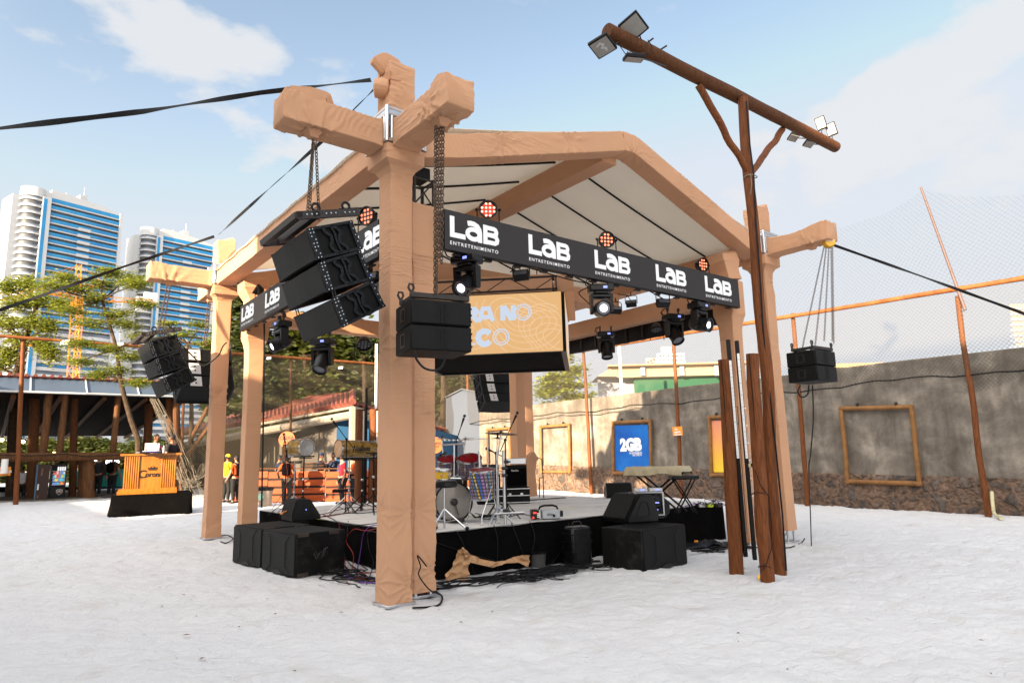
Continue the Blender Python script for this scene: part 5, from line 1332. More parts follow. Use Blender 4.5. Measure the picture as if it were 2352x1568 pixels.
# ---------------------------------------------------------------- percussion on the far part of the deck
def perc_drum(label,p0,p1,r,shell,head,open_end=False,text=None,name='hand_drum',cat='drum'):
 """drum lying on a stand from p0 (head end) to p1"""
 p0=Vector(p0);p1=Vector(p1);d=p1-p0;h=d.length
 z=d.normalized();x=Vector((0,0,1)).cross(z).normalized();y=z.cross(x)
 m=Matrix(((x.x,y.x,z.x,p0.x),(x.y,y.y,z.y,p0.y),(x.z,y.z,z.z,p0.z),(0,0,0,1)))
 t=thing(name,label,cat,p0)
 mb=MB();r1=r*.93
 if open_end:mb.lathe([(r*.95,0.002),(r,.0),(r,h),(r*.95,h)],32,m,False)
 else:mb.lathe([(r,0),(r*1.01,h*.3),(r1,h)],32,m)
 mb.build('shell',shell,t)
 mb=MB()
 if open_end:mb.lathe([(0,.02),(r*.9,.02),(r*.93,0.0),(r*.93,-.002),(0,.018)],32,m);mb.build('inside',mat('bare metal inside',(.45,.46,.47),.35,.8,.2,8),t)
 else:mb.lathe([(0,-.006),(r*.98,-.004),(r*.98,.002),(0,.003)],32,m);mb.build('head',head,t)
 for zz in (0,h):
  mb=MB();mb.lathe([(r*.99,zz-.012),(r*1.05,zz-.012),(r*1.05,zz+.016),(r*.99,zz+.016),(r*.99,zz-.012)],32,m,False);mb.build('hoop',M['chrome'],t)
 mb=MB()
 for k in range(6):
  an=2*PI*k/6;mb.tube([m @ Vector((r*1.05*math.cos(an),r*1.05*math.sin(an),0)),m @ Vector((r*1.03*math.cos(an),r*1.03*math.sin(an),h*.97))],.005,5)
 mb.build('tension_rod',M['chrome'],t)
 if text:
  mb=MB();u=(p1-p0).normalized();side=_fw*-1;side=(side-u*side.dot(u)).normalized();up=u.cross(side)*-1
  if up.z<0:up=-up
  o=p0+u*(h*.28)+side*(r+.006)-up*.035
  n=u.cross(up)
  text_mb(mb,text,o,u,up,.10,.004 if n.dot(side)>0 else-.004,.03,width=h*.5,shear=.25)
  # underline flourish
  mb.tube([o+u*-.02-up*.02+side*.004,o+u*h*.2-up*.035+side*.004,o+u*h*.5-up*.015+side*.004],.006,5)
  mb.build('lettering',M['signblack'],t)
 return t
marble=mat('marbled gold wrap',(.045,.022,.008),.3,0,.3,8,col2=(.55,.34,.07),coat=.3,dirt=.6,dirtcol=(.03,.015,.008))
skinhead=mat('goat skin head',(.62,.38,.22),.6,0,.2,8)
def percussion():
 D=13.6
 a=DP(784,1030,D);b=DP(852,1031,D+.1)
 perc_drum('long marbled gold drum with black script lying on a stand',a-_fw*.22,b+_fw*.2,.175,marble,skinhead,text='Noelson',name='timbal_drum')
 D2=13.2
 a=DP(706,1028,D2);b=DP(676,1028,D2+.22)
 perc_drum('short marbled drum with its open silver end facing the front',a-_fw*.05,b,.165,marble,skinhead,open_end=True,name='repique_drum')
 a=DP(662,1022,D2+.45);b=DP(662,1046,D2+.45)
 perc_drum('upright marbled drum behind the open silver one',DP(664,1021,D2+.5),DP(664,1048,D2+.5),.115,marble,skinhead,name='repique_drum')
 # stands under them
 def stand(label,px,ytop,dep,yb=None,rot=0,dark=True,plate=.25):
  p=DP(px,1100,dep);base=Vector((p.x,p.y,SZ));h=DP(px,ytop,dep).z-SZ
  t=thing('percussion_stand',label,'drum stand',base,0,'drum stands on the deck')
  mb=MB();tripod(mb,Matrix.Translation(base),h,.42,.013,.34,rot=rot);mb.build('tripod',M['black'] if dark else M['chrome'],t)
  mb=MB();mb.tube([base+Vector((0,0,h))-_rt*plate,base+Vector((0,0,h))+_rt*plate],.014,8);mb.tube([base+Vector((0,0,h-.03))-_rt*plate*.6+_fw*.1,base+Vector((0,0,h-.03))+_rt*plate*.6+_fw*.1],.01,8);mb.build('cradle',M['black'],t)
  mb=MB();mb.sph(base+Vector((0,0,h*.6)),.03,8,6);mb.sph(base+Vector((0,0,h*.4)),.024,8,6);mb.build('clamp',M['chrome'],t)
 stand('black tripod holding the long marbled drum by its headed end',802,1052,13.4,rot=.3,dark=False)
 stand('black tripod under the far end of the long marbled drum',832,1052,13.2,rot=1.2,plate=.35)
 stand('slim black stand below the short open drum',697,1048,13.1,rot=.9,plate=.2)
 stand('chrome jointed stand left of the short open drum',676,1060,13.5,rot=2.0,dark=False,plate=.15)
 stand('black stand partly hidden by the thick wrapped post',858,1040,12.9,rot=.1,plate=.15)
 stand_px('boom microphone leaning left over the long marbled drum',794,1120,1008,762,962,13.0)
 stand_px('small microphone clipped above the upright marbled drum',655,1120,1035,652,997,13.2)
 # low dark flight tray on the deck behind
 q=ZP(790,1130,SZ);t=thing('floor_tray','low black tray lying at the back of the deck','tray',q,.2);mb=MB();m=TR(q,-.5)
 mb.box(m @ Vector((0,0,.05)),(.7,.4,.1),m.to_3x3(),.01);mb.build('base',M['blackbox'],t);mb=MB();mb.box(m @ Vector((0,0,.105)),(.66,.36,.012),m.to_3x3(),.003);mb.build('lid',M['plastic'],t)
percussion()

def wood_rack():
 # two log stubs with black rail and white strip standing behind the drums (far side copy of the near ones)
 for i,(x0,y0,x1,y1,dep) in enumerate([(825,1165,829,940,17.5),(857,1160,858,940,17.5)]):
  a=DP(x0,y0,dep);a.z=gh(a.x,a.y);b=DP(x1,y1,dep)
  t=thing('log_post',['short log post with black rail in the distance past the drums','orange lit log post in the distance beside the thick wrapped post'][i],'log post',a,0,'log posts far behind the stage')
  mb=MB();log(mb,a,(a.x,a.y,b.z),.13,.125,seed=90+i);mb.build('log',M['wood'],t)
  mb=MB();c=Vector((a.x,a.y,0))+_rt*.17-_fw*.1;mb.tube([c+Vector((0,0,a.z+.2)),c+Vector((0,0,b.z+.55))],.04,4);mb.build('rail',M['black'],t)
  mb=MB();c=c-_rt*.06;mb.tube([c+Vector((0,0,b.z-.9)),c+Vector((0,0,b.z-.05))],.02,4);mb.build('white_strip',M['signwhite'],t)
wood_rack()

# ---------------------------------------------------------------- amplifiers and cases at the back
def amps():
 D=14.6
 p=DP(1188,1110,D);m=TR((p.x,p.y,SZ+.24),YAW-PI/2+.1);R3=m.to_3x3()
 def bxx(name,label,cat,m,w,d,h,mt,parts=()):
  t=thing(name,label,cat,mat=m);R3=m.to_3x3();mb=MB();mb.box(m @ Vector((0,d/2,h/2)),(w,d,h),R3,.012);mb.build('cabinet',mt,t);return t,R3
 t,R3=bxx('flight_case','long black case with aluminium edges lying under the bass amplifier','case',TR((p.x-.25,p.y+.02,SZ+.002),YAW-PI/2+.1),.95,.4,.34,M['blackbox'])
 m=WM[t.name];mb=MB()
 for z in (.03,.17,.31):mb.box(m @ Vector((0,-.004,z)),(.95,.012,.014),R3)
 mb.build('edge_trim',M['alu'],t)
 mb=MB()
 for x in (-.3,.05,.3):mb.box(m @ Vector((x,-.012,.2)),(.06,.02,.05),R3,.004)
 mb.build('latch',M['chrome'],t)
 m2=TR((p.x+.02,p.y+.05,SZ+.346),YAW-PI/2+.1)
 t,R3=bxx('bass_amplifier','black bass amplifier with pale lettering on its grille','amplifier',m2,.46,.36,.46,M['blackbox'])
 mb=MB();mb.box(m2 @ Vector((0,-.004,.21)),(.42,.012,.36),R3,.004);mb.build('grille',M['blackcloth'],t)
 mb=MB();text_mb(mb,'Hartke',m2 @ Vector((-.11,-.012,.325)),R3 @ Vector((1,0,0)),(0,0,1),.04,.002,.02);mb.build('lettering',M['lightgrey'],t)
 mb=MB();mb.box(m2 @ Vector((0,.16,.54)),(.44,.3,.13),R3,.01);o=mb.build('rack_case',M['alu'],None)
 tag(o,'ribbed silver rack case on top of the bass amplifier','case')
 m3=TR((p.x-.5,p.y+.35,SZ+.002),YAW-PI/2+.1);t,R3=bxx('guitar_amplifier','black amplifier stack behind the drum hardware','amplifier',m3,.5,.34,.62,M['blackbox'])
 mb=MB();mb.box(m3 @ Vector((0,-.004,.28)),(.46,.012,.5),R3,.004);mb.build('grille',M['blackcloth'],t)
 m4=TR((p.x-.5,p.y+.35,SZ+.63),YAW-PI/2+.1);t,R3=bxx('amplifier_head','black amplifier head with a small pale badge on the tall stack','amplifier',m4,.46,.25,.2,M['plastic'])
 mb=MB();mb.box(m4 @ Vector((.05,-.004,.1)),(.12,.008,.02),R3);mb.build('badge',M['lightgrey'],t)
 # stacked plastic chair draped with cloth by the back tower
 p=DP(1232,1128,16.2);p.z=SZ+.0;p=onsand(p) if p.y>SY1 or p.x>SX1 else Vector((p.x,p.y,SZ))
 m=TR(p,YAW+.3);t=thing('draped_chair','tan cloth draped over a dark metal chair beside the far tower','chair',mat=m)
 mb=MB();pts=[(0,-.18,.0),(0,-.18,.5),(0,-.16,.9),(0,.0,.98),(0,.15,.92),(0,.18,.5),(.02,.2,.0)]
 mb.tube([m @ Vector(q) for q in pts],.014,6);mb.tube([m @ Vector((.3,y,z)) for _,y,z in pts[:1]]+[m @ Vector((.28,-.18,.45)),m @ Vector((.0,-.18,.48))],.014,6);mb.build('frame',M['steel_dark'],t)
 clothbox('cloth',t,[(m @ Vector((.02,.1,.05)),.12,.05),(m @ Vector((.02,.12,.6)),.09,.06),(m @ Vector((.02,.1,.93)),.13,.07),(m @ Vector((.0,-.02,1.0)),.1,.05)],up=(0,1,0),step=.05,m=4,amp=.03,seed=170)
 # line array leaning pole
 b=DP(1157,1060,12.2);q=DP(1152.5,925,12.2)
amps()

# ---------------------------------------------------------------- keyboard corner
def keys():
 D=11.6
 a=DP(1446,1078,12.2);b=DP(1578,1085,11.5)
 zt=a.z+.02;a.z=b.z=zt
 u=(b-a);u.z=0;L=u.length;u.normalize();v=Vector((-u.y,u.x,0));c=(a+b)/2
 t=thing('covered_keyboard','keyboard under a beige cloth on an x shaped stand','keyboard',Vector((c.x,c.y,SZ)))
 mb=MB();mb.box(c-Vector((0,0,.03)),(L*.94,.36,.09),Matrix.Rotation(math.atan2(u.y,u.x),3,'Z'),.01);mb.build('keyboard',M['plastic'],t)
 clo=mat('beige linen',(.42,.36,.24),.9,0,.12,9,.4,40)
 V=[];nu,nv=40,14;W2=.21
 for i in range(nu+1):
  for j in range(nv+1):
   s=-L/2-.02+(L+.04)*i/nu;q=(j/nv-.5)*2
   over=max(0,abs(q)-.62)/.38;y=v*(max(-.62,min(.62,q))/.62*W2+math.copysign(over*.02,q));drop=over*(.14+.05*mnoise.noise(Vector((s*2.3,q,2))))
   e=max(0,abs(s)-L/2+.03)/.05;drop+=e*.09
   z=.03-drop+.012*mnoise.noise(Vector((s*5,q*3,1)))
   pos=c+u*min(L/2,max(-L/2,s))+y+v*(.015*math.sin(s*26)*over)+Vector((0,0,z));V.append(tuple(pos))
 F=[(i*(nv+1)+j,(i+1)*(nv+1)+j,(i+1)*(nv+1)+j+1,i*(nv+1)+j+1) for i in range(nu) for j in range(nv)]
 np_mesh('cloth',np.array(V),np.array(F),clo,t,60)
 mb=MB();zz=zt-.08-SZ;ce=Vector((c.x,c.y,SZ))
 for s in (-.0,):
  for off in (-.12,.12):
   mb.tube([ce-u*.42+v*off,ce+u*.42+v*off+Vector((0,0,zz))],.018,6);mb.tube([ce+u*.42+v*(off+.03),ce-u*.42+v*(off+.03)+Vector((0,0,zz))],.018,6)
 mb.build('stand',M['black'],t)
 # bench
 p=DP(1570,1096,11.3);gp=Vector((p.x,p.y,SZ));t=thing('keyboard_bench','padded black bench on crossed legs next to the beige cloth','bench',gp)
 u2=_rt;mb=MB();ang=math.atan2(u2.y,u2.x);mb.box(p,(.46,.3,.06),Matrix.Rotation(ang,3,'Z'),.02);mb.build('seat',M['plastic'],t)
 mb=MB();h=p.z-SZ-.03
 for off in (-.1,.1):
  mb.tube([gp-u2*.16+_fw*off,gp+u2*.16+_fw*off+Vector((0,0,h))],.014,6);mb.tube([gp+u2*.16+_fw*(off+.02),gp-u2*.16+_fw*(off+.02)+Vector((0,0,h))],.014,6)
 mb.build('leg',M['black'],t)
 # rack with wireless receivers
 p=DP(1490,1122,11.0);gp=Vector((p.x,p.y,SZ));m=TR(gp,YAW-PI/2-.1);R3=m.to_3x3();t=thing('equipment_rack','open rack of silver trimmed receivers with small blue displays','rack',mat=m)
 h=.36
 mb=MB();mb.box(m @ Vector((-.22,.15,h/2)),(.02,.3,h),R3);mb.box(m @ Vector((.22,.15,h/2)),(.02,.3,h),R3);mb.box(m @ Vector((0,.15,h)),(.46,.3,.015),R3);mb.box(m @ Vector((0,.15,.01)),(.46,.3,.015),R3);mb.build('frame',M['alu'],t)
 for z in (.09,.2):
  mb=MB();mb.box(m @ Vector((0,.12,z)),(.42,.24,.06),R3,.004);mb.build('receiver',M['black'],t)
 for x in (-.12,.12):
  mb=MB();mb.box(m @ Vector((x,.12,h+.04)),(.2,.2,.045),R3,.004);mb.build('receiver',M['lightgrey'],t)
 mb=MB()
 for x,z in ((-.1,.09),(.12,.2),(-.1,h+.04),(.14,h+.04),(.1,.09)):mb.box(m @ Vector((x,-.004 if z<.3 else .015,z)),(.06,.006,.02),R3)
 mb.build('display',M['display_blue'],t)
 # black side case
 p=DP(1398+60,1128,11.6)
 # pedals and wires on the deck edge
 t=thing('pedal_board','tangle of small effect pedals and wires on the black riser edge','effects pedals',ZP(1630,1163,SZ))
 cols=[M['plastic'],M['lightgrey'],M['plastic'],mat('yellow green pedal',(.5,.6,.03),.4,0,0),M['plastic'],M['steel_dark']]
 for i,x in enumerate((1604,1613,1622,1631,1641,1651)):
  mb=MB();q=ZP(x,1162+(i % 2)*2,SZ+.002);mb.box(q+Vector((0,0,.025)),(.07,.11,.05),Matrix.Rotation(.7+i*.2,3,'Z'),.008);mb.build('pedal',cols[i],t)
 rg=random.Random(8)
 for k in range(9):
  a=ZP(1600+rg.random()*60,1160,SZ+.03);pts=[a]
  for s in range(4):pts.append(a+_rt*(.1*(s+1)*rg.choice((-1,1))*rg.random())+_fw*rg.uniform(-.1,.1)+Vector((0,0,.12*math.sin((s+1)*.8)*rg.random())))
  cable_on('wire',pts,.005,M['cable'] if k % 4 else M['cable_purple'],None,parent=t)
keys()
# ---------------------------------------------------------------- chains
def chain_mb(mb,a,b,link=.052,r=.0065,w=.017,sag=0):
 a=Vector(a);b=Vector(b);L=(b-a).length;n=max(2,int(L/(link*.78)))
 for i in range(n):
  f=(i+.5)/n;c=a.lerp(b,f)-Vector((0,0,sag*4*f*(1-f)));t=(b-a).normalized();s=t.orthogonal().normalized();s=Matrix.Rotation(PI/2*(i % 2)+.3,3,t) @ s
  pts=[]
  for k in range(8):
   an=2*PI*k/8;pts.append(c+t*(math.cos(an)*link/2)+s*(math.sin(an)*w))
  mb.tube(pts+[pts[0]],r,4,caps=False)
 return mb
def chain(label,a,b,group='hoist chains',**k):
 mb=MB();chain_mb(mb,a,b,**k);o=mb.build('hoist_chain',M['chain'],None);return tag(o,label,'chain',group)

# ---------------------------------------------------------------- line array, front towards -X
def array_proto(label):
 t=thing('line_array',label,'loudspeaker array',group='flown loudspeaker arrays')
 W2=.56;A0=Vector((-1.15,0,0))
 polys=[((-1.33,4.00),(-.83,4.19),(-.70,3.885),(-1.21,3.675)),((-1.19,3.655),(-.725,3.87),(-.58,3.56),(-1.09,3.35)),((-1.04,3.285),(-.575,3.55),(-.415,3.275),(-.91,2.985))]
 side=mat('rigging plate',(.006,.007,.009),.4,.1,.3,20,spec=.25)
 grl=mat('hex grille',(.0045,.0045,.0045),.6,.1,.2,90,.7,220)
 for i,P in enumerate(polys):
  TL,TR_,BR,BL=[Vector((x,0,z)) for x,z in P]
  c=(TL+TR_+BR+BL)/4
  mb=MB();q=[p.lerp(c,.03) for p in (TL,TR_,BR,BL)];mb.prism([p+Vector((0,-W2+.03,0)) for p in q],(0,2*W2-.06,0));cab=mb.build('cabinet',M['blackbox'],t)
  d=(BL-TL);dn=d.normalized();bk=(TR_-TL).normalized();out=-bk
  # grille in two panels that meet in a shallow vee
  mb=MB()
  for s in (-1,1):
   a0=TL.lerp(BL,.04)+Vector((0,s*(W2-.03),0))+out*.004;a1=TL.lerp(BL,.96)+Vector((0,s*(W2-.03),0))+out*.004
   m0=TL.lerp(BL,.04)+Vector((0,s*.09,0))+out*.03;m1=TL.lerp(BL,.96)+Vector((0,s*.09,0))+out*.03
   mb.prism([a0,m0,m1,a1],bk*.02)
  mb.prism([TL.lerp(BL,.04)+Vector((0,-.09,0))+out*.03,TL.lerp(BL,.04)+Vector((0,.09,0))+out*.03,TL.lerp(BL,.96)+Vector((0,.09,0))+out*.03,TL.lerp(BL,.96)+Vector((0,-.09,0))+out*.03],bk*.02)
  mb.build('grille',grl,t)
  for s in (-1,1):
   # side plate as a frame with S shaped cut-outs: frame bars + curved bars
   y=s*(W2-.03);o=Vector((0,y,0));th=Vector((0,s*.03,0))
   e0,e1=TL+o,BL+o;f0,f1=TR_+o,BR+o;u=(f0-e0);v=(e1-e0)
   pt=lambda a,b:(e0*(1-a)+f0*a)*(1-b)+(e1*(1-a)+f1*a)*b
   mb=MB()
   def strip(pl,w):
    pl=[pt(*p) for p in pl];n=Vector((0,1,0))
    for k in range(len(pl)-1):
     dd=(pl[k+1]-pl[k]).normalized();pr=dd.cross(n)*w/2;mb.prism([pl[k]-pr-dd*.004,pl[k+1]-pr+dd*.004,pl[k+1]+pr+dd*.004,pl[k]+pr-dd*.004],th)
   strip([(.07,0.02),(.07,.98)],.075);strip([(.95,0.02),(.95,.98)],.05);strip([(.0,.045),(1,.045)],.03);strip([(.0,.955),(1,.955)],.03)
   S1=[(.32,.06),(.34,.2),(.44,.38),(.42,.55),(.36,.68),(.40,.82),(.5,.95)]
   strip(S1,.032);strip([(1.02-a,1-b) for a,b in S1],.032);strip([(.5,.06),(.53,.3),(.52,.6),(.55,.95)],.022)
   sp_=mb.build('side_plate',side,t);mb=MB()
   for k in range(9):
    for a in (.035,.1):
     if (k*3+int(a*100)) % 4:p=pt(a,.06+.11*k)+Vector((0,s*.032,0));mb.lathe([(0,0),(.0075,0),(.0075,.006),(0,.006)],8,Matrix.Translation(p) @ Matrix.Rotation(-s*PI/2,4,'X'))
    if k % 2==0:p=pt(.95,.06+.11*k)+Vector((0,s*.032,0));mb.lathe([(0,0),(.007,0),(.007,.006),(0,.006)],8,Matrix.Translation(p) @ Matrix.Rotation(-s*PI/2,4,'X'))
   mb.build('rigging_pin',M['chrome'],sp_)
  # white connection plate on the rear
  mb=MB();r0=TR_.lerp(BR,.1);r1=TR_.lerp(BR,.9);mb.prism([r0+Vector((0,-.36,0)),r0+Vector((0,-.12,0)),r1+Vector((0,-.12,0)),r1+Vector((0,-.36,0))],bk*.008);cp_=mb.build('connector_plate',M['lightgrey'],t)
  for z in (.35,.65):mb=MB();p=TR_.lerp(BR,z)+Vector((0,-.24,0));mb.sph(p+bk*.012,.02,8,6);mb.build('connector',M['steel_dark'],cp_)
  if i:
   a,b=polys[i-1][3],P[0];mb=MB()
   for s in (-1,1):
    for dx in (0,.03):mb.tube([(a[0]+.05+dx,s*(W2-.03),a[1]+.06),(b[0]+.05+dx,s*(W2-.03),b[1]-.04)],.007,5)
   mb.build('link_bar',M['steel_dark'],t)
 # fly frame
 mb=MB();a=Vector((-1.44,0,4.12));b=Vector((-.74,0,4.305));n=(b-a).normalized();up=Vector((-n.z,0,n.x))
 for s in (-1,1):mb.prism([a+Vector((0,s*W2,0))-up*.045,b+Vector((0,s*W2,0))-up*.045,b+Vector((0,s*W2,0))+up*.04,a+Vector((0,s*W2,0))+up*.04],(0,-s*.035,0))
 for f in (.03,.30):p=a.lerp(b,f);mb.box(p,(.09,2*W2,.07),Matrix.Rotation(-math.atan2(n.z,n.x),3,'Y'),.006)
 ff_=mb.build('fly_frame',M['steel_dark'],t)
 for s in (-1,1):
  for f in (.32,.8):
   mb=MB();p=a.lerp(b,f)+Vector((0,s*(W2-.018),0))+up*.075;pts=[]
   for k in range(13):an=2*PI*k/12;pts.append(p+n*(.042*math.cos(an))+up*(.042*math.sin(an)))
   mb.tube(pts,.015,6,caps=False);mb.build('lifting_eye',side,ff_)
 mb=MB()
 for s in (-1,1):
  for k in range(11):
   if k % 4 != 3:mb.lathe([(0,0),(.009,0),(.009,.006),(0,.006)],8,Matrix.Translation(a.lerp(b,.15+.075*k)+Vector((0,s*(W2+.001),0))) @ Matrix.Rotation(-s*PI/2,4,'X'))
 mb.build('frame_pin',M['chrome'],ff_)
 return t
A1=array_proto('big black three box array hanging by chains beside the near cross of wrapped arms')
A2=dup(A1,TR((-.12,LY-.03,.0)),'three box array hanging from the sunlit tower in front of the high-rises')
# rear facing array on the far arm of the left tower; and one on the far tower
A3=dup(A1,TR((.0,LY+.02,0),-PI/2) @ TR((-.25,0,0)) ,'array seen from behind with pale connector plates beside the sunlit tower')
_c4=DP(1139,902,20.4);_r4=Matrix.Rotation(-PI/2-.2,4,'Z')
A4=dup(A1,Matrix.Translation(_c4-(_r4 @ Vector((-.85,0,3.58)))) @ _r4,'array seen from its side and rear below the led cube')
ch=[((-1.09,-.04,5.27),(-1.13,-.02,4.28)),((-1.07,.0,5.27),(-1.10,0,4.28)),((-1.03,.03,5.27),(-.98,.0,4.33))]
for i,(a,b) in enumerate(ch):chain('%s chain strand between the near sideways arm and the big array frame' % ('outermost','middle','lone slanting')[i],a,b,'chain strands above the big near array')
for i in range(2):chain('%s chain strand between the sunlit tower arm and its three box array' % ('outer','inner')[i],(-1.08+.06*i,LY-.05,5.27),(-1.18+.07*i,LY-.03,4.3),'chain strands by the sunlit tower')
for i in range(2):chain('%s chain strand down to the array seen from behind' % ('first','second')[i],(.0+.05*i,LY+1.08,5.27),(.0+.05*i,LY+1.3,4.3),'chain strands behind the sunlit tower')
for i in range(2):chain('%s chain strand above the array that hangs by the far tower' % ('first','second')[i],(_c4.x+.05*i,_c4.y,4.75),(_c4.x+.05*i,_c4.y,_c4.z+.6),'chain strands by the far tower')
# black drum bottom box under the rear facing array
def trapezoid_speaker():
 P=[XP(x,y,.0) for x,y in ((418,905),(475,902))]
 c=XP(446,918,.2);m=TR((0,LY+1.35,c.z-.02),-PI/2,.45);t=thing('under_hung_box','slanted black box slung on cords under the array seen from behind','loudspeaker',mat=m)
 mb=MB();mb.box(m @ Vector((0,0,0)),(.5,1.05,.24),m.to_3x3(),.01);mb.build('cabinet',M['blackbox'],t)
 mb=MB();mb.box(m @ Vector((-.255,0,0)),(.012,1.0,.2),m.to_3x3());mb.build('grille',M['blackcloth'],t)
trapezoid_speaker()

# ---------------------------------------------------------------- two-box flown subs (front towards -Y)
def twin_proto(label):
 t=thing('flown_speaker_pair',label,'loudspeaker',group='paired flown loudspeakers')
 w,d,h=.68,.56,.268
 grl=mat('punched grille',(.004,.004,.0045),.55,.1,.2,90,.6,240)
 for i in range(2):
  z0=-.09-h*(i+1)-.006*i
  mb=MB();mb.bx(-w/2,w/2,.012,d,z0,z0+h,.012);mb.build('cabinet',M['blackbox'],t)
  mb=MB();mb.bx(-w/2+.015,w/2-.03,0,.02,z0+.012,z0+h-.012,.004);mb.build('grille',grl,t)
  mb=MB()
  for k in range(7):
   for s in range(3):mb.bx(-.06+.042*s,-.025+.042*s,-.004,.004,z0+.022+.033*k,z0+.046+.033*k)
  mb.build('horn_slot',M['black'],t)
  for s in (-1,1):
   mb=MB();x=s*w/2;yy,zz=d*.52,z0+h*.5
   mb.prism([(x,yy-.085,zz-.075),(x,yy+.085,zz-.075),(x,yy+.085,zz+.075),(x,yy-.085,zz+.075)],(s*.004,0,0))
   hp_=mb.build('handle_plate',M['plastic'],t)
   mb=MB();mb.prism([(x+s*.004,yy-.04,zz-.055),(x+s*.004,yy+.04,zz-.055),(x+s*.004,yy+.04,zz+.055),(x+s*.004,yy-.04,zz+.055)],(s*.004,0,0));mb.build('handle_opening',mat('hole black',(.002,.002,.002),.9,0,0) if 'hole' not in M else M['hole'],hp_)
   M.setdefault('hole',bpy.data.materials['hole black'])
  mb=MB()
  for k in range(3):mb.sph((w/2+.004,.03,z0+.06+.07*k),.012,8,6)
  mb.build('rigging_knob',M['steel_dark'],t)
 mb=MB()
 for y in (.06,.44):mb.box((0,y,-.045),(w*.98,.05,.06),None,.008)
 for x in (-.28,.28):mb.box((x,.25,-.045),(.04,.42,.05),None,.006)
 for x in (-w/2+.02,w/2-.02):
  pts=[(x-.0,.06,-.02),(x-.03,.06,.03),(x-.02,.06,.07),(x+.02,.06,.07),(x+.03,.06,.03),(x,.06,-.02)];mb.tube(pts,.013,6)
  pts=[(x-.0,.44,-.02),(x-.03,.44,.03),(x-.02,.44,.07),(x+.02,.44,.07),(x+.03,.44,.03),(x,.44,-.02)];mb.tube(pts,.013,6)
 mb.build('fly_frame',M['steel_dark'],t)
 return t
T1=twin_proto('pair of black flown loudspeakers against the thick wrapped post in front of the led cube')
pA=DP(944,683,6.75)
ang1=math.radians(-12)
T1c=dup(T1,Matrix.Identity(4))
move(T1,Matrix.Translation((pA.x,pA.y,pA.z+.09)) @ Matrix.Rotation(ang1,4,'Z') @ Matrix.Translation((.34,0,0)))
pB=DP(1870,802,10.6)
dup(T1c,Matrix.Translation((pB.x,pB.y,pB.z+.09)) @ Matrix.Rotation(math.radians(-2),4,'Z') @ Matrix.Translation((.34,0,0)) @ Matrix.Scale(.92,4),'pair of black loudspeakers hanging under the small yellow hoist')
kill(T1c)
zt=pA.z+.02
tA=DP(1003,283,7.05);tB=DP(1016,285,7.0)
for lab,x0,y0,x1,y1 in (('long rusty chain strand in front of the banner, closest to the near post',1000,290,999,676),('long rusty chain strand reaching the flown loudspeaker pair, second from the post',1005,288,1002,672),('short loose rusty chain strand ending beside the banner edge',1012,286,1008,600),('short loose rusty chain strand closest to the first wordmark',1018,286,1014,606)):
 chain(lab,DP(x0,y0,7.05),DP(x1,y1,6.9),'chain strands in front of the banner')
def hoist():
 c=DP(1903,556,11.9);t=thing('chain_hoist','small yellow chain hoist under the wrapped arm near the wall','chain hoist',c)
 mb=MB();m=Matrix.Translation(c) @ Matrix.Rotation(YAW-PI/2,4,'Z') @ Matrix.Rotation(PI/2,4,'X')
 mb.lathe([(0,-.07),(.095,-.065),(.115,-.03),(.115,.03),(.095,.065),(0,.07)],20,m);mb.build('housing',M['yellow'],t)
 mb=MB();mb.box(c-_fw*.072+Vector((0,0,.02)),(.14,.006,.045),Matrix.Rotation(YAW-PI/2,3,'Z'),.002);mb.build('plate',M['signwhite'],t)
 mb=MB();mb.tube([c+Vector((0,0,.1)),c+Vector((0,0,.17))],.02,8);mb.build('hook',M['steel_dark'],t)
 for w,x0,x1,y1 in (('most slanting',1893,1840,812),('second most slanting',1898,1872,795),('middle',1904,1893,782),('steepest',1909,1912,782),('outermost steep',1912,1915,790)):
  chain(w+' thin chain strand between the yellow hoist and the loudspeakers',DP(x0,565,11.9),DP(x1,y1,10.9),'thin chains of the yellow hoist',link=.05,w=.013,r=.0045)
hoist()

# ---------------------------------------------------------------- moving heads, par cans, small floods
def moving_proto():
 t=thing('moving_head','x','stage light',group='moving head lights')
 mb=MB();mb.box((0,0,-.06),(.38,.26,.11),None,.02);mb.box((0,0,-.13),(.2,.2,.04),None,.01);mb.build('base',M['plastic'],t)
 mb=MB();mb.tube([(-.12,0,0),(-.12,0,.07)],.014,6);mb.tube([(.12,0,0),(.12,0,.07)],.014,6)
 for x in (-.12,.12):mb.box((x,0,.09),(.03,.07,.07),None,.008)
 mb.build('clamp',M['steel_dark'],t)
 mb=MB();mb.box((0,0,-.18),(.34,.15,.08),None,.025)
 for s in (-1,1):
  mb.prism([(s*.175,-.07,-.15),(s*.175,.07,-.15),(s*.175,.055,-.43),(s*.175,.02,-.46),(s*.175,-.02,-.46),(s*.175,-.055,-.43)],(-s*.045,0,0))
 mb.build('yoke',M['plastic'],t)
 mb=MB();mb.box((.05,-.132,-.06),(.06,.006,.035));mb.build('display',M['display_blue'],t)
 mb=MB();mb.tube([(-.15,.08,-.03),(-.22,.08,.03),(-.2,.06,.1),(-.1,.02,.12)],.009,6);mb.tube([(-.13,.1,-.03),(-.19,.1,.05),(-.14,.06,.12)],.007,6);mb.build('cable',M['cable'],t)
 return t
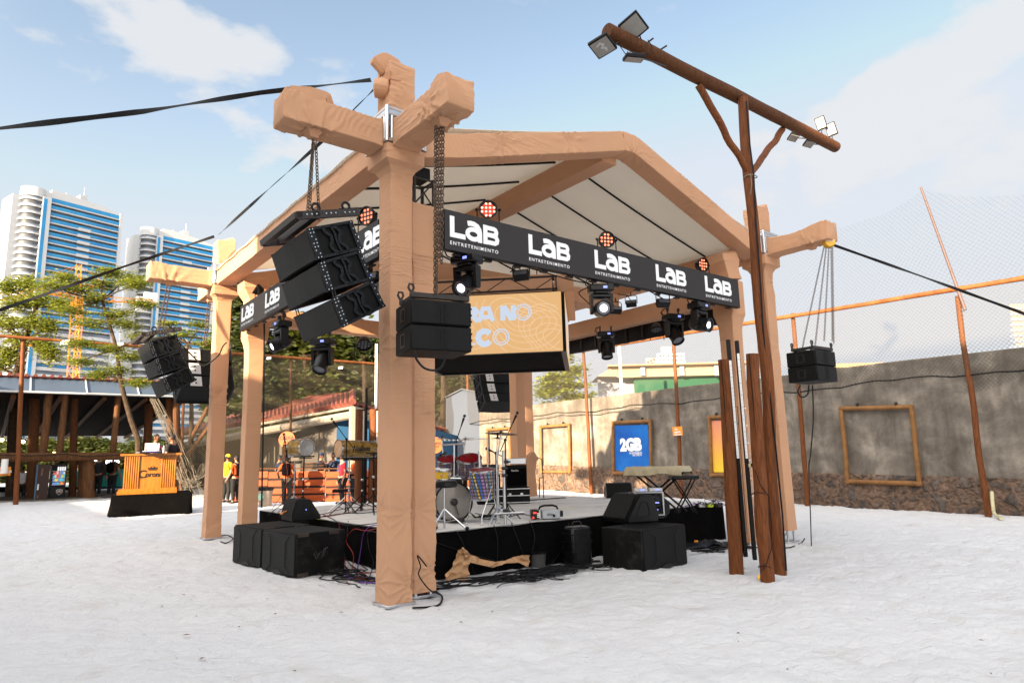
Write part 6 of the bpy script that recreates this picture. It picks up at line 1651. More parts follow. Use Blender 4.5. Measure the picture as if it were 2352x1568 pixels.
def head_on(t,m,tilt,lit=True,glow=True):
 """the tilting head of a moving light; tilt 0 looks along local -Y, positive looks down"""
 mm=m @ Matrix.Translation((0,0,-.38)) @ Matrix.Rotation(tilt,4,'X') @ Matrix.Rotation(PI/2,4,'X')
 mb=MB();mb.lathe([(0,-.19),(.08,-.185),(.115,-.14),(.125,-.05),(.125,.05),(.118,.1),(.122,.15),(.125,.20),(.108,.205),(.105,.17),(0,.165)],24,mm);hd_=mb.build('head',M['plastic'],t)
 mb=MB();mb.lathe([(0,.172),(.07,.176),(.1,.172)],24,mm);mb.build('lens',M['lens_glass'],hd_)
 if glow:mb=MB();mb.lathe([(0,.179),(.04,.181),(.055,.178),(0,.1785)],16,mm);mb.build('lit_lens',M['lens_white'],hd_)
MP=moving_proto()
mvs=[((1072,588),8.55,YAW-PI/2-.5,.55,'moving head light with bright lens under the first wordmark, beside the flown loudspeakers',1),
  ((1379,655),10.05,YAW-PI/2+.05,.12,'moving head light looking straight out under the middle wordmark',1),
  ((1604,696),11.6,YAW-PI/2+.75,.25,'moving head light aimed sideways under the fourth wordmark',1),
  ((1391,762),14.2,YAW-PI/2+.02,1.25,'moving head light hanging face down next to the led cube',0),
  ((1546,722),12.6,YAW-PI/2+.35,.95,'moving head light tilted down on the beam near the wall',0),
  ((647,738),11.6,YAW-PI/2-.9,.5,'moving head light under the sunlit end of the side banner',1),
  ((742,778),11.0,YAW-PI/2-.2,1.0,'moving head light hanging below the big near array',0),
  ((862,630),8.9,YAW-PI/2-.7,.6,'moving head light squeezed between the big array and the near post',0)]
first=True
for (px,dep,rz,tilt,lab,lit) in mvs:
 p=DP(px[0],px[1],dep);m=TR(p,rz)
 o=dup(MP,m,lab);WM[o.name]=m
 for chd in KIDS.get(o.name,[]):WM[chd.name]=m
 head_on(o,m,tilt,True,lit)
kill(MP)
def par(label,p,az,el=0,lit='hot',r=.125):
 m=Matrix.Translation(p) @ Matrix.Rotation(az,4,'Z') @ Matrix.Rotation(-el,4,'Y')           # looks along +X
 t=thing('par_light',label,'stage light',mat=m,group='round par lights');mm=m @ Matrix.Rotation(PI/2,4,'Y')
 mb=MB();mb.lathe([(0,-.13),(r*.55,-.13),(r*.8,-.1),(r,-.02),(r*1.06,.02),(r*1.06,.035),(r*.97,.035),(r*.95,.01),(0,.008)],28,mm);cn_=mb.build('can',M['plastic'],t)
 pos=[(-.5,1),(.5,1),(-1.5,0),(-.5,0),(.5,0),(1.5,0),(-1.5,-1),(-.5,-1),(.5,-1),(1.5,-1),(-.5,-2),(.5,-2)]
 mb=MB();s=r*.44
 for (a,b) in pos:
  b2=b+.5;mb.lathe([(0,.014),(s*.3,.012),(s*.33,.008)],10,mm @ Matrix.Translation((-b2*s*1.0,a*s*1.0,0)))
 if lit != 'off':
  mb.build('diode',M['lamp_hot'] if lit=='hot' else M['lamp_orange'],cn_)
  if lit=='hot':mb=MB();mb.lathe([(0,.009),(r*.9,.009),(r*.9,.0095),(0,.01)],24,mm);mb.build('face',M['lamp_redface'],cn_)
 else:mb.build('diode',M['lens_glass'],cn_)
 mb=MB();sd=Matrix.Rotation(az,3,'Z') @ Vector((0,1,0))
 for q in (-1,1):mb.tube([p+sd*q*(r*1.05),p+sd*q*(r*1.22),p+sd*q*(r*1.22)-Vector((0,0,r*1.9))],.009,6);mb.sph(p+sd*q*r*1.28,.022,8,6)
 mb.build('yoke',M['black'],t)
par('round light glowing hot red on top of the first wordmark of the front banner',YP(1121,482,.05),math.radians(-123),-.05,'hot')
par('round light with amber diodes over the gap between the second and third wordmarks',YP(1393,551,.05),math.radians(-113),-.05,'amber',.13)
par('round light with orange diodes near the end of the front banner by the wall',YP(1614,608,.05),math.radians(-98),-.05,'amber')
par('round light with amber diodes above the side banner next to the near post',XP(843,497,.22),math.radians(-158),-.05,'amber',.135)
par('unlit round light tilted up at the sunlit end of the side banner',XP(590,664,.2),math.radians(175),.5,'off',.11)
par('unlit par light pointing down on the beam close to the led cube',DP(1508,757,13.0),math.radians(-130),-1.1,'off',.11)
par('unlit par light pointing down below the big near array',DP(836,791,11.5),math.radians(-110),-1.0,'off',.13)
def small_flood(label,p,rz,tilt=.6,s=1.0):
 m=TR(p,rz) @ Matrix.Scale(s,4);t=thing('work_light',label,'work light',mat=m,group='small black work lights')
 h=m @ Matrix.Rotation(tilt,4,'X')
 mb=MB();mb.prism([h @ Vector(q) for q in ((-.11,-.05,-.04),(.11,-.05,-.04),(.11,.06,-.055),(-.11,.06,-.055))],(h.to_3x3() @ Vector((0,0,.1))));
 mb.build('housing',M['plastic'],t)
 mb=MB()
 for k in range(9):mb.box(h @ Vector((-.09+.0225*k,.005,.055)),(.006*s,.09*s,.02*s),h.to_3x3().normalized())
 mb.build('cooling_fin',M['black'],t)
 mb=MB();mb.box(h @ Vector((0,-.052,.005)),(.19*s,.006*s,.07*s),h.to_3x3().normalized());mb.build('lens',M['lens_glass'],t)
 mb=MB();mb.tube([m @ Vector(q) for q in ((-.125,0,0),(-.125,0,.14),(-.09,0,.17),(.09,0,.17),(.125,0,.14),(.125,0,0))],.009*s,6);mb.tube([m @ Vector((0,0,.17)),m @ Vector((0,0,.25))],.012*s,6);mb.tube([m @ Vector((0,.02,.05)),m @ Vector((-.08,.05,.2)),m @ Vector((-.3,.1,.26))],.008*s,6);mb.build('bracket',M['black'],t)
small_flood('work light on a bracket under the second wordmark',DP(1197,632,9.2),YAW-PI/2-.35,-.5)
small_flood('work light on a bracket between the third and fourth wordmarks',DP(1523,696,11.1),YAW-PI/2+.25,-.6)
small_flood('work light half hidden behind the middle moving head light',DP(1415,712,13.2),YAW-PI/2+.3,-.6)
small_flood('work light on the far beam right of the middle moving head light',DP(1450,697,14.0),YAW-PI/2-.3,-.6)
# banner side bulb strip of cables on the truss
for k,(pts,dep) in enumerate([(((1060,595),(1030,590),(1020,575),(1000,560)),8.4),(((1172,625),(1192,612),(1225,618),(1300,640),(1345,650)),9.6),(((1350,660),(1330,672),(1345,690),(1362,705)),10.1),(((1530,690),(1490,668),(1470,664)),11.3)]):
 cable_on('light_cable',[DP(x,y,dep) for x,y in pts],.009,M['cable'],['cable loop beside the first moving head light under the front banner','cable strung between the first and second wordmarks under the front banner','cable hooking round the middle moving head light','short cable above the work light by the fourth wordmark'][k],'cable',group='cables under the banner')
# cables from arrays
cable_on('speaker_cable',[DP(x,y,13.4) for x,y in ((402,778),(425,800),(450,825),(468,840),(500,818),(512,795),(521,786))],.014,M['cable'],'black cable from the sunlit array looping to the wrapped tower')
cable_on('speaker_cable',[DP(x,y,6.7) for x,y in ((953,806),(957,825),(975,845),(1000,850),(1017,838),(1024,808))],.013,M['cable'],'black cable loop hanging under the loudspeaker pair by the thick post')
cable_on('speaker_cable',[DP(x,y,10.4) for x,y in ((1838,884),(1833,900),(1842,912),(1855,905),(1858,884))],.012,M['cable'],'short cable loop under the loudspeaker pair near the wall')
cable_on('speaker_cable',[DP(x,y,10.9) for x,y in ((1866,884),(1868,960),(1862,1040),(1858,1080))]+[GP(1868,1250)+Vector((0,0,.5)),GP(1864,1256)+Vector((0,0,.03))],.010,M['cable'],'black cable dropping from the loudspeaker pair beside the wrapped tower near the wall')
cable_on('tower_cable',[DP(x,y,13.2) for x,y in ((607,742),(606,900),(603,1050),(601,1165))],.016,M['cable'],'black cable bundle running down the edge of the second sunlit column')
# webbing straps between the mast heads and out of the picture
def strap(label,pts,w=.045):
 P=[Vector(p) for p in pts];out=[]
 for i in range(len(P)-1):
  for s in range(14):out.append(P[i].lerp(P[i+1],s/14))
 out.append(P[-1]);V=[];L=len(out)
 side0=Vector((0,0,1))
 for i,p in enumerate(out):
  t=(out[min(i+1,L-1)]-out[max(i-1,0)]).normalized();tw=math.sin(i*.33)*.9
  s=side0-t*side0.dot(t);s=(s.normalized() if s.length>.05 else t.orthogonal().normalized());s=Matrix.Rotation(tw,3,t) @ s;n=t.cross(s)
  V+=[p-s*w/2-n*.002,p+s*w/2-n*.002,p+s*w/2+n*.002,p-s*w/2+n*.002]
 F=[]
 for i in range(L-1):
  for k in range(4):F.append((i*4+k,i*4+(k+1) % 4,(i+1)*4+(k+1) % 4,(i+1)*4+k))
 mb=MB();mb.add(V,F);o=mb.build('webbing_strap',M['strap'],None,50);return tag(o,label,'strap','webbing straps')
mh=Vector((-.2,-.02,6.22));lh=Vector((-.02,LY-.2,6.38))
strap('black webbing strap running from the near mast head out over the sky',[DP(852,184,7.45),DP(600,213,7.0),DP(330,256,6.3),DP(0,295,5.4),DP(-250,318,4.9)],.055)
strap('black webbing strap crossing behind the near arm to the sunlit mast head',[DP(864,200,7.7),DP(745,320,8.9),DP(600,450,11.0),DP(503,538,13.6)],.05)
strap('black webbing strap falling from the sunlit mast head past the high-rises',[DP(492,543,13.7),DP(300,607,12.5),DP(0,712,10.5),DP(-150,770,9.6)],.06)
strap('black webbing strap falling from the yellow hoist towards the wall',[DP(1915,563,11.9),DP(2110,632,11.3),DP(2352,720,10.6),DP(2500,775,10.2)],.05)

# ---------------------------------------------------------------- log mast with crossbeam and floodlights
def mast():
 b=GP(1792,1320);b=Vector((b.x,b.y,gh(b.x,b.y)-.1));dp=(b-CAM).dot(_fw)
 # top of the mast at crossbeam height
 top=DP(1707,232,dp);zb=DP(1710,214,dp).z
 t=thing('light_mast','tall varnished log mast with two braces and a long slanting-looking crossbeam of floodlights','light mast',b)
 mb=MB();log(mb,b,(top.x,top.y,top.z+.05),.088,.075,14,26,.06,seed=3);mb.build('mast',M['wood'],t)
 def onz(x,y):return ZP(x,y,zb)
 L=onz(1395,71);R=onz(1920,338)
 mb=MB();log(mb,L,R,.1,.097,16,20,.03,seed=5);mb.build('crossbeam',M['wood_dark'],t)
 mid=DP(1722,402,dp)
 for (x,y) in ((1603,182),(1795,286)):
  a=onz(x,y);a.z=zb-.1
  mb=MB();log(mb,Vector((mid.x,mid.y,mid.z)),a,.05,.055,12,14,.05,seed=int(x));mb.build('brace',M['wood'],t)
 mb=MB();pts=[DP(x,y,dp-.1) for x,y in ((1714,232),(1722,330),(1731,400),(1737,520),(1746,640),(1753,760),(1768,900),(1783,1040),(1797,1180),(1806,1310))]
 mb.tube(pts,.012,6);mb.build('cable',M['cable'],t)
 mb=MB();c=DP(1723,408,dp);ring=[c+Vector((.1*math.cos(2*PI*k/14),.1*math.sin(2*PI*k/14),.01*math.sin(k))) for k in range(15)];mb.tube(ring,.008,6);mb.tube([c+Vector((-.08,-.06,0)),c+Vector((-.09,-.07,-.15)),c+Vector((-.1,-.04,-.3))],.006,5);mb.build('tie',M['rope'],t)
 return L,R,zb
mL,mR,mz=mast()
def floodlight(label,c,nrm,size,roll=0,h=None,patch=False):
 n=Vector(nrm).normalized();u=Vector((0,0,1)).cross(n);u=u.normalized() if u.length>.05 else _rt.copy();v=n.cross(u)
 u,v=u*math.cos(roll)+v*math.sin(roll),v*math.cos(roll)-u*math.sin(roll)
 m=Matrix(((u.x,v.x,n.x,c.x),(u.y,v.y,n.y,c.y),(u.z,v.z,n.z,c.z),(0,0,0,1)))
 h=h or size
 t=thing('floodlight',label,'floodlight',mat=m,group='floodlights on the crossbeam');R3=m.to_3x3()
 mb=MB();mb.box(m @ Vector((0,0,-.02)),(size,h,.05),R3,.008);hs_=mb.build('housing',M['black'],t)
 mb=MB()
 for k in range(8):mb.box(m @ Vector((-size*.4+size*.8*k/7,0,-.055)),(.008,h*.8,.03),R3)
 mb.build('cooling_fin',M['steel_dark'],t)
 mb=MB();mb.box(m @ Vector((0,0,.008)),(size*.86,h*.84,.006),R3);mb.build('lens',mat('flood glass',(.27,.265,.25),.35,0,.08,9) if not bpy.data.materials.get('flood glass') else bpy.data.materials['flood glass'],hs_)
 if patch:
  mb=MB();mb.ribbon([(-.06,.05),(.0,.07),(.03,.03),(-.01,0),(.03,-.03),(.02,-.07)],.025,.003,m @ Matrix.Translation((0,0,.012)));mb.build('stain',M['lightgrey'],t)
 return t,m
def fl_arm(c,to,t):
 mb=MB();mb.tube([c,to],.009,6);mb.build('bracket',M['steel_dark'],t)
def bp(f):return mL.lerp(mR,f)
dL=(mL-CAM).dot(_fw)
toc=(CAM-mL).normalized()
c=DP(1455,63,dL+.15);t,m=floodlight('square floodlight standing up on the thick end of the crossbeam',c,(toc+Vector((0,0,-.5))),.30,.6);fl_arm(c+_rt*.05,bp(.12),t)
c=DP(1384,108,dL-.1);t,m=floodlight('square floodlight with a stained lens hanging off the thick end of the crossbeam',c,(toc*.55+Vector((0,0,-1))),.28,.5,patch=True);fl_arm(c,mL+Vector((0,0,-.05)),t);fl_arm(c+_rt*.12,bp(.04)+Vector((0,0,-.05)),t)
c=DP(1456,137,dL+.1);t,m=floodlight('floodlight seen edge on below the crossbeam',c,(toc*-.25+_rt*-.1+Vector((0,0,-1))),.26,.2,.2);fl_arm(c-_rt*.08,bp(.11)+Vector((0,0,-.08)),t);fl_arm(c+_rt*.14,bp(.2)+Vector((0,0,-.08)),t)
dR=(mR-CAM).dot(_fw)
for (x,y,lab) in ((1885,283,'upright floodlight on the thin end of the crossbeam, the one farther from its tip'),(1909,297,'upright floodlight closest to the tip of the crossbeam')):
 c=DP(x,y,dR-.1);t,m=floodlight(lab,c,(_rt*-.55-_fw*.75+Vector((0,0,-.2))),.17,.15,.24);fl_arm(c-Vector((0,0,.1)),bp(.92 if x<1900 else .985),t)
for (x,y,lab) in ((1822,317,'small floodlight slung under the crossbeam nearer the brace'),(1858,331,'small floodlight slung under the crossbeam nearer its tip')):
 c=DP(x,y,dR-.3);t,m=floodlight(lab,c,(_fw*-.1+_rt*-.35+Vector((0,0,-1))),.22,.3,.16);fl_arm(c,bp(.86 if x<1840 else .93)+Vector((0,0,-.07)),t)
def empty_brackets():
 mb=MB()
 for (x0,y0,x1,y1) in ((1478,103,1501,88),(1505,119,1532,105)):
  f=(x0-1395)/(1920-1395);a=bp(f*.83);dd=(a-CAM).dot(_fw);mb.tube([DP(x0-5,y0+6,dd),DP(x1,y1,dd-.1)],.013,6);
 for x,y in ((1470,130),(1487,121),(1503,128)):f=(x-1395)/525*.83;dd=(bp(f)-CAM).dot(_fw);mb.tube([DP(x+3,y-8,dd),DP(x,y+4,dd-.06)],.006,5)
 o=mb.build('empty_bracket',M['steel_dark'],None);tag(o,'bare metal brackets sticking out of the crossbeam','bracket')
 cable_on('lamp_cable',[DP(x,y,dL+.1) for x,y in ((1400,98),(1418,100),(1428,112),(1440,128),(1455,136),(1475,128),(1492,122),(1497,108),(1488,92))],.006,M['cable'],'thin black cable looping between the lamps on the crossbeam')
empty_brackets()

# ---------------------------------------------------------------- short log posts with the rails in front of the right column
def log_posts():
 for i,(xb,yb,xt,yt,lab) in enumerate([(1692,1322,1664,826,'short varnished log post with a long crack, the one nearer the stage'),(1762,1338,1726,813,'short varnished log post with a black cable tied round it')]):
  b=GP(xb,yb);dp=(b-CAM).dot(_fw);top=DP(xt,yt,dp);b.z=gh(b.x,b.y)-.05
  r=.098 if i==0 else .09
  t=thing('log_post',lab,'log post',b,0,'short log posts by the mast')
  mb=MB();log(mb,b,(top.x,top.y,top.z),r,r*.93,16,16,.03,seed=7+i);mb.build('log',M['wood'],t)
  # dark drying crack
  mb=MB();f=Vector((b.x,b.y,0))-_fw*(r*.93)-_rt*.01;mb.tube([f+Vector((0,0,top.z-.01)),f+Vector((.004,0,top.z-.5)),f+Vector((-.006,.0,top.z-.9)),f+Vector((0,0,top.z-1.2))],[.007,.006,.004,.001],5);mb.build('crack',M['black'],t)
  if i:
   mb=MB();c=Vector((b.x,b.y,0));
   for z in (1.05,.13):mb.tube([c+Vector((r*1.04*math.cos(2*PI*k/14),r*1.04*math.sin(2*PI*k/14),z+.015*math.sin(k))) for k in range(15)],.005,5)
   pts=[DP(x,y,dp-.1) for x,y in ((1735,1080),(1745,1110),(1766,1140),(1772,1200),(1772,1260),(1760,1295),(1748,1312))];mb.tube(pts,.006,5);mb.build('cable',M['cable'],t)
   mb=MB();mb.box(DP(1743,1325,dp-.08),(.03,.02,.06),Matrix.Rotation(.5,3,'Y'),.005);mb.build('plug',M['yellow'],t)
 # black rails with white measuring strips
 for i,(x0,y0,x1,y1,s0,s1,lab) in enumerate([(1712,1278,1681,780,(1681,828),(1695,1052),'black upright rail with white marked strip beside the cracked log post'),(1733,1285,1702,782,(1703,812),(1722,1052),'black upright rail with white marked strip beside the second log post')]):
  b=GP(1700+30*i,1320);dp=(b-CAM).dot(_fw)-.12;a=DP(x0,y0,dp);c=DP(x1,y1,dp)
  c=Vector((a.x+(c.x-a.x)*.15,a.y+(c.y-a.y)*.15,c.z))
  t=thing('rail_bar',lab,'rail',a,0,'black rails on the log posts')
  mb=MB();d=(c-a);mm=Matrix.Rotation(YAW-PI/2,3,'Z')
  mb.box((a+c)/2,(.05,.05,d.length),mm,.004);mb.build('bar',M['black'],t)
  z0=DP(*s1,dp).z;z1=DP(*s0,dp).z;mb=MB();ce=a.lerp(c,((z0+z1)/2-a.z)/(c.z-a.z))-_fw*.027-_rt*.004;mb.box(ce,(.034,.006,z1-z0),mm);mb.build('white_strip',M['signwhite'],t)
  mb=MB();rg=random.Random(i)
  for k in range(26):zz=z0+(z1-z0)*(k+.5)/26;mb.box(Vector((ce.x,ce.y,zz))-_fw*.004,(.018+.01*rg.random(),.002,.003 if k % 3 else .012),mm)
  mb.build('marking',M['lightgrey'],t)
  mb=MB();mb.tube([a+_rt*.05+Vector((0,0,.3)),c+_rt*.05-Vector((0,0,.95+.1*i))],.005,5)
  for k in range(7):mb.box(a.lerp(c,.2+.08*k)+_rt*.035,(.02,.02,.012),mm)
  mb.build('tension_wire',M['chrome'],t)
 b=GP(1745,1330);dp=(b-CAM).dot(_fw)-.15;c=DP(1728,1068,dp)
 t=thing('control_box','small black and cream control box with red lights clipped on the second log post','control box',c);mm=Matrix.Rotation(YAW-PI/2,3,'Z')
 mb=MB();mb.box(c-_rt*.02,(.1,.06,.05),mm,.006);mb.box(c+_rt*.06+Vector((0,0,.01)),(.035,.03,.16),mm,.004);mb.build('box',M['plastic'],t)
 mb=MB();mb.box(c-_rt*.045-_fw*.032,(.03,.006,.045),mm);mb.build('label',mat('cream label',(.6,.52,.3),.5,0,0),t)
 mb=MB();mb.box(c+_rt*.06-_fw*.017+Vector((0,0,.02)),(.02,.004,.012),mm);mb.box(c+_rt*.06-_fw*.017+Vector((0,0,.06)),(.012,.004,.012),mm);mb.build('display',M['display_red'],t)
log_posts()
# ---------------------------------------------------------------- cables on the sand and over the skirt
def cable_run(label,line,n,seed,wid=.22,r=(.006,.011),cols=()):
 """many cables lying more or less parallel along a line on the sand, with slack loops"""
 rg=random.Random(seed);P=[GP(x,y) for x,y in line];t=thing('cable_pile',label,'cables',P[0])
 L=[0]
 for a,b in zip(P[:-1],P[1:]):L.append(L[-1]+(b-a).length)
 def at(d):
  for i in range(len(P)-1):
   if d <= L[i+1] or i==len(P)-2:f=(d-L[i])/(L[i+1]-L[i]);return P[i].lerp(P[i+1],f),(P[i+1]-P[i]).normalized()
 for k in range(n):
  d0=rg.uniform(-.1,.55)*L[-1];d1=min(L[-1]*1.03,d0+rg.uniform(.35,.9)*L[-1]);o=rg.gauss(0,wid*.45);pts=[];ph=rg.random()*9;am=rg.uniform(.02,.10)
  m=max(6,int((d1-d0)/.12));loop=rg.randrange(2,m) if rg.random()<.6 else-1
  for i in range(m+1):
   p,d=at(d0+(d1-d0)*i/m);nx=Vector((-d.y,d.x,0));q=p+nx*(o+am*math.sin(i*.7+ph)+.03*math.sin(i*1.9+ph*2))
   z=.026+.008*(k % 5)+.008*math.sin(i+ph)
   if i==loop:
    rr=rg.uniform(.07,.16)
    for w in range(9):an=w*2*PI/8;c=q-nx*rr+nx*rr*math.cos(an)+d*rr*math.sin(an);pts.append(Vector((c.x,c.y,gh(c.x,c.y)+z+.012)))
   pts.append(Vector((q.x,q.y,gh(q.x,q.y)+z)))
  cable_on('cable',pts,rg.uniform(*r),M[cols[k % len(cols)]] if cols and k % 4==0 else M['cable'],None,parent=t)
 return t
cable_run('tangled black cables on the sand between the subwoofers and the near post',[(770,1306),(800,1330),(870,1345)],22,1,.30,cols=('cable_purple','cable_red','cable'))
cable_run('long bundle of black cables lying along the foot of the stage skirt',[(1003,1358),(1060,1346),(1150,1336),(1250,1320),(1330,1306),(1380,1302)],34,2,.24)
cable_run('stray loops of thin black cable on the sand in front of the skirt',[(1120,1352),(1200,1336),(1260,1330),(1300,1336)],4,3,.12,(.005,.008))
cable_run('few black cables between the scratched subwoofer and the log posts',[(1600,1272),(1640,1266),(1680,1262)],6,4,.2)
def over_edge():
 # cables dropping from the deck edge to the sand
 L=[((868,1205),(850,1208),(835,1225),(829,1260),(822,1300),(815,1325),'cable_purple'),((862,1214),(838,1218),(812,1215),(795,1240),(812,1275),(805,1320),'cable_red'),
   ((866,1222),(845,1222),(848,1260),(858,1290),(850,1320),(842,1340),'cable'),((800,1196),(797,1225),(790,1260),(800,1290),(825,1310),(855,1330),'cable'),((778,1198),(785,1240),(792,1290),(796,1330),(800,1340),(802,1342),'cable_red')]
 for i,l in enumerate(L):
  pts=[]
  for j,(x,y) in enumerate(l[:-1]):
   p=XP(x,y,SX0-.07) if j else ZP(x,y,SZ+.015)
   g=gh(p.x,p.y)+.02
   if p.z<g:p=GP(x,y,.02)
   pts.append(p)
  cable_on('hanging_cable',pts,.007,M[l[-1]],['purple cable hanging down the skirt beside the near post','red cable curling down the skirt beside the subwoofers','black cable hanging down the skirt closest to the near post','black cable swinging from the deck down to the sand by the subwoofer','red cable dropping behind the double subwoofer'][i],'cable')
 L=[((1052,1218),(1060,1240),(1075,1275),(1090,1320)),((1140,1205),(1143,1240),(1142,1290),(1145,1330)),((1180,1200),(1190,1240),(1205,1280),(1215,1320)),((1222,1196),(1228,1230),(1222,1275),(1230,1315)),((1313,1200),(1300,1235),(1285,1270),(1265,1310)),((1005,1245),(1060,1265),(1110,1280),(1160,1292))]
 for i,l in enumerate(L):
  pts=[YP(x,y,SY0-.07) for x,y in l];pts[0]=pts[0]+Vector((0,.06,0))
  for p in pts:
   p.z=max(p.z,gh(p.x,p.y)+.02)
  cable_on('hanging_cable',pts,.006,M['cable'],['cable hanging over the skirt above the tan tarpaulin flap','cable hanging over the skirt below the upright rack post','cable hanging over the skirt below the coil','cable hanging over the skirt below the smoke machine','slanting cable over the skirt from the hard case','cable stretched sideways across the skirt by the near column'][i],'cable',group='dark cables over the front skirt')
 # deck cables
 rg=random.Random(4)
 D=[((700,1183),(740,1180),(790,1168),(850,1160),'cable_red'),((690,1190),(760,1184),(820,1172),(870,1168),'cable_red'),((735,1186),(790,1178),(830,1178),(868,1174),'cable'),((1130,1184),(1160,1188),(1195,1180),(1225,1186),'cable'),((1160,1148),(1200,1150),(1250,1146),(1300,1144),'cable'),((1145,1150),(1170,1156),(1190,1150),(1215,1148),'cable'),((1095,1178),(1120,1184),(1105,1190),(1135,1192),'cable'),((1205,1148),(1235,1146),(1280,1143),(1300,1141),'cable'),((870,1200),(800,1205),(760,1190),(742,1180),'cable')]
 for i,l in enumerate(D):
  pts=[ZP(x,y,SZ+.01)+Vector((rg.uniform(-.03,.03),rg.uniform(-.03,.03),0)) for x,y in l[:-1]]
  red=l[-1]=='cable_red'
  cable_on('deck_cable',pts,.007,M[l[-1]],['red cable snaking across the deck from the wedge monitor to the percussion','red cable crossing the deck closer to its skirted edge','black cable beside the red ones on the deck','black cable between the drum foot and the smoke machine','long black cable behind the smoke machine at the far deck','black cable under the upright rack post','coiled black cable end by the drum foot','short black cable on the far deck by the cases','black cable running along the deck edge beside the near post'][i],'cable',group='red cables on the deck' if red else 'black cables on the deck')
 cable_on('mic_cable',[DP(655,1000,13.0),DP(652,1030,12.9),DP(660,1090,12.8),DP(650,1130,12.6),ZP(625,1168,SZ+.01)],.006,M['cable_red'],'red cable hanging from the small clipped microphone down to the deck')
 cable_on('power_cable',[GP(947,1395,.02),GP(985,1393,.02),GP(1008,1388,.02),GP(1016,1372,.02),GP(1008,1362,.02),GP(990,1352,.03)],.011,M['cable'],'black cable curving out on the sand round the foot of the near post')
 cable_on('power_cable',[DP(1960/2,1300,8.1)+Vector((0,0,0))]+[DP(x,y,8.0) for x,y in ((959,1275),(966,1300),(962,1320),(985,1352),(1005,1362))]+[GP(1016,1368,.02)],.008,M['cable'],'thin black cable running down the wrapped column to the sand')
 cable_on('power_cable',[GP(1730,1256,.02),GP(1780,1258,.02),GP(1815,1256,.02),GP(1840,1246,.02),GP(1848,1236,.15)],.011,M['cable'],'black cable on the sand leading to the tower foot near the wall')
 cable_on('power_cable',[GP(500,1232,.02),GP(520,1228,.02),GP(535,1236,.02),GP(520,1246,.02),GP(507,1243,.02)],.011,M['cable'],'short black cable end on the sand beside the sunlit tower')
 cable_on('hose',[XP(2278,1128,16.5),XP(2281,1165,16.4),XP(2285,1180,16.35),GP(2300,1190,.05)],.04,M['pipe'],'pale hose end coming out of the sand at the foot of the fence post','hose')
over_edge()
def tarp():
 # tan tarpaulin hanging out from under the skirt
 t=thing('tan_tarpaulin','crumpled tan tarpaulin hanging out over the black skirt','tarpaulin',YP(1050,1300,SY0-.1))
 m=mat('tan tarpaulin',(.42,.24,.12),.6,0,.12,4,.3,25)
 def sheet(rows,nm,seed):
  V=[];nu=len(rows)-1;K=6;nv=10;pts=[]
  R=[]
  for i in range(nu):
   for k in range(K):f=k/K;R.append([(rows[i][j][0]*(1-f)+rows[i+1][j][0]*f,rows[i][j][1]*(1-f)+rows[i+1][j][1]*f) for j in (0,1)])
  R.append([rows[-1][0],rows[-1][1]])
  for i,(a,b) in enumerate(R):
   for j in range(nv+1):
    f=j/nv;x=a[0]*(1-f)+b[0]*f;y=a[1]*(1-f)+b[1]*f
    p=YP(x,y,SY0-.13-.05*f);n=mnoise.noise(Vector((x*.05,y*.07,seed)));r=(1-abs(mnoise.noise(Vector((x*.035+seed,y*.06,3)))))**3
    p+=Vector((0,-.09*r-.05*n,.0));V.append(tuple(p))
  F=[(i*(nv+1)+j,(i+1)*(nv+1)+j,(i+1)*(nv+1)+j+1,i*(nv+1)+j+1) for i in range(len(R)-1) for j in range(nv)]
  np_mesh(nm,np.array(V),np.array(F),m,t,60)
 sheet([((1058,1254),(1062,1262)),((1048,1262),(1074,1280)),((1040,1284),(1072,1300)),((1026,1310),(1070,1322)),((1014,1329),(1065,1336))],'flap',1)
 sheet([((1056,1254),(1055,1266)),((1075,1272),(1068,1288)),((1105,1283),(1100,1296)),((1130,1288),(1128,1302)),((1160,1284),(1155,1292)),((1190,1272),(1185,1290)),((1214,1274),(1205,1302))],'twisted_edge',2)
tarp()
def skirt_bits():
 c=YP(1236,1298,SY0-.1);t=thing('plastic_bucket','dark translucent bucket half hidden by cables at the skirt','bucket',c);c.z=gh(c.x,c.y)
 mb=MB();mb.lathe([(.1,0),(.12,.2),(.125,.2),(.0,.19)],20,Matrix.Translation(c));mb.build('body',mat('smoky plastic',(.06,.06,.06),.3,0,.1,9),t)
 mb=MB();mb.lathe([(.12,.2),(.132,.2),(.132,.215),(.12,.215)],20,Matrix.Translation(c));mb.build('rim',M['plastic'],t)
 q=GP(1640,1255,.02);t=thing('black_sheet','crumpled black plastic sheet on the sand with small orange tags','plastic sheet',q)
 V=[];n=16
 for i in range(n+1):
  for j in range(n+1):
   x=(i/n-.5)*1.3;y=(j/n-.5)*.6;p=q+_rt*x+_fw*y;r=1-abs(mnoise.noise(Vector((x*3,y*4,2))));V.append((p.x,p.y,gh(p.x,p.y)+.02+.13*r**4*(1-abs(x)/.75)))
 F=[(i*(n+1)+j,(i+1)*(n+1)+j,(i+1)*(n+1)+j+1,i*(n+1)+j+1) for i in range(n) for j in range(n)]
 np_mesh('sheet',np.array(V),np.array(F),mat('black plastic sheet',(.012,.012,.014),.35,0,.2,9),t,60)
 mb=MB()
 for x,y in ((-.35,-.15),(.3,.0),(.5,.1)):mb.box(q+_rt*x+_fw*y+Vector((0,0,.12)),(.07,.05,.03),Matrix.Rotation(x*3,3,'Z'),.005)
 mb.build('tag',M['orange_sign'],t)
skirt_bits()
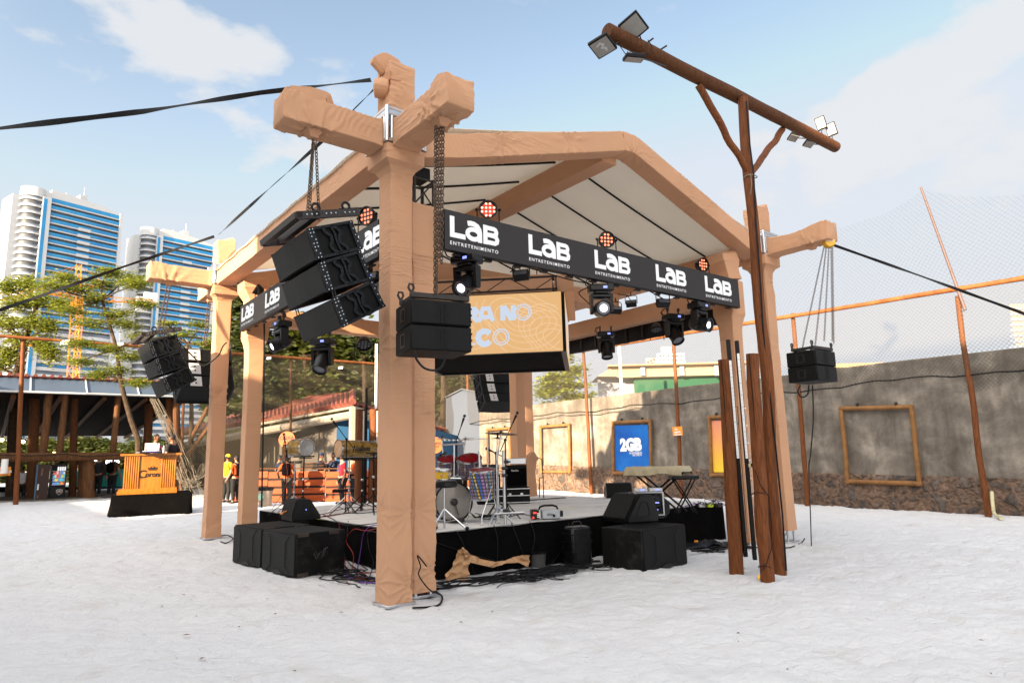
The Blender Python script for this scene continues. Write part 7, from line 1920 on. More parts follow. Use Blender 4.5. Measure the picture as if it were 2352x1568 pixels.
def litter():
 t=None;rg=random.Random(12);m=mat('dry leaf',(.2,.11,.05),.8,0,.3,20)
 for k in range(26):
  x=rg.uniform(350,2300);y=rg.uniform(1290,1560)
  p=GP(x,y,.015);mb=MB();an=rg.uniform(0,6);s=rg.uniform(.015,.04)
  a=Vector((math.cos(an),math.sin(an),0));b=Vector((-a.y,a.x,0))
  mb.add([p-a*s,p-b*s*.4+Vector((0,0,.006)),p+a*s,p+b*s*.4+Vector((0,0,.008))],[(0,1,2,3)]);o=mb.build('dry_leaf',m,None)
  tag(o,'tiny dry leaf lying on the open sand','leaf','dry leaves on the sand')
litter()
# ---------------------------------------------------------------- foliage
def leaves(name,P,size,m,parent,seed,flat=.5):
 """P: (n,3) leaf centres"""
 rs=np.random.RandomState(seed);n=len(P)
 a=rs.uniform(0,2*PI,n);u=np.stack([np.cos(a),np.sin(a),rs.uniform(-.5,.5,n)*(1-flat)],1);u /= np.linalg.norm(u,axis=1)[:,None]
 w=rs.normal(size=(n,3));w[:,2]+=flat*3;v=np.cross(w,u);v /= np.linalg.norm(v,axis=1)[:,None]
 s=size*rs.uniform(.6,1.35,n)[:,None];k=.42
 V=np.stack([P-u*s,P-v*s*k,P+u*s,P+v*s*k],1).reshape(-1,3)
 F=np.arange(n*4).reshape(n,4)
 return np_mesh(name,V,F,m,parent,False)
def tree(label,trunk,blobs,n,size,m,seed,flat=.6,r0=.12,name='tree',group=None,cl=.22,twigs=9,plates=False,bark=None):
 """trunk: list of points; blobs: (centre, radii(3))"""
 rg=random.Random(seed);rs=np.random.RandomState(seed)
 trunk=[Vector(p) for p in trunk]
 t=thing(name,label,'tree',trunk[0],0,group)
 mb=MB();k=len(trunk);mb.tube(trunk,[r0*(1-.6*i/(k-1)) for i in range(k)],9);P=[]
 per=max(1,n//max(1,len(blobs)*twigs))
 for (c,rad) in blobs:
  c=Vector(c);st=min(trunk[k//3:],key=lambda p:(p-c).length+abs(p.z-c.z+rad[2])*.5)
  mid=st.lerp(c,.55)+Vector((rg.uniform(-.2,.2),rg.uniform(-.2,.2),-rad[2]*.2));mb.tube([st,mid,c],[r0*.4,r0*.25,r0*.16],6)
  for q in range(twigs):
   d=Vector((rg.gauss(0,1),rg.gauss(0,1),rg.gauss(0,1))).normalized();f=rg.random()**.45
   e=c+Vector((d.x*rad[0],d.y*rad[1],d.z*rad[2]))*f
   mb.tube([c.lerp(mid,.2*rg.random()),c.lerp(e,.5)+Vector((0,0,rad[2]*.08)),e],[r0*.13,r0*.08,r0*.03],4,caps=False)
   tt=rs.uniform(.25,1.12,per)[:,None];base=np.array(c)+(np.array(e)-np.array(c))*tt
   P.append(base+rs.normal(size=(per,3))*np.array([cl,cl,cl*(.35 if plates else .8)]))
 mb.build('trunk',bark or M['bark'],t)
 leaves('crown',np.concatenate(P),size,m,t,seed,flat)
 return t
def blob_px(lst,dep,yr=1.0):
 out=[]
 for (x,y,rx,ry,*o) in lst:
  d=dep+(o[0] if o else 0);c=DP(x,y,d);k=d/FPX;out.append((c,(rx*k,max(rx,ry)*k*yr,ry*k)))
 return out
D=24.0
tr=[GP(330,1150)] if False else [Vector((DP(325,1000,D).x,DP(325,1000,D).y,.1)),DP(318,1010,D),DP(301,965,D),DP(287,915,D),DP(276,870,D),DP(268,800,D),DP(250,740,D),DP(235,690,D)]
tree('light green feathery tree with a leaning forked trunk beside the wooden counter',tr,
  blob_px([(150,640,45,8),(185,665,60,10),(120,655,40,9,-1),(245,650,50,9),(290,640,45,9,1),(215,690,65,11),(315,655,30,8),(160,715,55,10),(260,720,60,10),(200,745,60,11),(290,745,45,9),(190,790,50,10),(250,800,50,10),(300,820,35,8),(180,830,35,8),(330,700,25,8),(275,850,35,9),(250,625,25,7),(330,775,25,8),(225,860,30,8),(318,880,22,8)],D,1.3),26000,.052,M['leaf'],3,.75,.11,cl=.22,twigs=9,plates=True)
D=30.0
tree('darker bushy tree with hanging sprays at the edge of the restaurant',[Vector((DP(23,1160,D).x,DP(23,1160,D).y,.1)),DP(27,1000,D),DP(36,860,D),DP(60,780,D),DP(85,700,D)],
  blob_px([(20,660,35,10),(60,650,35,10),(40,700,45,14),(90,690,35,12),(20,740,40,16),(75,740,40,16),(110,750,25,14),(45,780,40,14),(100,790,25,16),(20,810,25,12),(118,810,14,20),(140,700,25,10),(-20,720,40,30),(5,835,30,10)],D,1.3),15000,.075,M['leaf'],5,.4,.2,cl=.22,twigs=8)
D=31.0
tree('bright green tree top seen between the hanging arrays',[Vector((DP(440,1100,D).x,DP(440,1100,D).y,.2)),DP(440,950,D),DP(438,850,D),DP(430,790,D)],
  blob_px([(420,770,35,8),(455,745,30,8),(470,790,30,10),(395,800,35,8),(440,815,40,11),(480,830,25,12),(385,745,18,6),(400,840,35,9)],D,1.3),5200,.065,M['leaf'],7,.7,.12,cl=.22,plates=True)
D=38.0
g='dark trees behind the hut'
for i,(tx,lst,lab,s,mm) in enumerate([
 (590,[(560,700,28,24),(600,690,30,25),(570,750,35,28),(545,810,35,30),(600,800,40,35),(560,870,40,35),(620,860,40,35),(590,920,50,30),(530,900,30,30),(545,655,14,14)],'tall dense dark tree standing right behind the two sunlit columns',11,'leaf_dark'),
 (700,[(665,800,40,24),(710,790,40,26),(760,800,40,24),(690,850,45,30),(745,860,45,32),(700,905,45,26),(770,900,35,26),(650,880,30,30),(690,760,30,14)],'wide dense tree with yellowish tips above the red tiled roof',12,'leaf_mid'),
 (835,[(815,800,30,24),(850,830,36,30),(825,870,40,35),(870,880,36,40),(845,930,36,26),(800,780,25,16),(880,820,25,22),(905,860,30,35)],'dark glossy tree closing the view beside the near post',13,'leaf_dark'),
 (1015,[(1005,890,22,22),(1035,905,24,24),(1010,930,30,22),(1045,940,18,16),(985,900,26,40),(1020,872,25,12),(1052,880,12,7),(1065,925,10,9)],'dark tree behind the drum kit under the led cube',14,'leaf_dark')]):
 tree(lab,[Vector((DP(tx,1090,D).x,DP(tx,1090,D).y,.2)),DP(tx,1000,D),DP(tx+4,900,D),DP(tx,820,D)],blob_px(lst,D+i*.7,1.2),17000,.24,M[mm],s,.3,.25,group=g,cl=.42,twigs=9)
D=44
tree('sunlit layered conifer behind the fence right of the led cube',[Vector((DP(1300,1060,D).x,DP(1300,1060,D).y,0)),DP(1300,960,D),DP(1300,880,D),DP(1298,810,D)],
  blob_px([(1290,825,30,7),(1315,850,40,8),(1290,865,45,8),(1320,885,42,9),(1285,900,50,9),(1325,910,50,8),(1270,880,40,14),(1250,900,40,16),(1300,925,60,10)],D,1.3),7500,.13,M['leaf'],17,.6,.2,cl=.3,plates=True)
# garden greens seen through the open restaurant
for i,(x,y,rx,ry) in enumerate([(40,1032,70,26),(180,1030,60,26),(250,1050,50,30),(330,1040,50,30),(120,1040,40,20)]):
 D=50
 tree(['low spreading tree behind the open restaurant, farthest from the counter','low spreading tree seen between the restaurant posts above the cool box','low spreading tree seen left of the wooden counter with fairy lights','low dark tree hidden mostly by the wooden counter','small tree behind the brown banner column'][i],
   [Vector((DP(x,1090,D).x,DP(x,1090,D).y,.3)),DP(x,1080,D),DP(x+8,1050,D),DP(x,1030,D)],blob_px([(x-rx*.4,y,rx*.6,ry*.5),(x+rx*.4,y,rx*.6,ry*.5),(x,y-ry*.3,rx*.6,ry*.5)],D,1.2),3200,.15,M['leaf_mid'],30+i,.5,.16,group='low trees behind the restaurant',cl=.4)

# ---------------------------------------------------------------- high-rises
def tower_block(label,xc,x1,ytop,dep0,dep1,nfl,seed,gw_scale=1.0):
 """blue banded slab: near corner at photo column xc, far end x1; a rounded white wing on the near side"""
 a=DP(xc,ytop,dep0);H=a.z;b=DP(x1,ytop,dep1);a.z=0;b.z=0
 u=(b-a).normalized();W_=(b-a).length;v=Vector((-u.y,u.x,0));             # v points away from the viewer
 if v.dot(_fw)<0:v=-v
 t=thing('apartment_tower',label,'high-rise',a,0,'high-rises in the distance')
 white=M.get('tower_white') or mat('tower white cladding',(.40,.41,.42),.6,0,.06,.02);M['tower_white']=white
 blue=M.get('tower_blue') or mat('tower blue glass',(.012,.13,.33),.2,0,.35,.09,col2=(.03,.24,.45),spec=.5);M['tower_blue']=blue
 dark=M.get('tower_dark') or mat('tower shaded opening',(.07,.075,.085),.5,0,.4,.15);M['tower_dark']=dark
 grey=M.get('tower_grey') or mat('tower grey glass',(.14,.17,.22),.2,0,.4,.1,spec=.7);M['tower_grey']=grey
 fh=H/nfl;Z=Vector((0,0,1))
 def bxp(mb,s0,s1,d0,d1,z0,z1):mb.prism([a+u*s0+v*d0+Z*z0,a+u*s1+v*d0+Z*z0,a+u*s1+v*d1+Z*z0,a+u*s0+v*d1+Z*z0],Z*(z1-z0))
 dp_=16
 mb=MB();bxp(mb,-.06*W_,1.0*W_,.5,dp_,0,H+fh*.2);mb.build('body',dark,t)
 mb=MB();bxp(mb,-.10*W_,.0,-.5,dp_+1,0,H+fh*.8);bxp(mb,W_,W_+1.4,-1.0,dp_,0,H+fh*.3)
 # curved parapet over the slab
 n=16
 for i in range(n):
  f0,f1=i/n,(i+1)/n;h0=fh*1.15*math.sin(PI*(f0*.45+.5)) if False else fh*1.2*(1-f0**2*.85);bxp(mb,W_*f0,W_*f1,-.6,3,H-.0,H+h0)
 bxp(mb,W_*.43,W_*.53,2,8,H,H+fh*2.0)
 mb.build('white_frame',white,t)
 rg=random.Random(seed)
 split=int(nfl*.42)
 for k in range(nfl):
  z=H-(k+1)*fh
  mb=MB()
  if k<nfl-split or True:
   upper=k<int(nfl*.5)
   mb2=MB();c0,c1=.40,.60
   if upper:
    bxp(mb,0,W_,-.9 if k % 2 else-.55,.3,z+fh*.34,z+fh*.86 if k else z+fh*1.0);mb.build('glass_band',blue,t)
    if k>2:bxp(mb2,W_*.40,W_*.58,-1.1,.0,z+fh*.14,z+fh*.56)
   else:
    # lower half: white slabs with grey glass and wavy balconies
    bxp(mb,0,W_,.0,.42,z+fh*.45,z+fh*.92);mb.build('glass_band',grey if k % 3 else blue,t)
    pts=[]
    for i in range(25):
     f=i/24;pts.append(a+u*(W_*f)+v*(-.6-1.1*max(0,math.sin(f*PI*3.0+.3))*.8)+Z*(z))
    pts2=[a+u*W_+v*.3+Z*z,a+v*.3+Z*z];mb2.prism(pts+pts2,Z*fh*.48)
   bxp(mb2,0,W_,-.95,.2,z+fh*.22,z+fh*.36)
   mb2.build('slab_edge',white,t)
 # rounded corner wing with balconies
 wx=-.10*W_;rad=W_*.17*gw_scale;cc=a+u*(wx-rad*.55)+v*(rad*.6)
 mb=MB();mb.lathe([(rad*1.0,H-fh*.4),(rad*1.0,H+fh*.9),(0,H+fh*.9)],30,Matrix.Translation(cc));mb.lathe([(rad*.72,0),(rad*.72,H)],20,Matrix.Translation(cc+v*2));mb.build('round_wing',white,t)
 for k in range(nfl):
  z=H-(k+1)*fh
  mb=MB();mb.lathe([(0,z),(rad*1.05,z),(rad*1.05,z+fh*.2),(rad,z+fh*.22),(rad,z+fh*.1),(0,z+fh*.1)],24,Matrix.Translation(cc));mb.build('balcony',white,t)
  mb=MB();mb.lathe([(rad*1.02,z+fh*.22),(rad*1.02,z+fh*.42)],24,Matrix.Translation(cc));mb.build('balcony_glass',grey,t)
 mb=MB();mb.lathe([(rad*.9,0),(rad*.9,H)],20,Matrix.Translation(cc));mb.build('balcony_recess',dark,t)
 mb=MB()   # blue strip between wing and slab, and the rear white stair shaft
 s0=wx-rad*.10;bxp(mb,s0-W_*.01,s0+W_*.10,-2.6,0,H*.0,H-fh*.3);mb.build('corner_shaft',white,t)
 mb=MB();bxp(mb,s0+W_*.0,s0+W_*.045,-2.75,-2.5,H*.05,H-fh*.6);mb.build('glass_strip',blue,t)
 mb=MB();bxp(mb,wx-rad*2.1,wx-rad*1.2,rad*.6,rad*3.0,0,H-fh*.4);mb.build('stair_shaft',white,t)
 mb=MB()
 for k in range(nfl):z=H-(k+1)*fh;bxp(mb,wx-rad*1.35,wx-rad*1.18,rad*.5,rad*.8,z+fh*.4,z+fh*.75)
 mb.build('small_opening',dark,t)
 mb=MB();mb.tube([a+u*W_*.25+v*4+Z*H,a+u*W_*.25+v*4+Z*(H+fh*1.9)],.12,5);mb.tube([a+u*W_*.52+v*5+Z*H,a+u*W_*.52+v*5+Z*(H+fh*3.6)],.12,5);mb.build('antenna',white,t)
tower_block('tall high-rise striped in bright blue glass and white, the larger one',117,277,455,285,309,39,1)
tower_block('second blue striped high-rise, smaller in view and partly behind the sunlit tower',373,490,542,330,350,37,2)

# ---------------------------------------------------------------- tower cranes
def lattice(mb,a,b,w,r,pitch,up=(0,0,1),tri=False):
 a=Vector(a);b=Vector(b);t=(b-a).normalized();s=Vector(up).cross(t);s=s.normalized() if s.length>1e-3 else _rt.copy();v=t.cross(s);h=w/2
 cs=[(1,1),(-1,1),(-1,-1),(1,-1)] if not tri else [(1,-1),(-1,-1),(0,1)]
 n=max(1,int((b-a).length/pitch));m=len(cs)
 for (i,j) in cs:mb.tube([a+s*i*h+v*j*h,b+s*i*h+v*j*h],r,4)
 for q in range(m):
  c0,c1=cs[q],cs[(q+1) % m]
  for i in range(n):
   p0=a.lerp(b,i/n);p1=a.lerp(b,(i+1)/n)
   if i % 2:c0,c1=c1,c0
   mb.tube([p0+s*c0[0]*h+v*c0[1]*h,p1+s*c1[0]*h+v*c1[1]*h],r*.6,3,caps=False)
def cranes():
 cy=mat('crane paint',(.55,.20,.02),.5,0,.06,.1)
 D=205
 for (nm,xm,ym0,ym1,lab,jl,cj,apex) in ((0,181,1000,745,'orange lattice tower crane whose jib points out of the picture past the high-rise',(-60,785),(235,735),(181,608)),(1,171,1000,700,'orange tower crane with a long level jib reaching towards the sunlit tower',(357,690),(120,676),None)):
  d=D+nm*8;b=DP(xm,860,d);b.z=0;top=DP(xm+3,ym1 if nm else 700,d)
  t=thing('tower_crane',lab,'crane',b,0,'tower cranes');mb=MB();lattice(mb,b,top,2.4 if nm else 1.6,.13,2.6,up=(0,1,0));mb.build('mast',cy,t)
  if nm==0:
   ap=DP(*apex,d);pv=DP(179,662,d);e=DP(-60,688,d-25);c2=DP(240,650,d+5)
   mb=MB();lattice(mb,pv,e,1.9,.17,2.6,tri=True);mb.build('jib',cy,t)
   mb=MB();lattice(mb,pv,ap,1.3,.16,2.0,up=(0,1,0));lattice(mb,top,pv,1.6,.16,2,up=(0,1,0));mb.build('apex',cy,t)
   mb=MB();mb.tube([ap,e.lerp(pv,.1)],.09,4);mb.tube([ap,e.lerp(pv,.55)],.09,4);mb.tube([ap,c2],.09,4);mb.build('tie_rod',cy,t)
   mb=MB();lattice(mb,pv,c2,1.2,.15,2.4,tri=True);mb.build('counter_jib',cy,t)
   h0=pv.lerp(e,.42);mb=MB();h1=Vector((h0.x,h0.y,DP(145,805,d).z));mb.tube([h0,h1],.05,4);mb.build('hoist_rope',M['black'],t);mb=MB();mb.sph(h1,.9,10,6,(1.3,1,.6));mb.build('hook_block',cy,t)
  else:
   e=DP(357,693,d+20);c2=DP(120,672,d-10);mb=MB();lattice(mb,DP(175,683,d),e,1.5,.15,2.4,tri=True);mb.build('jib',cy,t)
   mb=MB();lattice(mb,DP(175,683,d),c2,1.3,.15,2.4,tri=True);mb.build('counter_jib',cy,t)
   mb=MB();mb.box(DP(345,684,d+20),(4,3,3.4));mb.box(DP(325,698,d+18),(3.5,2,5));mb.build('counterweight',M['tower_white'],t)
   mb=MB();mb.box(top,(3,3,2.4));mb.build('slewing_unit',cy,t)
cranes()

# ---------------------------------------------------------------- buildings beyond the wall
def beyond():
 beige=mat('pale stucco',(.34,.26,.16),.8,0,.08,.3);green=mat('green painted wall',(.02,.085,.045),.7,0,.12,.4);gw=mat('grey white stucco',(.26,.26,.29),.8,0,.06,.3)
 roof=mat('faded tile roof',(.34,.20,.12),.8,0,.2,1)
 D=46
 t=thing('long_low_building','long building in beige over green beyond the grey wall','building',DP(1450,880,D))
 def slab(x0,x1,yt,yb,m,nm,d=D,th=4,zb=None):
  p0=DP(x0,yt,d);p1=DP(x1,yt,d);z1=(p0.z+p1.z)/2;z0=DP((x0+x1)/2,yb,d).z if zb is None else zb
  e_=(p0 if x0>1176 else p1)-CAM;e_.z=0;e_=e_.normalized()*th
  mb=MB();mb.prism([Vector((p0.x,p0.y,z0)),Vector((p1.x,p1.y,z0)),Vector((p1.x,p1.y,z0))+e_,Vector((p0.x,p0.y,z0))+e_],Vector((0,0,z1-z0)));return mb.build(nm,m,t)
 slab(1372,1700,864,940,gw,'wall',D+.6,zb=0);slab(1455,1700,864,930,green,'painted_wall',D,zb=0)
 slab(1418,1700,836,863,beige,'upper_wall',D-.5)
 mb=MB();a,b,c=DP(1372,864,D-.5),DP(1418,864,D-.5),DP(1418,836,D-.5);mb.prism([a,b,c],_fw*4);mb.build('gable',beige,t)
 slab(1395,1720,833.5,837,roof,'roof_edge',D-1)
 for i,x in enumerate((1470,1560,1640)):slab(x,x+11,838,862,gw,'pilaster',D-.7,.3)
 t=thing('white_pole','plain white pole standing beyond the grey wall','pole',DP(1428,900,40));p=DP(1428,900,40);mb=MB();mb.tube([(p.x,p.y,0),(p.x,p.y,DP(1424,780,40).z)],.09,10);mb.tube([(p.x,p.y,DP(1424,812,40).z),(p.x,p.y,DP(1424,785,40).z)],.1,10);mb.build('shaft',M['white'],t)
 # far pale flats
 D=160;t=thing('pale_flats','pale flats with rows of small windows far beyond the wall','building',DP(1520,900,D))
 slab(1508,1572,811,900,M['tower_white'],'block',D,14,0);slab(1518,1542,796,812,M['tower_white'],'roof_house',D+2,5);slab(1483,1508,822,900,mat('salmon render',(.48,.26,.2),.8,0,.1,.1),'wing',D+3,10,0)
 for yy in (816,825.5):
  for x in (1514,1522,1533,1541,1552,1562):
   slab(x,x+5,yy,yy+3,M['tower_dark'],'window',D-.12,.3)
 for x,y in ((1486,829),(1493,826),(1500,823),(1496,832)):slab(x,x+4,y,y+4,M['tower_dark'],'window',D+2.85,.3)
 D=120;t=thing('office_block','pale office block with dark window bands at the picture edge beyond the wall','building',DP(2340,800,D))
 slab(2318,2460,697,810,mat('warm stucco',(.24,.19,.16),.7,0,.05,.1),'block',D,20,0)
 for k in range(9):
  slab(2320,2460,704+k*12.5,710+k*12.5,M['tower_grey'],'window_band',D-.15,.3)
 # low tiled shed roofs peeping over the wall
 D=30;t=thing('shed_roof','strip of sunlit roof peeping over the wall behind the hanging loudspeakers','building',DP(1990,840,D))
 slab(1905,2075,833,842,mat('sunlit sheet roof',(.3,.22,.13),.7,0,.15,.6),'roof_edge',D,6);slab(1915,2070,842,900,beige,'wall',D+.4,5,0)
beyond()
# white lamp poles among the trees, left of the near post
def lamp_pole():
 p=DP(863,1000,33);t=thing('white_lamp_pole','thin white pole close beside the near post','pole',(p.x,p.y,0));mb=MB();mb.tube([(p.x,p.y,0),(p.x,p.y,DP(862,790,33).z)],.07,8);mb.build('shaft',M['white'],t)
lamp_pole()
def white_shed():
 D=36;t=thing('white_gable_building','pale grey gable wall behind the drum kit','building',DP(1080,900,D));P=[DP(x,y,D) for x,y in ((1024,1100),(1125,1100),(1125,905),(1060,893),(1024,912))]
 mb=MB();mb.prism(P,_fw*5);mb.build('wall',mat('pale grey render',(.075,.09,.12),.8,0,.05,.4),t);mb=MB();mb.prism([DP(1022,913,D-.1),DP(1060,894,D-.1),DP(1127,906,D-.1),DP(1127,904,D-.1),DP(1060,892,D-.1),DP(1022,911,D-.1)],_fw*6);mb.build('roof',mat('grey roof sheet',(.12,.13,.15),.7,0,.1,1),t)
white_shed()

# ---------------------------------------------------------------- neighbours added out of view to shade the sand (beside and behind the viewer)
def shade_casters():
 st=mat('shade caster stucco',(.5,.46,.4),.8,0,.1,.4);gl=mat('shade caster glass',(.08,.1,.12),.15,0,.2,1)
 t=thing('shade_building','unseen four storey stucco block added to shade the sand court','building',(-14,-11,0))  # unseen block added to keep sun off the near court
 mb=MB();mb.bx(-14.5,-12,-26,-10,-1,12.0,.05);mb.bx(-14.5,-12,-4.6,.4,-1,12.0,.05);mb.bx(-12.3,-12,-10,-4.6,-1,2.35);mb.bx(-12.3,-12,-10,-4.6,2.78,12.0);mb.bx(-12.3,-12,-7.9,-7.3,2.35,2.78);mb.bx(-14.8,-11.7,-26.3,.7,12.0,12.25,.03);mb.build('wall',st,t)  # narrow slot shaped to let sun dapples through
 for k in range(4):
  for j in range(7):
   y=-24+j*3.5;z=.9+3*k
   if-11.5<y<-4.6 and k<2:continue
   mb=MB();mb.bx(-12.0,-11.96,y,y+1.5,z,z+1.4);f=mb.build('window',M['white'],t);mb=MB();mb.bx(-11.97,-11.94,y+.08,y+1.42,z+.08,z+1.32);mb.build('pane',gl,f)
 tree('unseen thin leafed tree added to dapple sun from the slot in the stucco block',[(-10.6,-7.4,gh(-10.6,-7.4)-.1),(-10.6,-7.3,2),(-10.5,-7.2,3)],[((-10.5,-8.6,2.5),(.8,1.3,.6)),((-10.5,-6.2,2.5),(.8,1.4,.6)),((-10.6,-7.4,2.8),(.8,1.2,.5))],2600,.08,M['leaf'],99,.4,.08,group='unseen trees added to break up the shade',cl=.3)  # added tree, breaks the sun from the slot into dapples
 t=thing('shade_house','unseen low tiled house added to shade the foot of the sunlit tower','building',(-14,6,0))  # added out of view, roofline sized for the shade on the tower
 mb=MB();mb.bx(-19,-12.6,1.0,7.9,-1,5.6);mb.build('wall',st,t)
 mb=MB();mb.prism([(-12.2,.9,5.6),(-19.4,.9,5.6),(-15.8,.9,7.9)],(0,7.1,0));mb.build('roof',M['rooftile'],t)
 for j in range(2):mb=MB();mb.bx(-12.6,-12.56,2+j*3,3.4+j*3,1.2,2.8);f=mb.build('window',M['white'],t);mb=MB();mb.bx(-12.57,-12.54,2.1+j*3,3.3+j*3,1.3,2.7);mb.build('pane',gl,f)
 t=thing('shade_annex','unseen flat roofed stucco annex added to shade the restaurant','building',(-15,26,0))  # added out of view to keep sun off the restaurant
 mb=MB();mb.bx(-20,-12.6,20.0,36,-1,7.4,.05);mb.build('wall',st,t)
 for j in range(4):mb=MB();mb.bx(-12.6,-12.56,20+j*4,22+j*4,1.2,2.8);f=mb.build('window',M['white'],t);mb=MB();mb.bx(-12.57,-12.54,20.1+j*4,21.9+j*4,1.3,2.7);mb.build('pane',gl,f)
 t=thing('shade_wall','unseen rendered wall added to cast low shade over the sand','wall',(-12,20,0))  # added shade wall, low enough to leave the pine counter in sun
 mb=MB();mb.bx(-12.3,-12.0,7.9,40,-1,3.3);mb.build('render',M['wall'],t);mb=MB();mb.bx(-12.35,-11.95,7.9,40,3.3,3.4);mb.build('coping',st,t)
 for i,(x,y,z,r) in enumerate([(-10.5,.6,5.6,1.5),(-10.8,4.5,5.2,1.2),(-11,7.0,4.6,1.0),(-10.8,12.0,2.4,1.1),(-10.8,17.6,2.4,1.0),(-11,24,3.3,1.6)]):  # unseen crowns added to make the shade edges irregular
  tree('unseen leafy tree added %s' % ['behind the viewer by the tall stucco building','before the low tiled house gable','at the far corner of the low tiled house','at the start of the rendered garden wall','midway along the rendered garden wall','at the far end of the rendered garden wall'][i],[(x,y,gh(x,y)-.1),(x+.1,y,z*.5),(x,y+.1,z)],[((x,y,z),(r,r,r*.8)),((x+.3,y+r*.7,z-.4),(r*.7,r*.7,r*.6)),((x-.2,y-r*.7,z-.2),(r*.7,r*.7,r*.6))],1500,.13,M['leaf_mid'],80+i,.4,.12,group='unseen trees added to break up the shade',cl=.3)
M['rooftile']=mat('terracotta tiles',(.16,.045,.03),.75,0,.25,3,.3,30,dirt=.3,dirtcol=(.12,.06,.05))
shade_casters()

# far greenery that reads as one mass behind the hut and the restaurant
def far_green():
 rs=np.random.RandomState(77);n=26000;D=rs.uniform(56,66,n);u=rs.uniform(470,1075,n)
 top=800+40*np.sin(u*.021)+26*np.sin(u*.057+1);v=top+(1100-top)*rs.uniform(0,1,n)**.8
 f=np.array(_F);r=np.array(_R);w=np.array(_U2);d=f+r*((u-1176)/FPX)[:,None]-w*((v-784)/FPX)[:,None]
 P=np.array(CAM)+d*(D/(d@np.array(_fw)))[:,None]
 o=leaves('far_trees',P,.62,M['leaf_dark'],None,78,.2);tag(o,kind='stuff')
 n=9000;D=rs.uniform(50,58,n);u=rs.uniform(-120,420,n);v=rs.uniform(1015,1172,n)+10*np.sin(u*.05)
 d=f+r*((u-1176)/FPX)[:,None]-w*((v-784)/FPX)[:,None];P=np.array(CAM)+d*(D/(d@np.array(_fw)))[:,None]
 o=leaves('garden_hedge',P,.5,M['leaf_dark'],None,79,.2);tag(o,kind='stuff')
far_green()
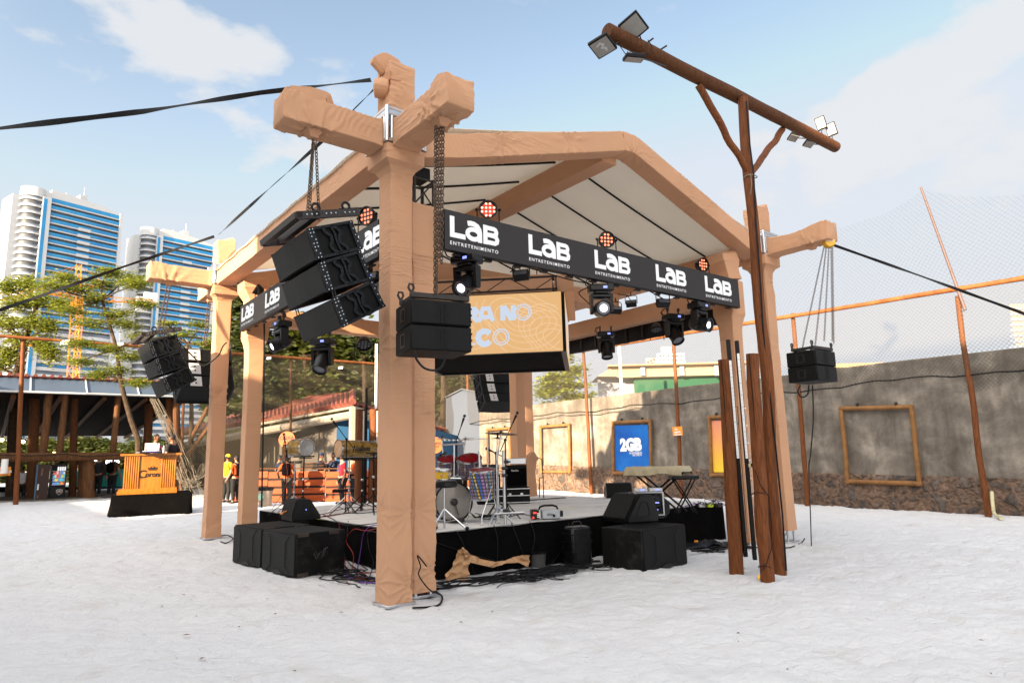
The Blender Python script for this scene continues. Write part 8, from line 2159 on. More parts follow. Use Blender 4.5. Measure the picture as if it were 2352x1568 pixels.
# ---------------------------------------------------------------- open restaurant on the far side
def tiles_roof(mb,a,b,up,n,r=.09):
 """barrel tiles: round ridges from eave line a-b going along up"""
 for i in range(n):
  p=a.lerp(b,(i+.5)/n);mb.tube([p,p+up],r,6)
def restaurant():
 FY=26.0
 t=thing('open_restaurant','dark open sided restaurant under a wide tiled roof on thick log posts','restaurant',YP(150,1150,FY))
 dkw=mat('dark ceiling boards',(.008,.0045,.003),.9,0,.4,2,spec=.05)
 Y=lambda x,y,d=0:YP(x,y,FY+d)
 ze=Y(150,905).z;zt=Y(150,868).z
 x0,x1=-14,Y(425,900).x
 mb=MB();mb.prism([(x0,FY-.5,ze),(x1,FY-.5,ze),(x1,FY+.6,zt+.05),(x0,FY+.6,zt+.05)],(0,.05,-.05));mb.build('awning',mat('blue grey awning sheet',(.06,.085,.125),.4,0,.12,.6,spec=.3),t)
 mb=MB()
 for i in range(10):x=x0+(x1-x0)*i/9;mb.tube([(x,FY-.52,ze+.02),(x,FY+.6,zt+.08)],.03,6)
 mb.tube([(x0,FY-.52,ze),(x1,FY-.52,ze)],.04,6);mb.build('awning_frame',M['lightgrey'],t)
 mb=MB();mb.prism([(x0,FY+.5,zt),(x1,FY+.5,zt),(x1,FY+13,zt+.35),(x0,FY+13,zt+.35)],(0,0,.08));tiles_roof(mb,Vector((x0,FY+.35,zt+.1)),Vector((x1,FY+.35,zt+.1)),Vector((0,12,.3)),60,.07);mb.build('roof',M['rooftile'],t)
 # dark sloping ceiling running down to the back
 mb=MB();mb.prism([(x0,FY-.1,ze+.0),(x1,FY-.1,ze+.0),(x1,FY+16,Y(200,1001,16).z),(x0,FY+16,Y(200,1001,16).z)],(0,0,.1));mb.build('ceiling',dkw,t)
 for i in range(12):
  x=x0+(x1-x0)*i/11;mb=MB();mb.tube([(x,FY,ze-.12),(x,FY+16,Y(200,1001,16).z-.1)],.09,6);mb.build('rafter',M['wood_dark'],t)
 # posts
 def post(a,b,r,m='wood',d=0):mb=MB();log(mb,Y(*a,d),Y(*b,d),r,r*.92,10,10,.03,seed=int(a[0]));mb.build('post',M[m],t)
 post((97,1055),(113,905),.15,'wood_grey');post((137,1043),(150,905),.13,'wood_grey');post((259,1043),(272,905),.13,'wood_grey')
 post((203,1158),(203,1052),.24,'wood_grey');post((190,1150),(192,1052),.2,'wood_dark',.5);
 post((72,1160),(80,905),.2,'wood_dark',1.5);post((165,1157),(172,905),.15,'wood_dark',1.2);post((412,1150),(404,905),.16,'wood_grey',-.1);post((395,1150),(388,905),.16,'wood_dark',.4);post((330,1150),(345,905),.2,'wood_dark',2);post((-30,1165),(-20,905),.26,'wood_dark',.3)
 post((235,1090),(240,1050),.1,'wood_dark',6)
 mb=MB();log(mb,Y(-60,1051,-.25),Y(285,1047,-.25),.19,.17,12,16,.05,seed=2);mb.build('beam',M['wood_grey'],t)
 mb=MB();mb.tube([Y(x,y,-.5) for x,y in ((0,1044),(60,1046),(110,1045),(150,1042),(200,1048),(280,1044))],.02,5);mb.build('cable',M['cable'],t)
 # diagonal struts by the gathered net
 for (a,b) in (((435,1015),(478,935)),((430,1045),(492,965))):mb=MB();log(mb,Y(*a,-.6),Y(*b,-.6),.1,.09,8,6,.02,seed=9);mb.build('strut',M['wood_grey'],t)
 # back counter, dark, and low parapet on the edge of the sand
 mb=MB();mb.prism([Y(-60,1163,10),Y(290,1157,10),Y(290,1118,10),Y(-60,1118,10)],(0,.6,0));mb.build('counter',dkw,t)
 a=Y(-80,1167,-.45);b=Y(232,1157,-.45);mb=MB();mb.prism([Vector((a.x,a.y,-.1)),Vector((b.x,b.y,-.1)),Vector((b.x,b.y,gh(b.x,b.y)+.05)),Vector((a.x,a.y,gh(a.x,a.y)+.05))],(0,.5,0));mb.build('kerb',M['wall'],t)
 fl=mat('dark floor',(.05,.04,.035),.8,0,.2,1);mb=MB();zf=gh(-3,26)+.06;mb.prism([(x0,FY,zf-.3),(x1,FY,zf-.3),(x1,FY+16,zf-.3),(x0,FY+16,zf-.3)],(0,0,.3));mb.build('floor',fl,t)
 # hanging bulbs
 for i,(x,y) in enumerate(((4.5,1010),(53,1014),(124,1041),(75,1043))):
  p=Y(x,y,1.5);b=thing('hanging_bulb',['glowing bulb hanging in the dark restaurant at the picture edge','glowing bulb hanging right of the leaning log post','glowing bulb hanging just above the log beam','small glowing bulb above the brown banner column'][i],'bulb',p,0,'bulbs in the restaurant')
  mb=MB();mb.sph(p,.07,8,6);mb.build('bulb',M['bulb'],b);mb=MB();mb.tube([p+Vector((0,0,.06)),p+Vector((0,0,1.8))],.01,4);mb.build('cord',M['cable'],b)
 for i,(x,y) in enumerate(((241,1055),(247,1061),(256,1056),(266,1057),(270,1060),(220,1055))):
  p=Y(x,y,9);b=MB().sph(p,.09,8,6).build('garden_bulb',M['lens_white'],None);tag(b,'small white garden lamp glowing between the post and the wooden counter','bulb','garden lamps')
restaurant()
def rest_bits():
 FY=25.9;Y=lambda x,y,d=0:YP(x,y,FY+d)
 # brown banner column
 P=[Y(85,1066,-.2),Y(116,1066,-.2),Y(106,1160,-.2),Y(76,1162,-.2)]
 P[2].z=P[3].z=gh(-2.5,25.7);t=thing('banner_column','leaning brown banner column with sideways lettering in front of the restaurant','banner',P[3])
 mb=MB();mb.prism(P,(0,.3,0));mb.build('panel',mat('brown banner',(.035,.018,.014),.7,0,.08,3),t)
 mb=MB();w=(P[1]-P[0])*.1;mb.prism([P[0]-Vector((0,.004,0)),P[0]+w-Vector((0,.004,0)),P[3]+w-Vector((0,.004,0)),P[3]-Vector((0,.004,0))],(0,-.01,0));mb.build('edge',mat('blue edge',(.04,.10,.17),.7,0,0),t)
 up=(P[0]-P[3]).normalized();k=(P[0]-P[3]).length/96;rtv=(P[1]-P[0]).normalized()
 def ct(x,y):return P[0]+rtv*((x-85)*k*1.0)-up*((y-1066)*k)-Vector((0,.012,0))
 mb=MB();text_mb(mb,'mana',ct(90,1118),-up,rtv,5.0*k,.004,.03);mb.build('lettering',M['signwhite'],t)
 mb=MB();text_mb(mb,'MANA',ct(100,1095)*1,up,-rtv,4.6*k,.004,-.02);text_mb(mb,'vib',ct(91,1147),-up,rtv,5.5*k,.004,-.02,shear=.2);mb.build('thin_lettering',mat('copper lettering',(.42,.2,.12),.5,0,0),t)
 # lit snack cabinet
 P=[Y(119,1066,.6),Y(157,1066,.6),Y(153,1154,.6),Y(113,1154,.6)];t=thing('snack_cabinet','lit display cabinet full of small packets on a dark cooler with a shield emblem','cabinet',P[3])
 a=P[0];W2=(P[1]-P[0]).length*.95;z1=P[0].z;z0=gh(-1.5,26.5);x=P[0].x;y=P[0].y;H=z1-z0
 mb=MB();mb.bx(x,x+W2,y,y+.6,z0,z0+H*.38,.02);mb.build('cooler',M['plastic'],t)
 mb=MB();mb.bx(x,x+W2,y+.5,y+.6,z0+H*.38,z1);mb.bx(x,x+.04,y,y+.6,z0+H*.38,z1);mb.bx(x+W2-.04,x+W2,y,y+.6,z0+H*.38,z1);mb.bx(x,x+W2,y,y+.6,z1-.06,z1);mb.build('frame',M['steel_dark'],t)
 for k in range(5):
  mb=MB();zz=z0+H*(.40+.10*k);mb.bx(x+.04,x+W2-.04,y+.02,y+.5,zz,zz+.02);s=mb.build('shelf',M['lightgrey'],t)
 cols=[mat('glowing packet colour',c,.4,0,0,emit=c,estr=.15) for c in ((.1,.5,.6),(.7,.55,.1),(.6,.6,.6),(.6,.12,.1),(.15,.3,.6))]  # packets glow by themselves, standing in for the cabinet's light
 rg=random.Random(3)
 for k in range(4):
  for j in range(7):mb=MB();zz=z0+H*(.40+.10*k)+.02;xx=x+.08+j*(W2-.2)/6;mb.bx(xx,xx+.07,y+.05,y+.15,zz,zz+.08+.07*rg.random());mb.build('packet',cols[rg.randrange(5)],t)
 for j in range(4):mb=MB();xx=x+W2*.4+j*W2*.14;mb.bx(xx,xx+W2*.11,y+.03,y+.08,z0+H*.80,z0+H*.93,.02);mb.build('white_bag',M['led_white'],t)  # bags glow too, as if lit inside the cabinet
 c=Vector((x+W2*.62,y-.012,z0+H*.2));r=W2*.2
 mb=MB();mb.prism([c+Vector((-r,0,r*.9)),c+Vector((0,0,r*1.15)),c+Vector((r,0,r*.9)),c+Vector((r,0,-.2*r)),c+Vector((0,0,-r*1.1)),c+Vector((-r,0,-.2*r))],(0,.006,0));mb.build('emblem_border',M['signwhite'],t)
 mb=MB();q=.86;c2=c-Vector((0,.004,0));r2=r*q;mb.prism([c2+Vector((-r2,0,r2*.9)),c2+Vector((0,0,r2*1.12)),c2+Vector((r2,0,r2*.9)),c2+Vector((r2,0,-.2*r2)),c2+Vector((0,0,-r2*1.05)),c2+Vector((-r2,0,-.2*r2))],(0,.006,0));mb.build('emblem',mat('emblem blue',(.02,.05,.12),.5,0,0),t)
 mb=MB();text_mb(mb,'LEO',c-Vector((0,.01,-r*.15)),(1,0,0),(0,0,1),r*.5,.003,.03,align='CENTER');mb.build('lettering',M['signwhite'],t)
 mb=MB();mb.prism([c+Vector((-r*1.05,-.012,-.1*r)),c+Vector((r*1.05,-.012,-.1*r)),c+Vector((r*1.05,-.012,.12*r)),c+Vector((-r*1.05,-.012,.12*r))],(0,-.004,0));text_mb(mb,'BALEEIRO',c-Vector((0,.018,r*.07)),(1,0,0),(0,0,1),r*.16,.003,.02,align='CENTER');mb.build('emblem_band',M['orange_sign'],t)
 # square orange sign on the trunk, white roll
 p=Y(4,1082,-.4);t=thing('small_sign','small orange sign at the picture edge beside the thick dark post','sign',p);mb=MB();mb.box(p,(.55,.03,.33));mb.build('board',M['orange_sign'],t);mb=MB();text_mb(mb,'JOGOS',p+Vector((-.1,-.02,-.06)),(1,0,0),(0,0,1),.09,.003,.02);mb.build('lettering',M['signwhite'],t)
 p=Y(10,1072,-.5);t=MB().lathe([(.0,0),(.12,0),(.11,.55),(0,.55)],14,Matrix.Translation(p-Vector((0,0,.25)))).build('paper_shade',M['white'],None);tag(t,'white cylindrical paper shade hanging beside the thick dark post','lamp shade')
 # parked white vans far behind
 for i,(x,y,w,h,lab) in enumerate(((62,1096,42,26,'white van parked behind the restaurant, left of the brown banner'),(225,1104,60,14,'pale vehicle parked far behind the two dark figures'))):
  D=46;c=DP(x,y,D);k=D/FPX;m=TR((c.x,c.y,c.z-h*k/2),YAW-PI/2);t=thing('parked_van',lab,'van',mat=m,group='parked vehicles');R3=m.to_3x3()
  mb=MB();mb.prism([m @ Vector(q) for q in ((-w*k/2,0,.25),(w*k/2,0,.25),(w*k/2,0,h*k*.6),(w*k*.42,0,h*k),(-w*k*.35,0,h*k),(-w*k/2,0,h*k*.55))],R3 @ Vector((0,1.8,0)));mb.build('body',M['white'],t)
  mb=MB();mb.prism([m @ Vector(q) for q in ((-w*k*.36,-.02,h*k*.58),(-w*k*.05,-.02,h*k*.58),(-w*k*.05,-.02,h*k*.88),(-w*k*.3,-.02,h*k*.88))],R3 @ Vector((0,.02,0)));mb.prism([m @ Vector(q) for q in ((.0,-.02,h*k*.58),(w*k*.36,-.02,h*k*.58),(w*k*.33,-.02,h*k*.88),(.0,-.02,h*k*.88))],R3 @ Vector((0,.02,0)));mb.build('window',M['tower_grey'],t)
  for s in (-.3,.3):mb=MB();mb.lathe([(0,0),(.32,0),(.32,.2),(0,.2)],16,m @ Matrix.Translation((s*w*k,.1,.3)) @ Matrix.Rotation(PI/2,4,'X'));mb.build('wheel',M['black'],t)
 p=DP(240,1098,40);t=MB().box(p,(2.6,1.2,1.0),Matrix.Rotation(YAW-PI/2,3,'Z'),.05).build('teal_awning',mat('teal sheet',(.02,.30,.26),.5,0,.1,1),None);tag(t,'teal covered stand behind the dark figures in the restaurant','stand')
rest_bits()

# ---------------------------------------------------------------- dj counter on its skirted platform
def dj():
 DZ=.60
 fl=GP(252,1188);fr=GP(438,1180)
 z0=gh(fl.x,fl.y);u=(fr-fl);u.z=0;L=u.length;u.normalize();v=Vector((-u.y,u.x,0))
 if v.dot(_fw)<0:v=-v
 dep=2.0;zt=z0+DZ
 t=thing('dj_platform','low platform skirted in draped black cloth under the wooden counter','platform',fl)
 path=[]
 for a,b,nrm in ((fl,fl+u*L,-v),(fl+u*L,fl+u*L+v*dep,u),(fl+u*L+v*dep,fl+v*dep,v),(fl+v*dep,fl,-u)):
  n=max(4,int((b-a).length/.06))
  for i in range(n):path.append((a.lerp(b,i/n),nrm))
 V=[];K=8
 for i,(p,nrm) in enumerate(path):
  for k in range(K+1):
   f=k/K;s=i*.06;w=(.01+.05*f)*(.5+.5*math.sin(s*3.4+math.sin(s*1.7)*2))+.02*f+.02*mnoise.noise(Vector((s*2,f*2,1)))
   q=p+nrm*w;V.append((q.x,q.y,zt-.008-(zt-.008-gh(q.x,q.y))*f))
 n=len(path);F=[]
 for i in range(n):
  for k in range(K):j=(i+1) % n;F.append((i*(K+1)+k,i*(K+1)+k+1,j*(K+1)+k+1,j*(K+1)+k))
 np_mesh('skirt',np.array(V),np.array(F),M['blackcloth'],t,70)
 mb=MB();mb.prism([fl+Vector((0,0,DZ-.06)),fl+u*L+Vector((0,0,DZ-.06)),fl+u*L+v*dep+Vector((0,0,DZ-.06)),fl+v*dep+Vector((0,0,DZ-.06))],(0,0,.06));mb.build('deck',M['blackcloth'],t)
 # counter
 pine=mat('varnished pine',(.27,.080,.004),.5,0,.3,2.2,.12,30,col2=(.42,.15,.010),stretch=(6,6,.6),coat=.3)
 o=fl+v*.35;o.z=zt;D1=(o-CAM).dot(_fw)
 a=DP(279,1130,D1);b=DP(404,1128,D1);a=fl+u*((a-fl).dot(u))+v*.35;b=fl+u*((b-fl).dot(u))+v*.35
 a.z=b.z=zt;H=DP(340,1041,D1).z-zt;W2=(b-a).length
 c=thing('bar_counter','varnished pine counter with fluted sides and a dark crown emblem','counter',a)
 Z=Vector((0,0,1));lean=v*-.0
 mb=MB();mb.prism([a+u*.02,b,b+v*.6,a+u*.02+v*.6],Z*(H-.05));mb.build('body',pine,c)
 mb=MB();mb.prism([a-u*.1-v*.06+Z*(H-.05),b+u*.12-v*.06+Z*(H-.05),b+u*.12+v*.66+Z*(H-.05),a-u*.1+v*.66+Z*(H-.05)],Z*.055);mb.build('top',pine,c)
 mb=MB();mb.prism([a-u*.12-v*.08,b+u*.04-v*.08,b+u*.04+v*.02,a-u*.12+v*.02],Z*.10);mb.prism([a-u*.09-v*.05+Z*.10,b+u*.03-v*.05+Z*.10,b+u*.03+v*.02+Z*.10,a-u*.09+v*.02+Z*.10],Z*.06);mb.build('plinth',pine,c)
 for s in (0,1):
  for k in range(7):
   x=(.03+.042*k)*W2 if s==0 else W2*(1-.03-.042*k)
   mb=MB();p=a+u*x-v*.012;mb.box(p+Z*(.16+(H-.22)/2),(.035,.035,H-.22),Matrix.Rotation(math.atan2(u.y,u.x),3,'Z'),.008);mb.build('fluted_slat',pine,c)
 mb=MB();p=a+u*W2*.5-v*.006
 text_mb(mb,'C',p-u*.30+Z*H*.40,u,Z,.22,.004,.02);text_mb(mb,'orona',p-u*.12+Z*H*.42,u,Z,.145,.004,.03,width=.44)
 mb.tube([p-u*.32+Z*H*.52-v*.004,p-u*.28+Z*H*.40-v*.004,p-u*.2+Z*H*.385-v*.004],.008,4);mb.build('lettering',M['signblack'],c)
 mb=MB();cc=p+u*.06+Z*H*.60;n=-v*.006
 pts=[(-.11,0),(-.13,.07),(-.07,.04),(-.05,.09),(0,.045),(.05,.09),(.07,.04),(.13,.07),(.11,0)]
 mb.prism([cc+u*x+Z*y for x,y in pts],n);mb.sph(cc+Z*.105+n,.012,8,6,(1,1,1));mb.prism([cc-u*.11-Z*.03,cc+u*.11-Z*.03,cc+u*.11-Z*.015,cc-u*.11-Z*.015],n);mb.build('crown_emblem',M['signblack'],c)
 zt2=zt+H+.005;base=a+v*.25
 # controller and laptop
 q=DP(349,1034,D1+.15);m=TR((q.x,q.y,zt2),math.atan2(u.y,u.x));t=thing('dj_controller','flat black dj controller with small lights on the pine counter','controller',mat=m);R3=m.to_3x3()
 mb=MB();mb.box(m @ Vector((0,.1,.035)),(.62,.34,.05),R3,.01);mb.build('body',M['plastic'],t)
 mb=MB()
 for k in range(8):mb.box(m @ Vector((-.22+.06*k,-.075,.045)),(.03,.006,.008),R3)
 mb.build('display',M['display_blue'],t)
 for s in (-.17,.17):mb=MB();mb.lathe([(0,.06),(.075,.06),(.075,.075),(0,.078)],20,m @ Matrix.Translation((s,.12,0)));mb.build('jog_wheel',M['lightgrey'],t)
 mb=MB();mb.tube([m @ Vector((-.4,.0,.004)),m @ Vector((-.4,.0,.03)),m @ Vector((.28,.0,.03))],.006,5);mb.build('edge',M['lightgrey'],t)
 m2=TR((q.x,q.y,zt2+.062),math.atan2(u.y,u.x));t=thing('laptop','open white laptop with colourful stickers on the dj controller','laptop',mat=m2)
 lid=m2 @ Matrix.Translation((0,.02,.0)) @ Matrix.Rotation(-.1,4,'X');mb=MB();mb.box(lid @ Vector((0,0,.115)),(.37,.012,.23),lid.to_3x3(),.006);mb.build('lid',M['white'],t);mb=MB();mb.box(m2 @ Vector((0,.14,.006)),(.37,.24,.012),R3,.004);mb.build('keyboard_base',M['lightgrey'],t)
 st=[((-.15,.2),(.5,.1,.3)),((.14,.205),(.6,.05,.03)),((-.14,.035),(.65,.03,.06)),((.05,.04),(.1,.45,.1)),((.14,.03),(.6,.3,.03)),((.1,.11),(.35,.35,.35))]
 for i,((x,z),cl) in enumerate(st):mb=MB();mb.lathe([(0,0),(.022,0),(.022,.002),(0,.002)],10,lid @ Matrix.Translation((x,-.007,z)) @ Matrix.Rotation(PI/2,4,'X'));mb.build('sticker',mat('sticker',cl,.5,0,0),t)
 q2=DP(376,1033,D1+.1);t=thing('water_bottle','small clear bottle with pale cap beside the dj controller','bottle',(q2.x,q2.y,zt2));mb=MB();mb.lathe([(.0,0),(.03,0),(.033,.06),(.028,.1),(.033,.13),(.014,.19),(.0,.19)],14,Matrix.Translation((q2.x,q2.y,zt2)));mb.build('body',mat('bottle plastic',(.55,.58,.6),.15,0,0,trans=.5),t);mb=MB();mb.lathe([(0,.19),(.016,.19),(.016,.21),(0,.21)],10,Matrix.Translation((q2.x,q2.y,zt2)));mb.build('cap',M['white'],t)
 return u,v,zt,D1
DJU,DJV,DJZ,DJD=dj()

# ---------------------------------------------------------------- tiled hut, orange plank bar, bin
def hut():
 D=30
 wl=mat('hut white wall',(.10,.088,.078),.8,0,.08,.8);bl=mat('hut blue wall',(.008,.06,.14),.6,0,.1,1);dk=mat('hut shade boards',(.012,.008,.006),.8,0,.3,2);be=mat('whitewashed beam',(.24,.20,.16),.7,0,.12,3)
 t=thing('tiled_hut','low hut with red barrel tile roof, pale beams and a blue wall','hut',onsand(DP(811,1140,D)))
 A=lambda x,y,d=D:DP(x,y,d)
 dl=D+9                                                # the long eave recedes away to its low end
 E0=A(811,930);E1=A(405,1004,dl-3);E2=A(1055,1001,D+7)
 bk=_fw*7
 mb=MB();n=46
 R0=A(811,914,D+.4);R1=A(400,986,dl+1)
 mb.prism([E0,E1,A(402,992,dl+4),A(700,905,D+9),A(811,905,D+6)],(0,0,.06));mb.build('roof_underlay',M['rooftile'],t)
 mb=MB()
 for i in range(n):
  f=(i+.5)/n;p=E0.lerp(E1,f)+Vector((0,0,.1));q=A(811,905,D+6).lerp(A(402,992,dl+4),f)+Vector((0,0,.12));mb.tube([p,q],.11,6)
 mb.tube([E0+Vector((0,0,.15)),A(811,905,D+6)+Vector((0,0,.15))],.14,8)
 for i in range(16):f=(i+.5)/16;p=E0.lerp(E2,f)+Vector((0,0,.1));mb.tube([p,p+_fw*5+Vector((0,0,.5))-_rt*1.5],.11,6)
 mb.build('roof_tile',M['rooftile'],t)
 mb=MB();mb.tube([E0+Vector((0,0,-.1)),E1+Vector((0,0,-.1))],.07,6);mb.tube([E0+Vector((0,0,-.1)),E2+Vector((0,0,-.1))],.07,6);mb.build('fascia',be,t)
 mb=MB();mb.tube([A(811,952),A(405,1026,dl-3)],.19,8);mb.tube([A(811,948),A(1055,1013,D+7)],.13,8);mb.build('beam',be,t)
 p=A(811,1000);mb=MB();mb.tube([(p.x,p.y,.2),(p.x,p.y,A(811,935).z)],.2,8);mb.build('pillar',be,t)
 def wall(x0,x1,yt0,yt1,d0,d1,m,nm):
  a=A(x0,yt0,d0);b=A(x1,yt1,d1);mb=MB();mb.prism([Vector((a.x,a.y,.1)),Vector((b.x,b.y,.1)),b,a],_fw*.15);mb.build(nm,m,t)
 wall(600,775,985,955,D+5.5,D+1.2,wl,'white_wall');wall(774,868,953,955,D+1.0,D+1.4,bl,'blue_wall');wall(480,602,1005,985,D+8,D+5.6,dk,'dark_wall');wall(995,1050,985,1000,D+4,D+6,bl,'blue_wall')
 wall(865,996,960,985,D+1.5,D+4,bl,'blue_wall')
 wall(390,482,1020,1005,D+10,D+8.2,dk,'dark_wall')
 # round orange price signs hanging by the bar
 for i,(x,y,s1,s2,lab,d) in enumerate(((659,1009,'CAIXA','11','round orange sign reading CAIXA above the plank bar',24),(999,1022,'COMPRE AQUI','07','round orange sign behind the snare drum beside the near column',24))):
  c=DP(x,y,d);tt=thing('round_sign',lab,'sign',c);m=Matrix.Translation(c) @ Matrix.Rotation(YAW-PI/2,4,'Z') @ Matrix.Rotation(PI/2,4,'X')
  mb=MB();mb.lathe([(0,0),(.29,0),(.29,.02),(0,.02)],28,m);mb.build('disc',mat('peach orange sign',(.36,.085,.018),.5,0,.04,3),tt)
  R3=Matrix.Rotation(YAW-PI/2,3,'Z');U=R3 @ Vector((1,0,0));mb=MB()
  if i==0:text_mb(mb,s1,c-_fw*.025+Vector((0,0,-.0)),U,(0,0,1),.12,.003,.02,align='CENTER');text_mb(mb,s2,c-_fw*.025-Vector((0,0,.13)),U,(0,0,1),.08,.003,.01,align='CENTER')
  else:text_mb(mb,'COMPRE',c-_fw*.025+Vector((0,0,.02)),U,(0,0,1),.08,.003,.02,align='CENTER');text_mb(mb,'AQUI',c-_fw*.025-Vector((0,0,.08)),U,(0,0,1),.08,.003,.02,align='CENTER');text_mb(mb,'07',c-_fw*.025-Vector((0,0,.19)),U,(0,0,1),.08,.003,.02,align='CENTER')
  mb.build('lettering',M['signblack'],tt)
  mb=MB();mb.tube([c+_fw*.03,Vector((c.x,c.y,gh(c.x,c.y)))+_fw*.03],.03,6);mb.build('post',M['wood_dark'],tt)
hut()
def bar():
 D=25.0
 pl=mat('orange stained planks',(.20,.028,.004),.6,0,.25,2,.1,20,col2=(.34,.06,.007),stretch=(1,1,6),dirt=.4,dirtcol=(.22,.05,.02))
 xs=[530,614,746,880,1010]
 t=thing('plank_bar','long bar front of orange stained pallet planks','bar counter',onsand(DP(700,1146,D)))
 for i in range(4):
  a=DP(xs[i]+1,1146,D);b=DP(xs[i+1]-1,1146,D);g=gh((a.x+b.x)/2,(a.y+b.y)/2);k=D/FPX
  for j,(y0,y1) in enumerate(((1078,1092),(1097,1110),(1115,1126.5),(1131,1144))):
   z1=g+(1146-y0)*k;z0=g+(1146-y1)*k;mb=MB();mb.prism([Vector((a.x,a.y,z0)),Vector((b.x,b.y,z0)),Vector((b.x,b.y,z1)),Vector((a.x,a.y,z1))],_fw*.03);mb.build('plank',pl,t)
  mb=MB();mb.prism([Vector((a.x,a.y,g))+_fw*.05,Vector((b.x,b.y,g))+_fw*.05,Vector((b.x,b.y,g+1.05))+_fw*.05,Vector((a.x,a.y,g+1.05))+_fw*.05],_fw*.02);mb.build('back_board',mat('dark gap board',(.02,.014,.012),.8,0,.2,5),t)
 a=DP(535,1077,D);b=DP(1005,1077,D);mb=MB();mb.prism([a,b,b+_fw*.6,a+_fw*.6],(0,0,.04));mb.build('counter_top',M['wood_dark'],t)
 for i,(x,w,col,lab) in enumerate(((770-10,50,(.12,.06,.03),'stack of thin brown trays on the plank bar beside the short open drum'),)):
  p=DP(722,1072,D+.25);t2=thing('tray_stack',lab,'trays',p);
  for j in range(4):mb=MB();mb.box(p+Vector((0,0,j*.05)),(.8-.03*j,.4,.035),Matrix.Rotation(YAW-PI/2+.1*j,3,'Z'),.008);mb.build('tray',M['wood_dark'] if j % 2 else M['black'],t2)
 p=onsand(DP(609,1153,23.2));t3=thing('waste_bin','grey waste bin with black liner in front of the plank bar','bin',p);mb=MB();mb.lathe([(0,0),(.20,0),(.25,.6),(.24,.6),(0,.58)],22,Matrix.Translation(p));mb.build('body',mat('bin plastic',(.35,.27,.21),.5,0,.1,4),t3)
 mb=MB();mb.lathe([(.25,.52),(.27,.56),(.28,.62),(.22,.64),(0,.6)],22,Matrix.Translation(p));mb.build('liner',M['plastic'],t3)
 mb=MB();m=Matrix.Translation(p+Vector((0,0,.32))-_fw*.24-_rt*.08) @ Matrix.Rotation(YAW-PI/2,4,'Z') @ Matrix.Rotation(PI/2,4,'X');mb.lathe([(0,0),(.11,0),(.11,.01),(0,.01)],20,m);mb.build('sticker',mat('mint sticker',(.35,.62,.45),.5,0,0),t3)
bar()
# ---------------------------------------------------------------- people: one skinned surface per body, clothes as shells
def skin_mesh(name,joints,edges,mat_,parent,root=0,sub=2):
 """joints: list of (Vector, radius)"""
 me=bpy.data.meshes.new(name);me.from_pydata([tuple(j[0]) for j in joints],edges,[]);ob=bpy.data.objects.new(name,me);COL.objects.link(ob)
 md=ob.modifiers.new('s','SKIN');md.use_smooth_shade=True
 sv=me.skin_vertices[0].data
 for i,j in enumerate(joints):
  r=j[1];sv[i].radius=(r,r) if not isinstance(r,tuple) else r
  sv[i].use_root=i==root
 s=ob.modifiers.new('d','SUBSURF');s.levels=sub;s.render_levels=sub
 dg=bpy.context.evaluated_depsgraph_get();m2=bpy.data.meshes.new_from_object(ob.evaluated_get(dg));bpy.data.objects.remove(ob);bpy.data.meshes.remove(me)
 m2.transform(WM[parent.name].inverted());m2.name=name
 return link(name,m2,mat_,parent,80)
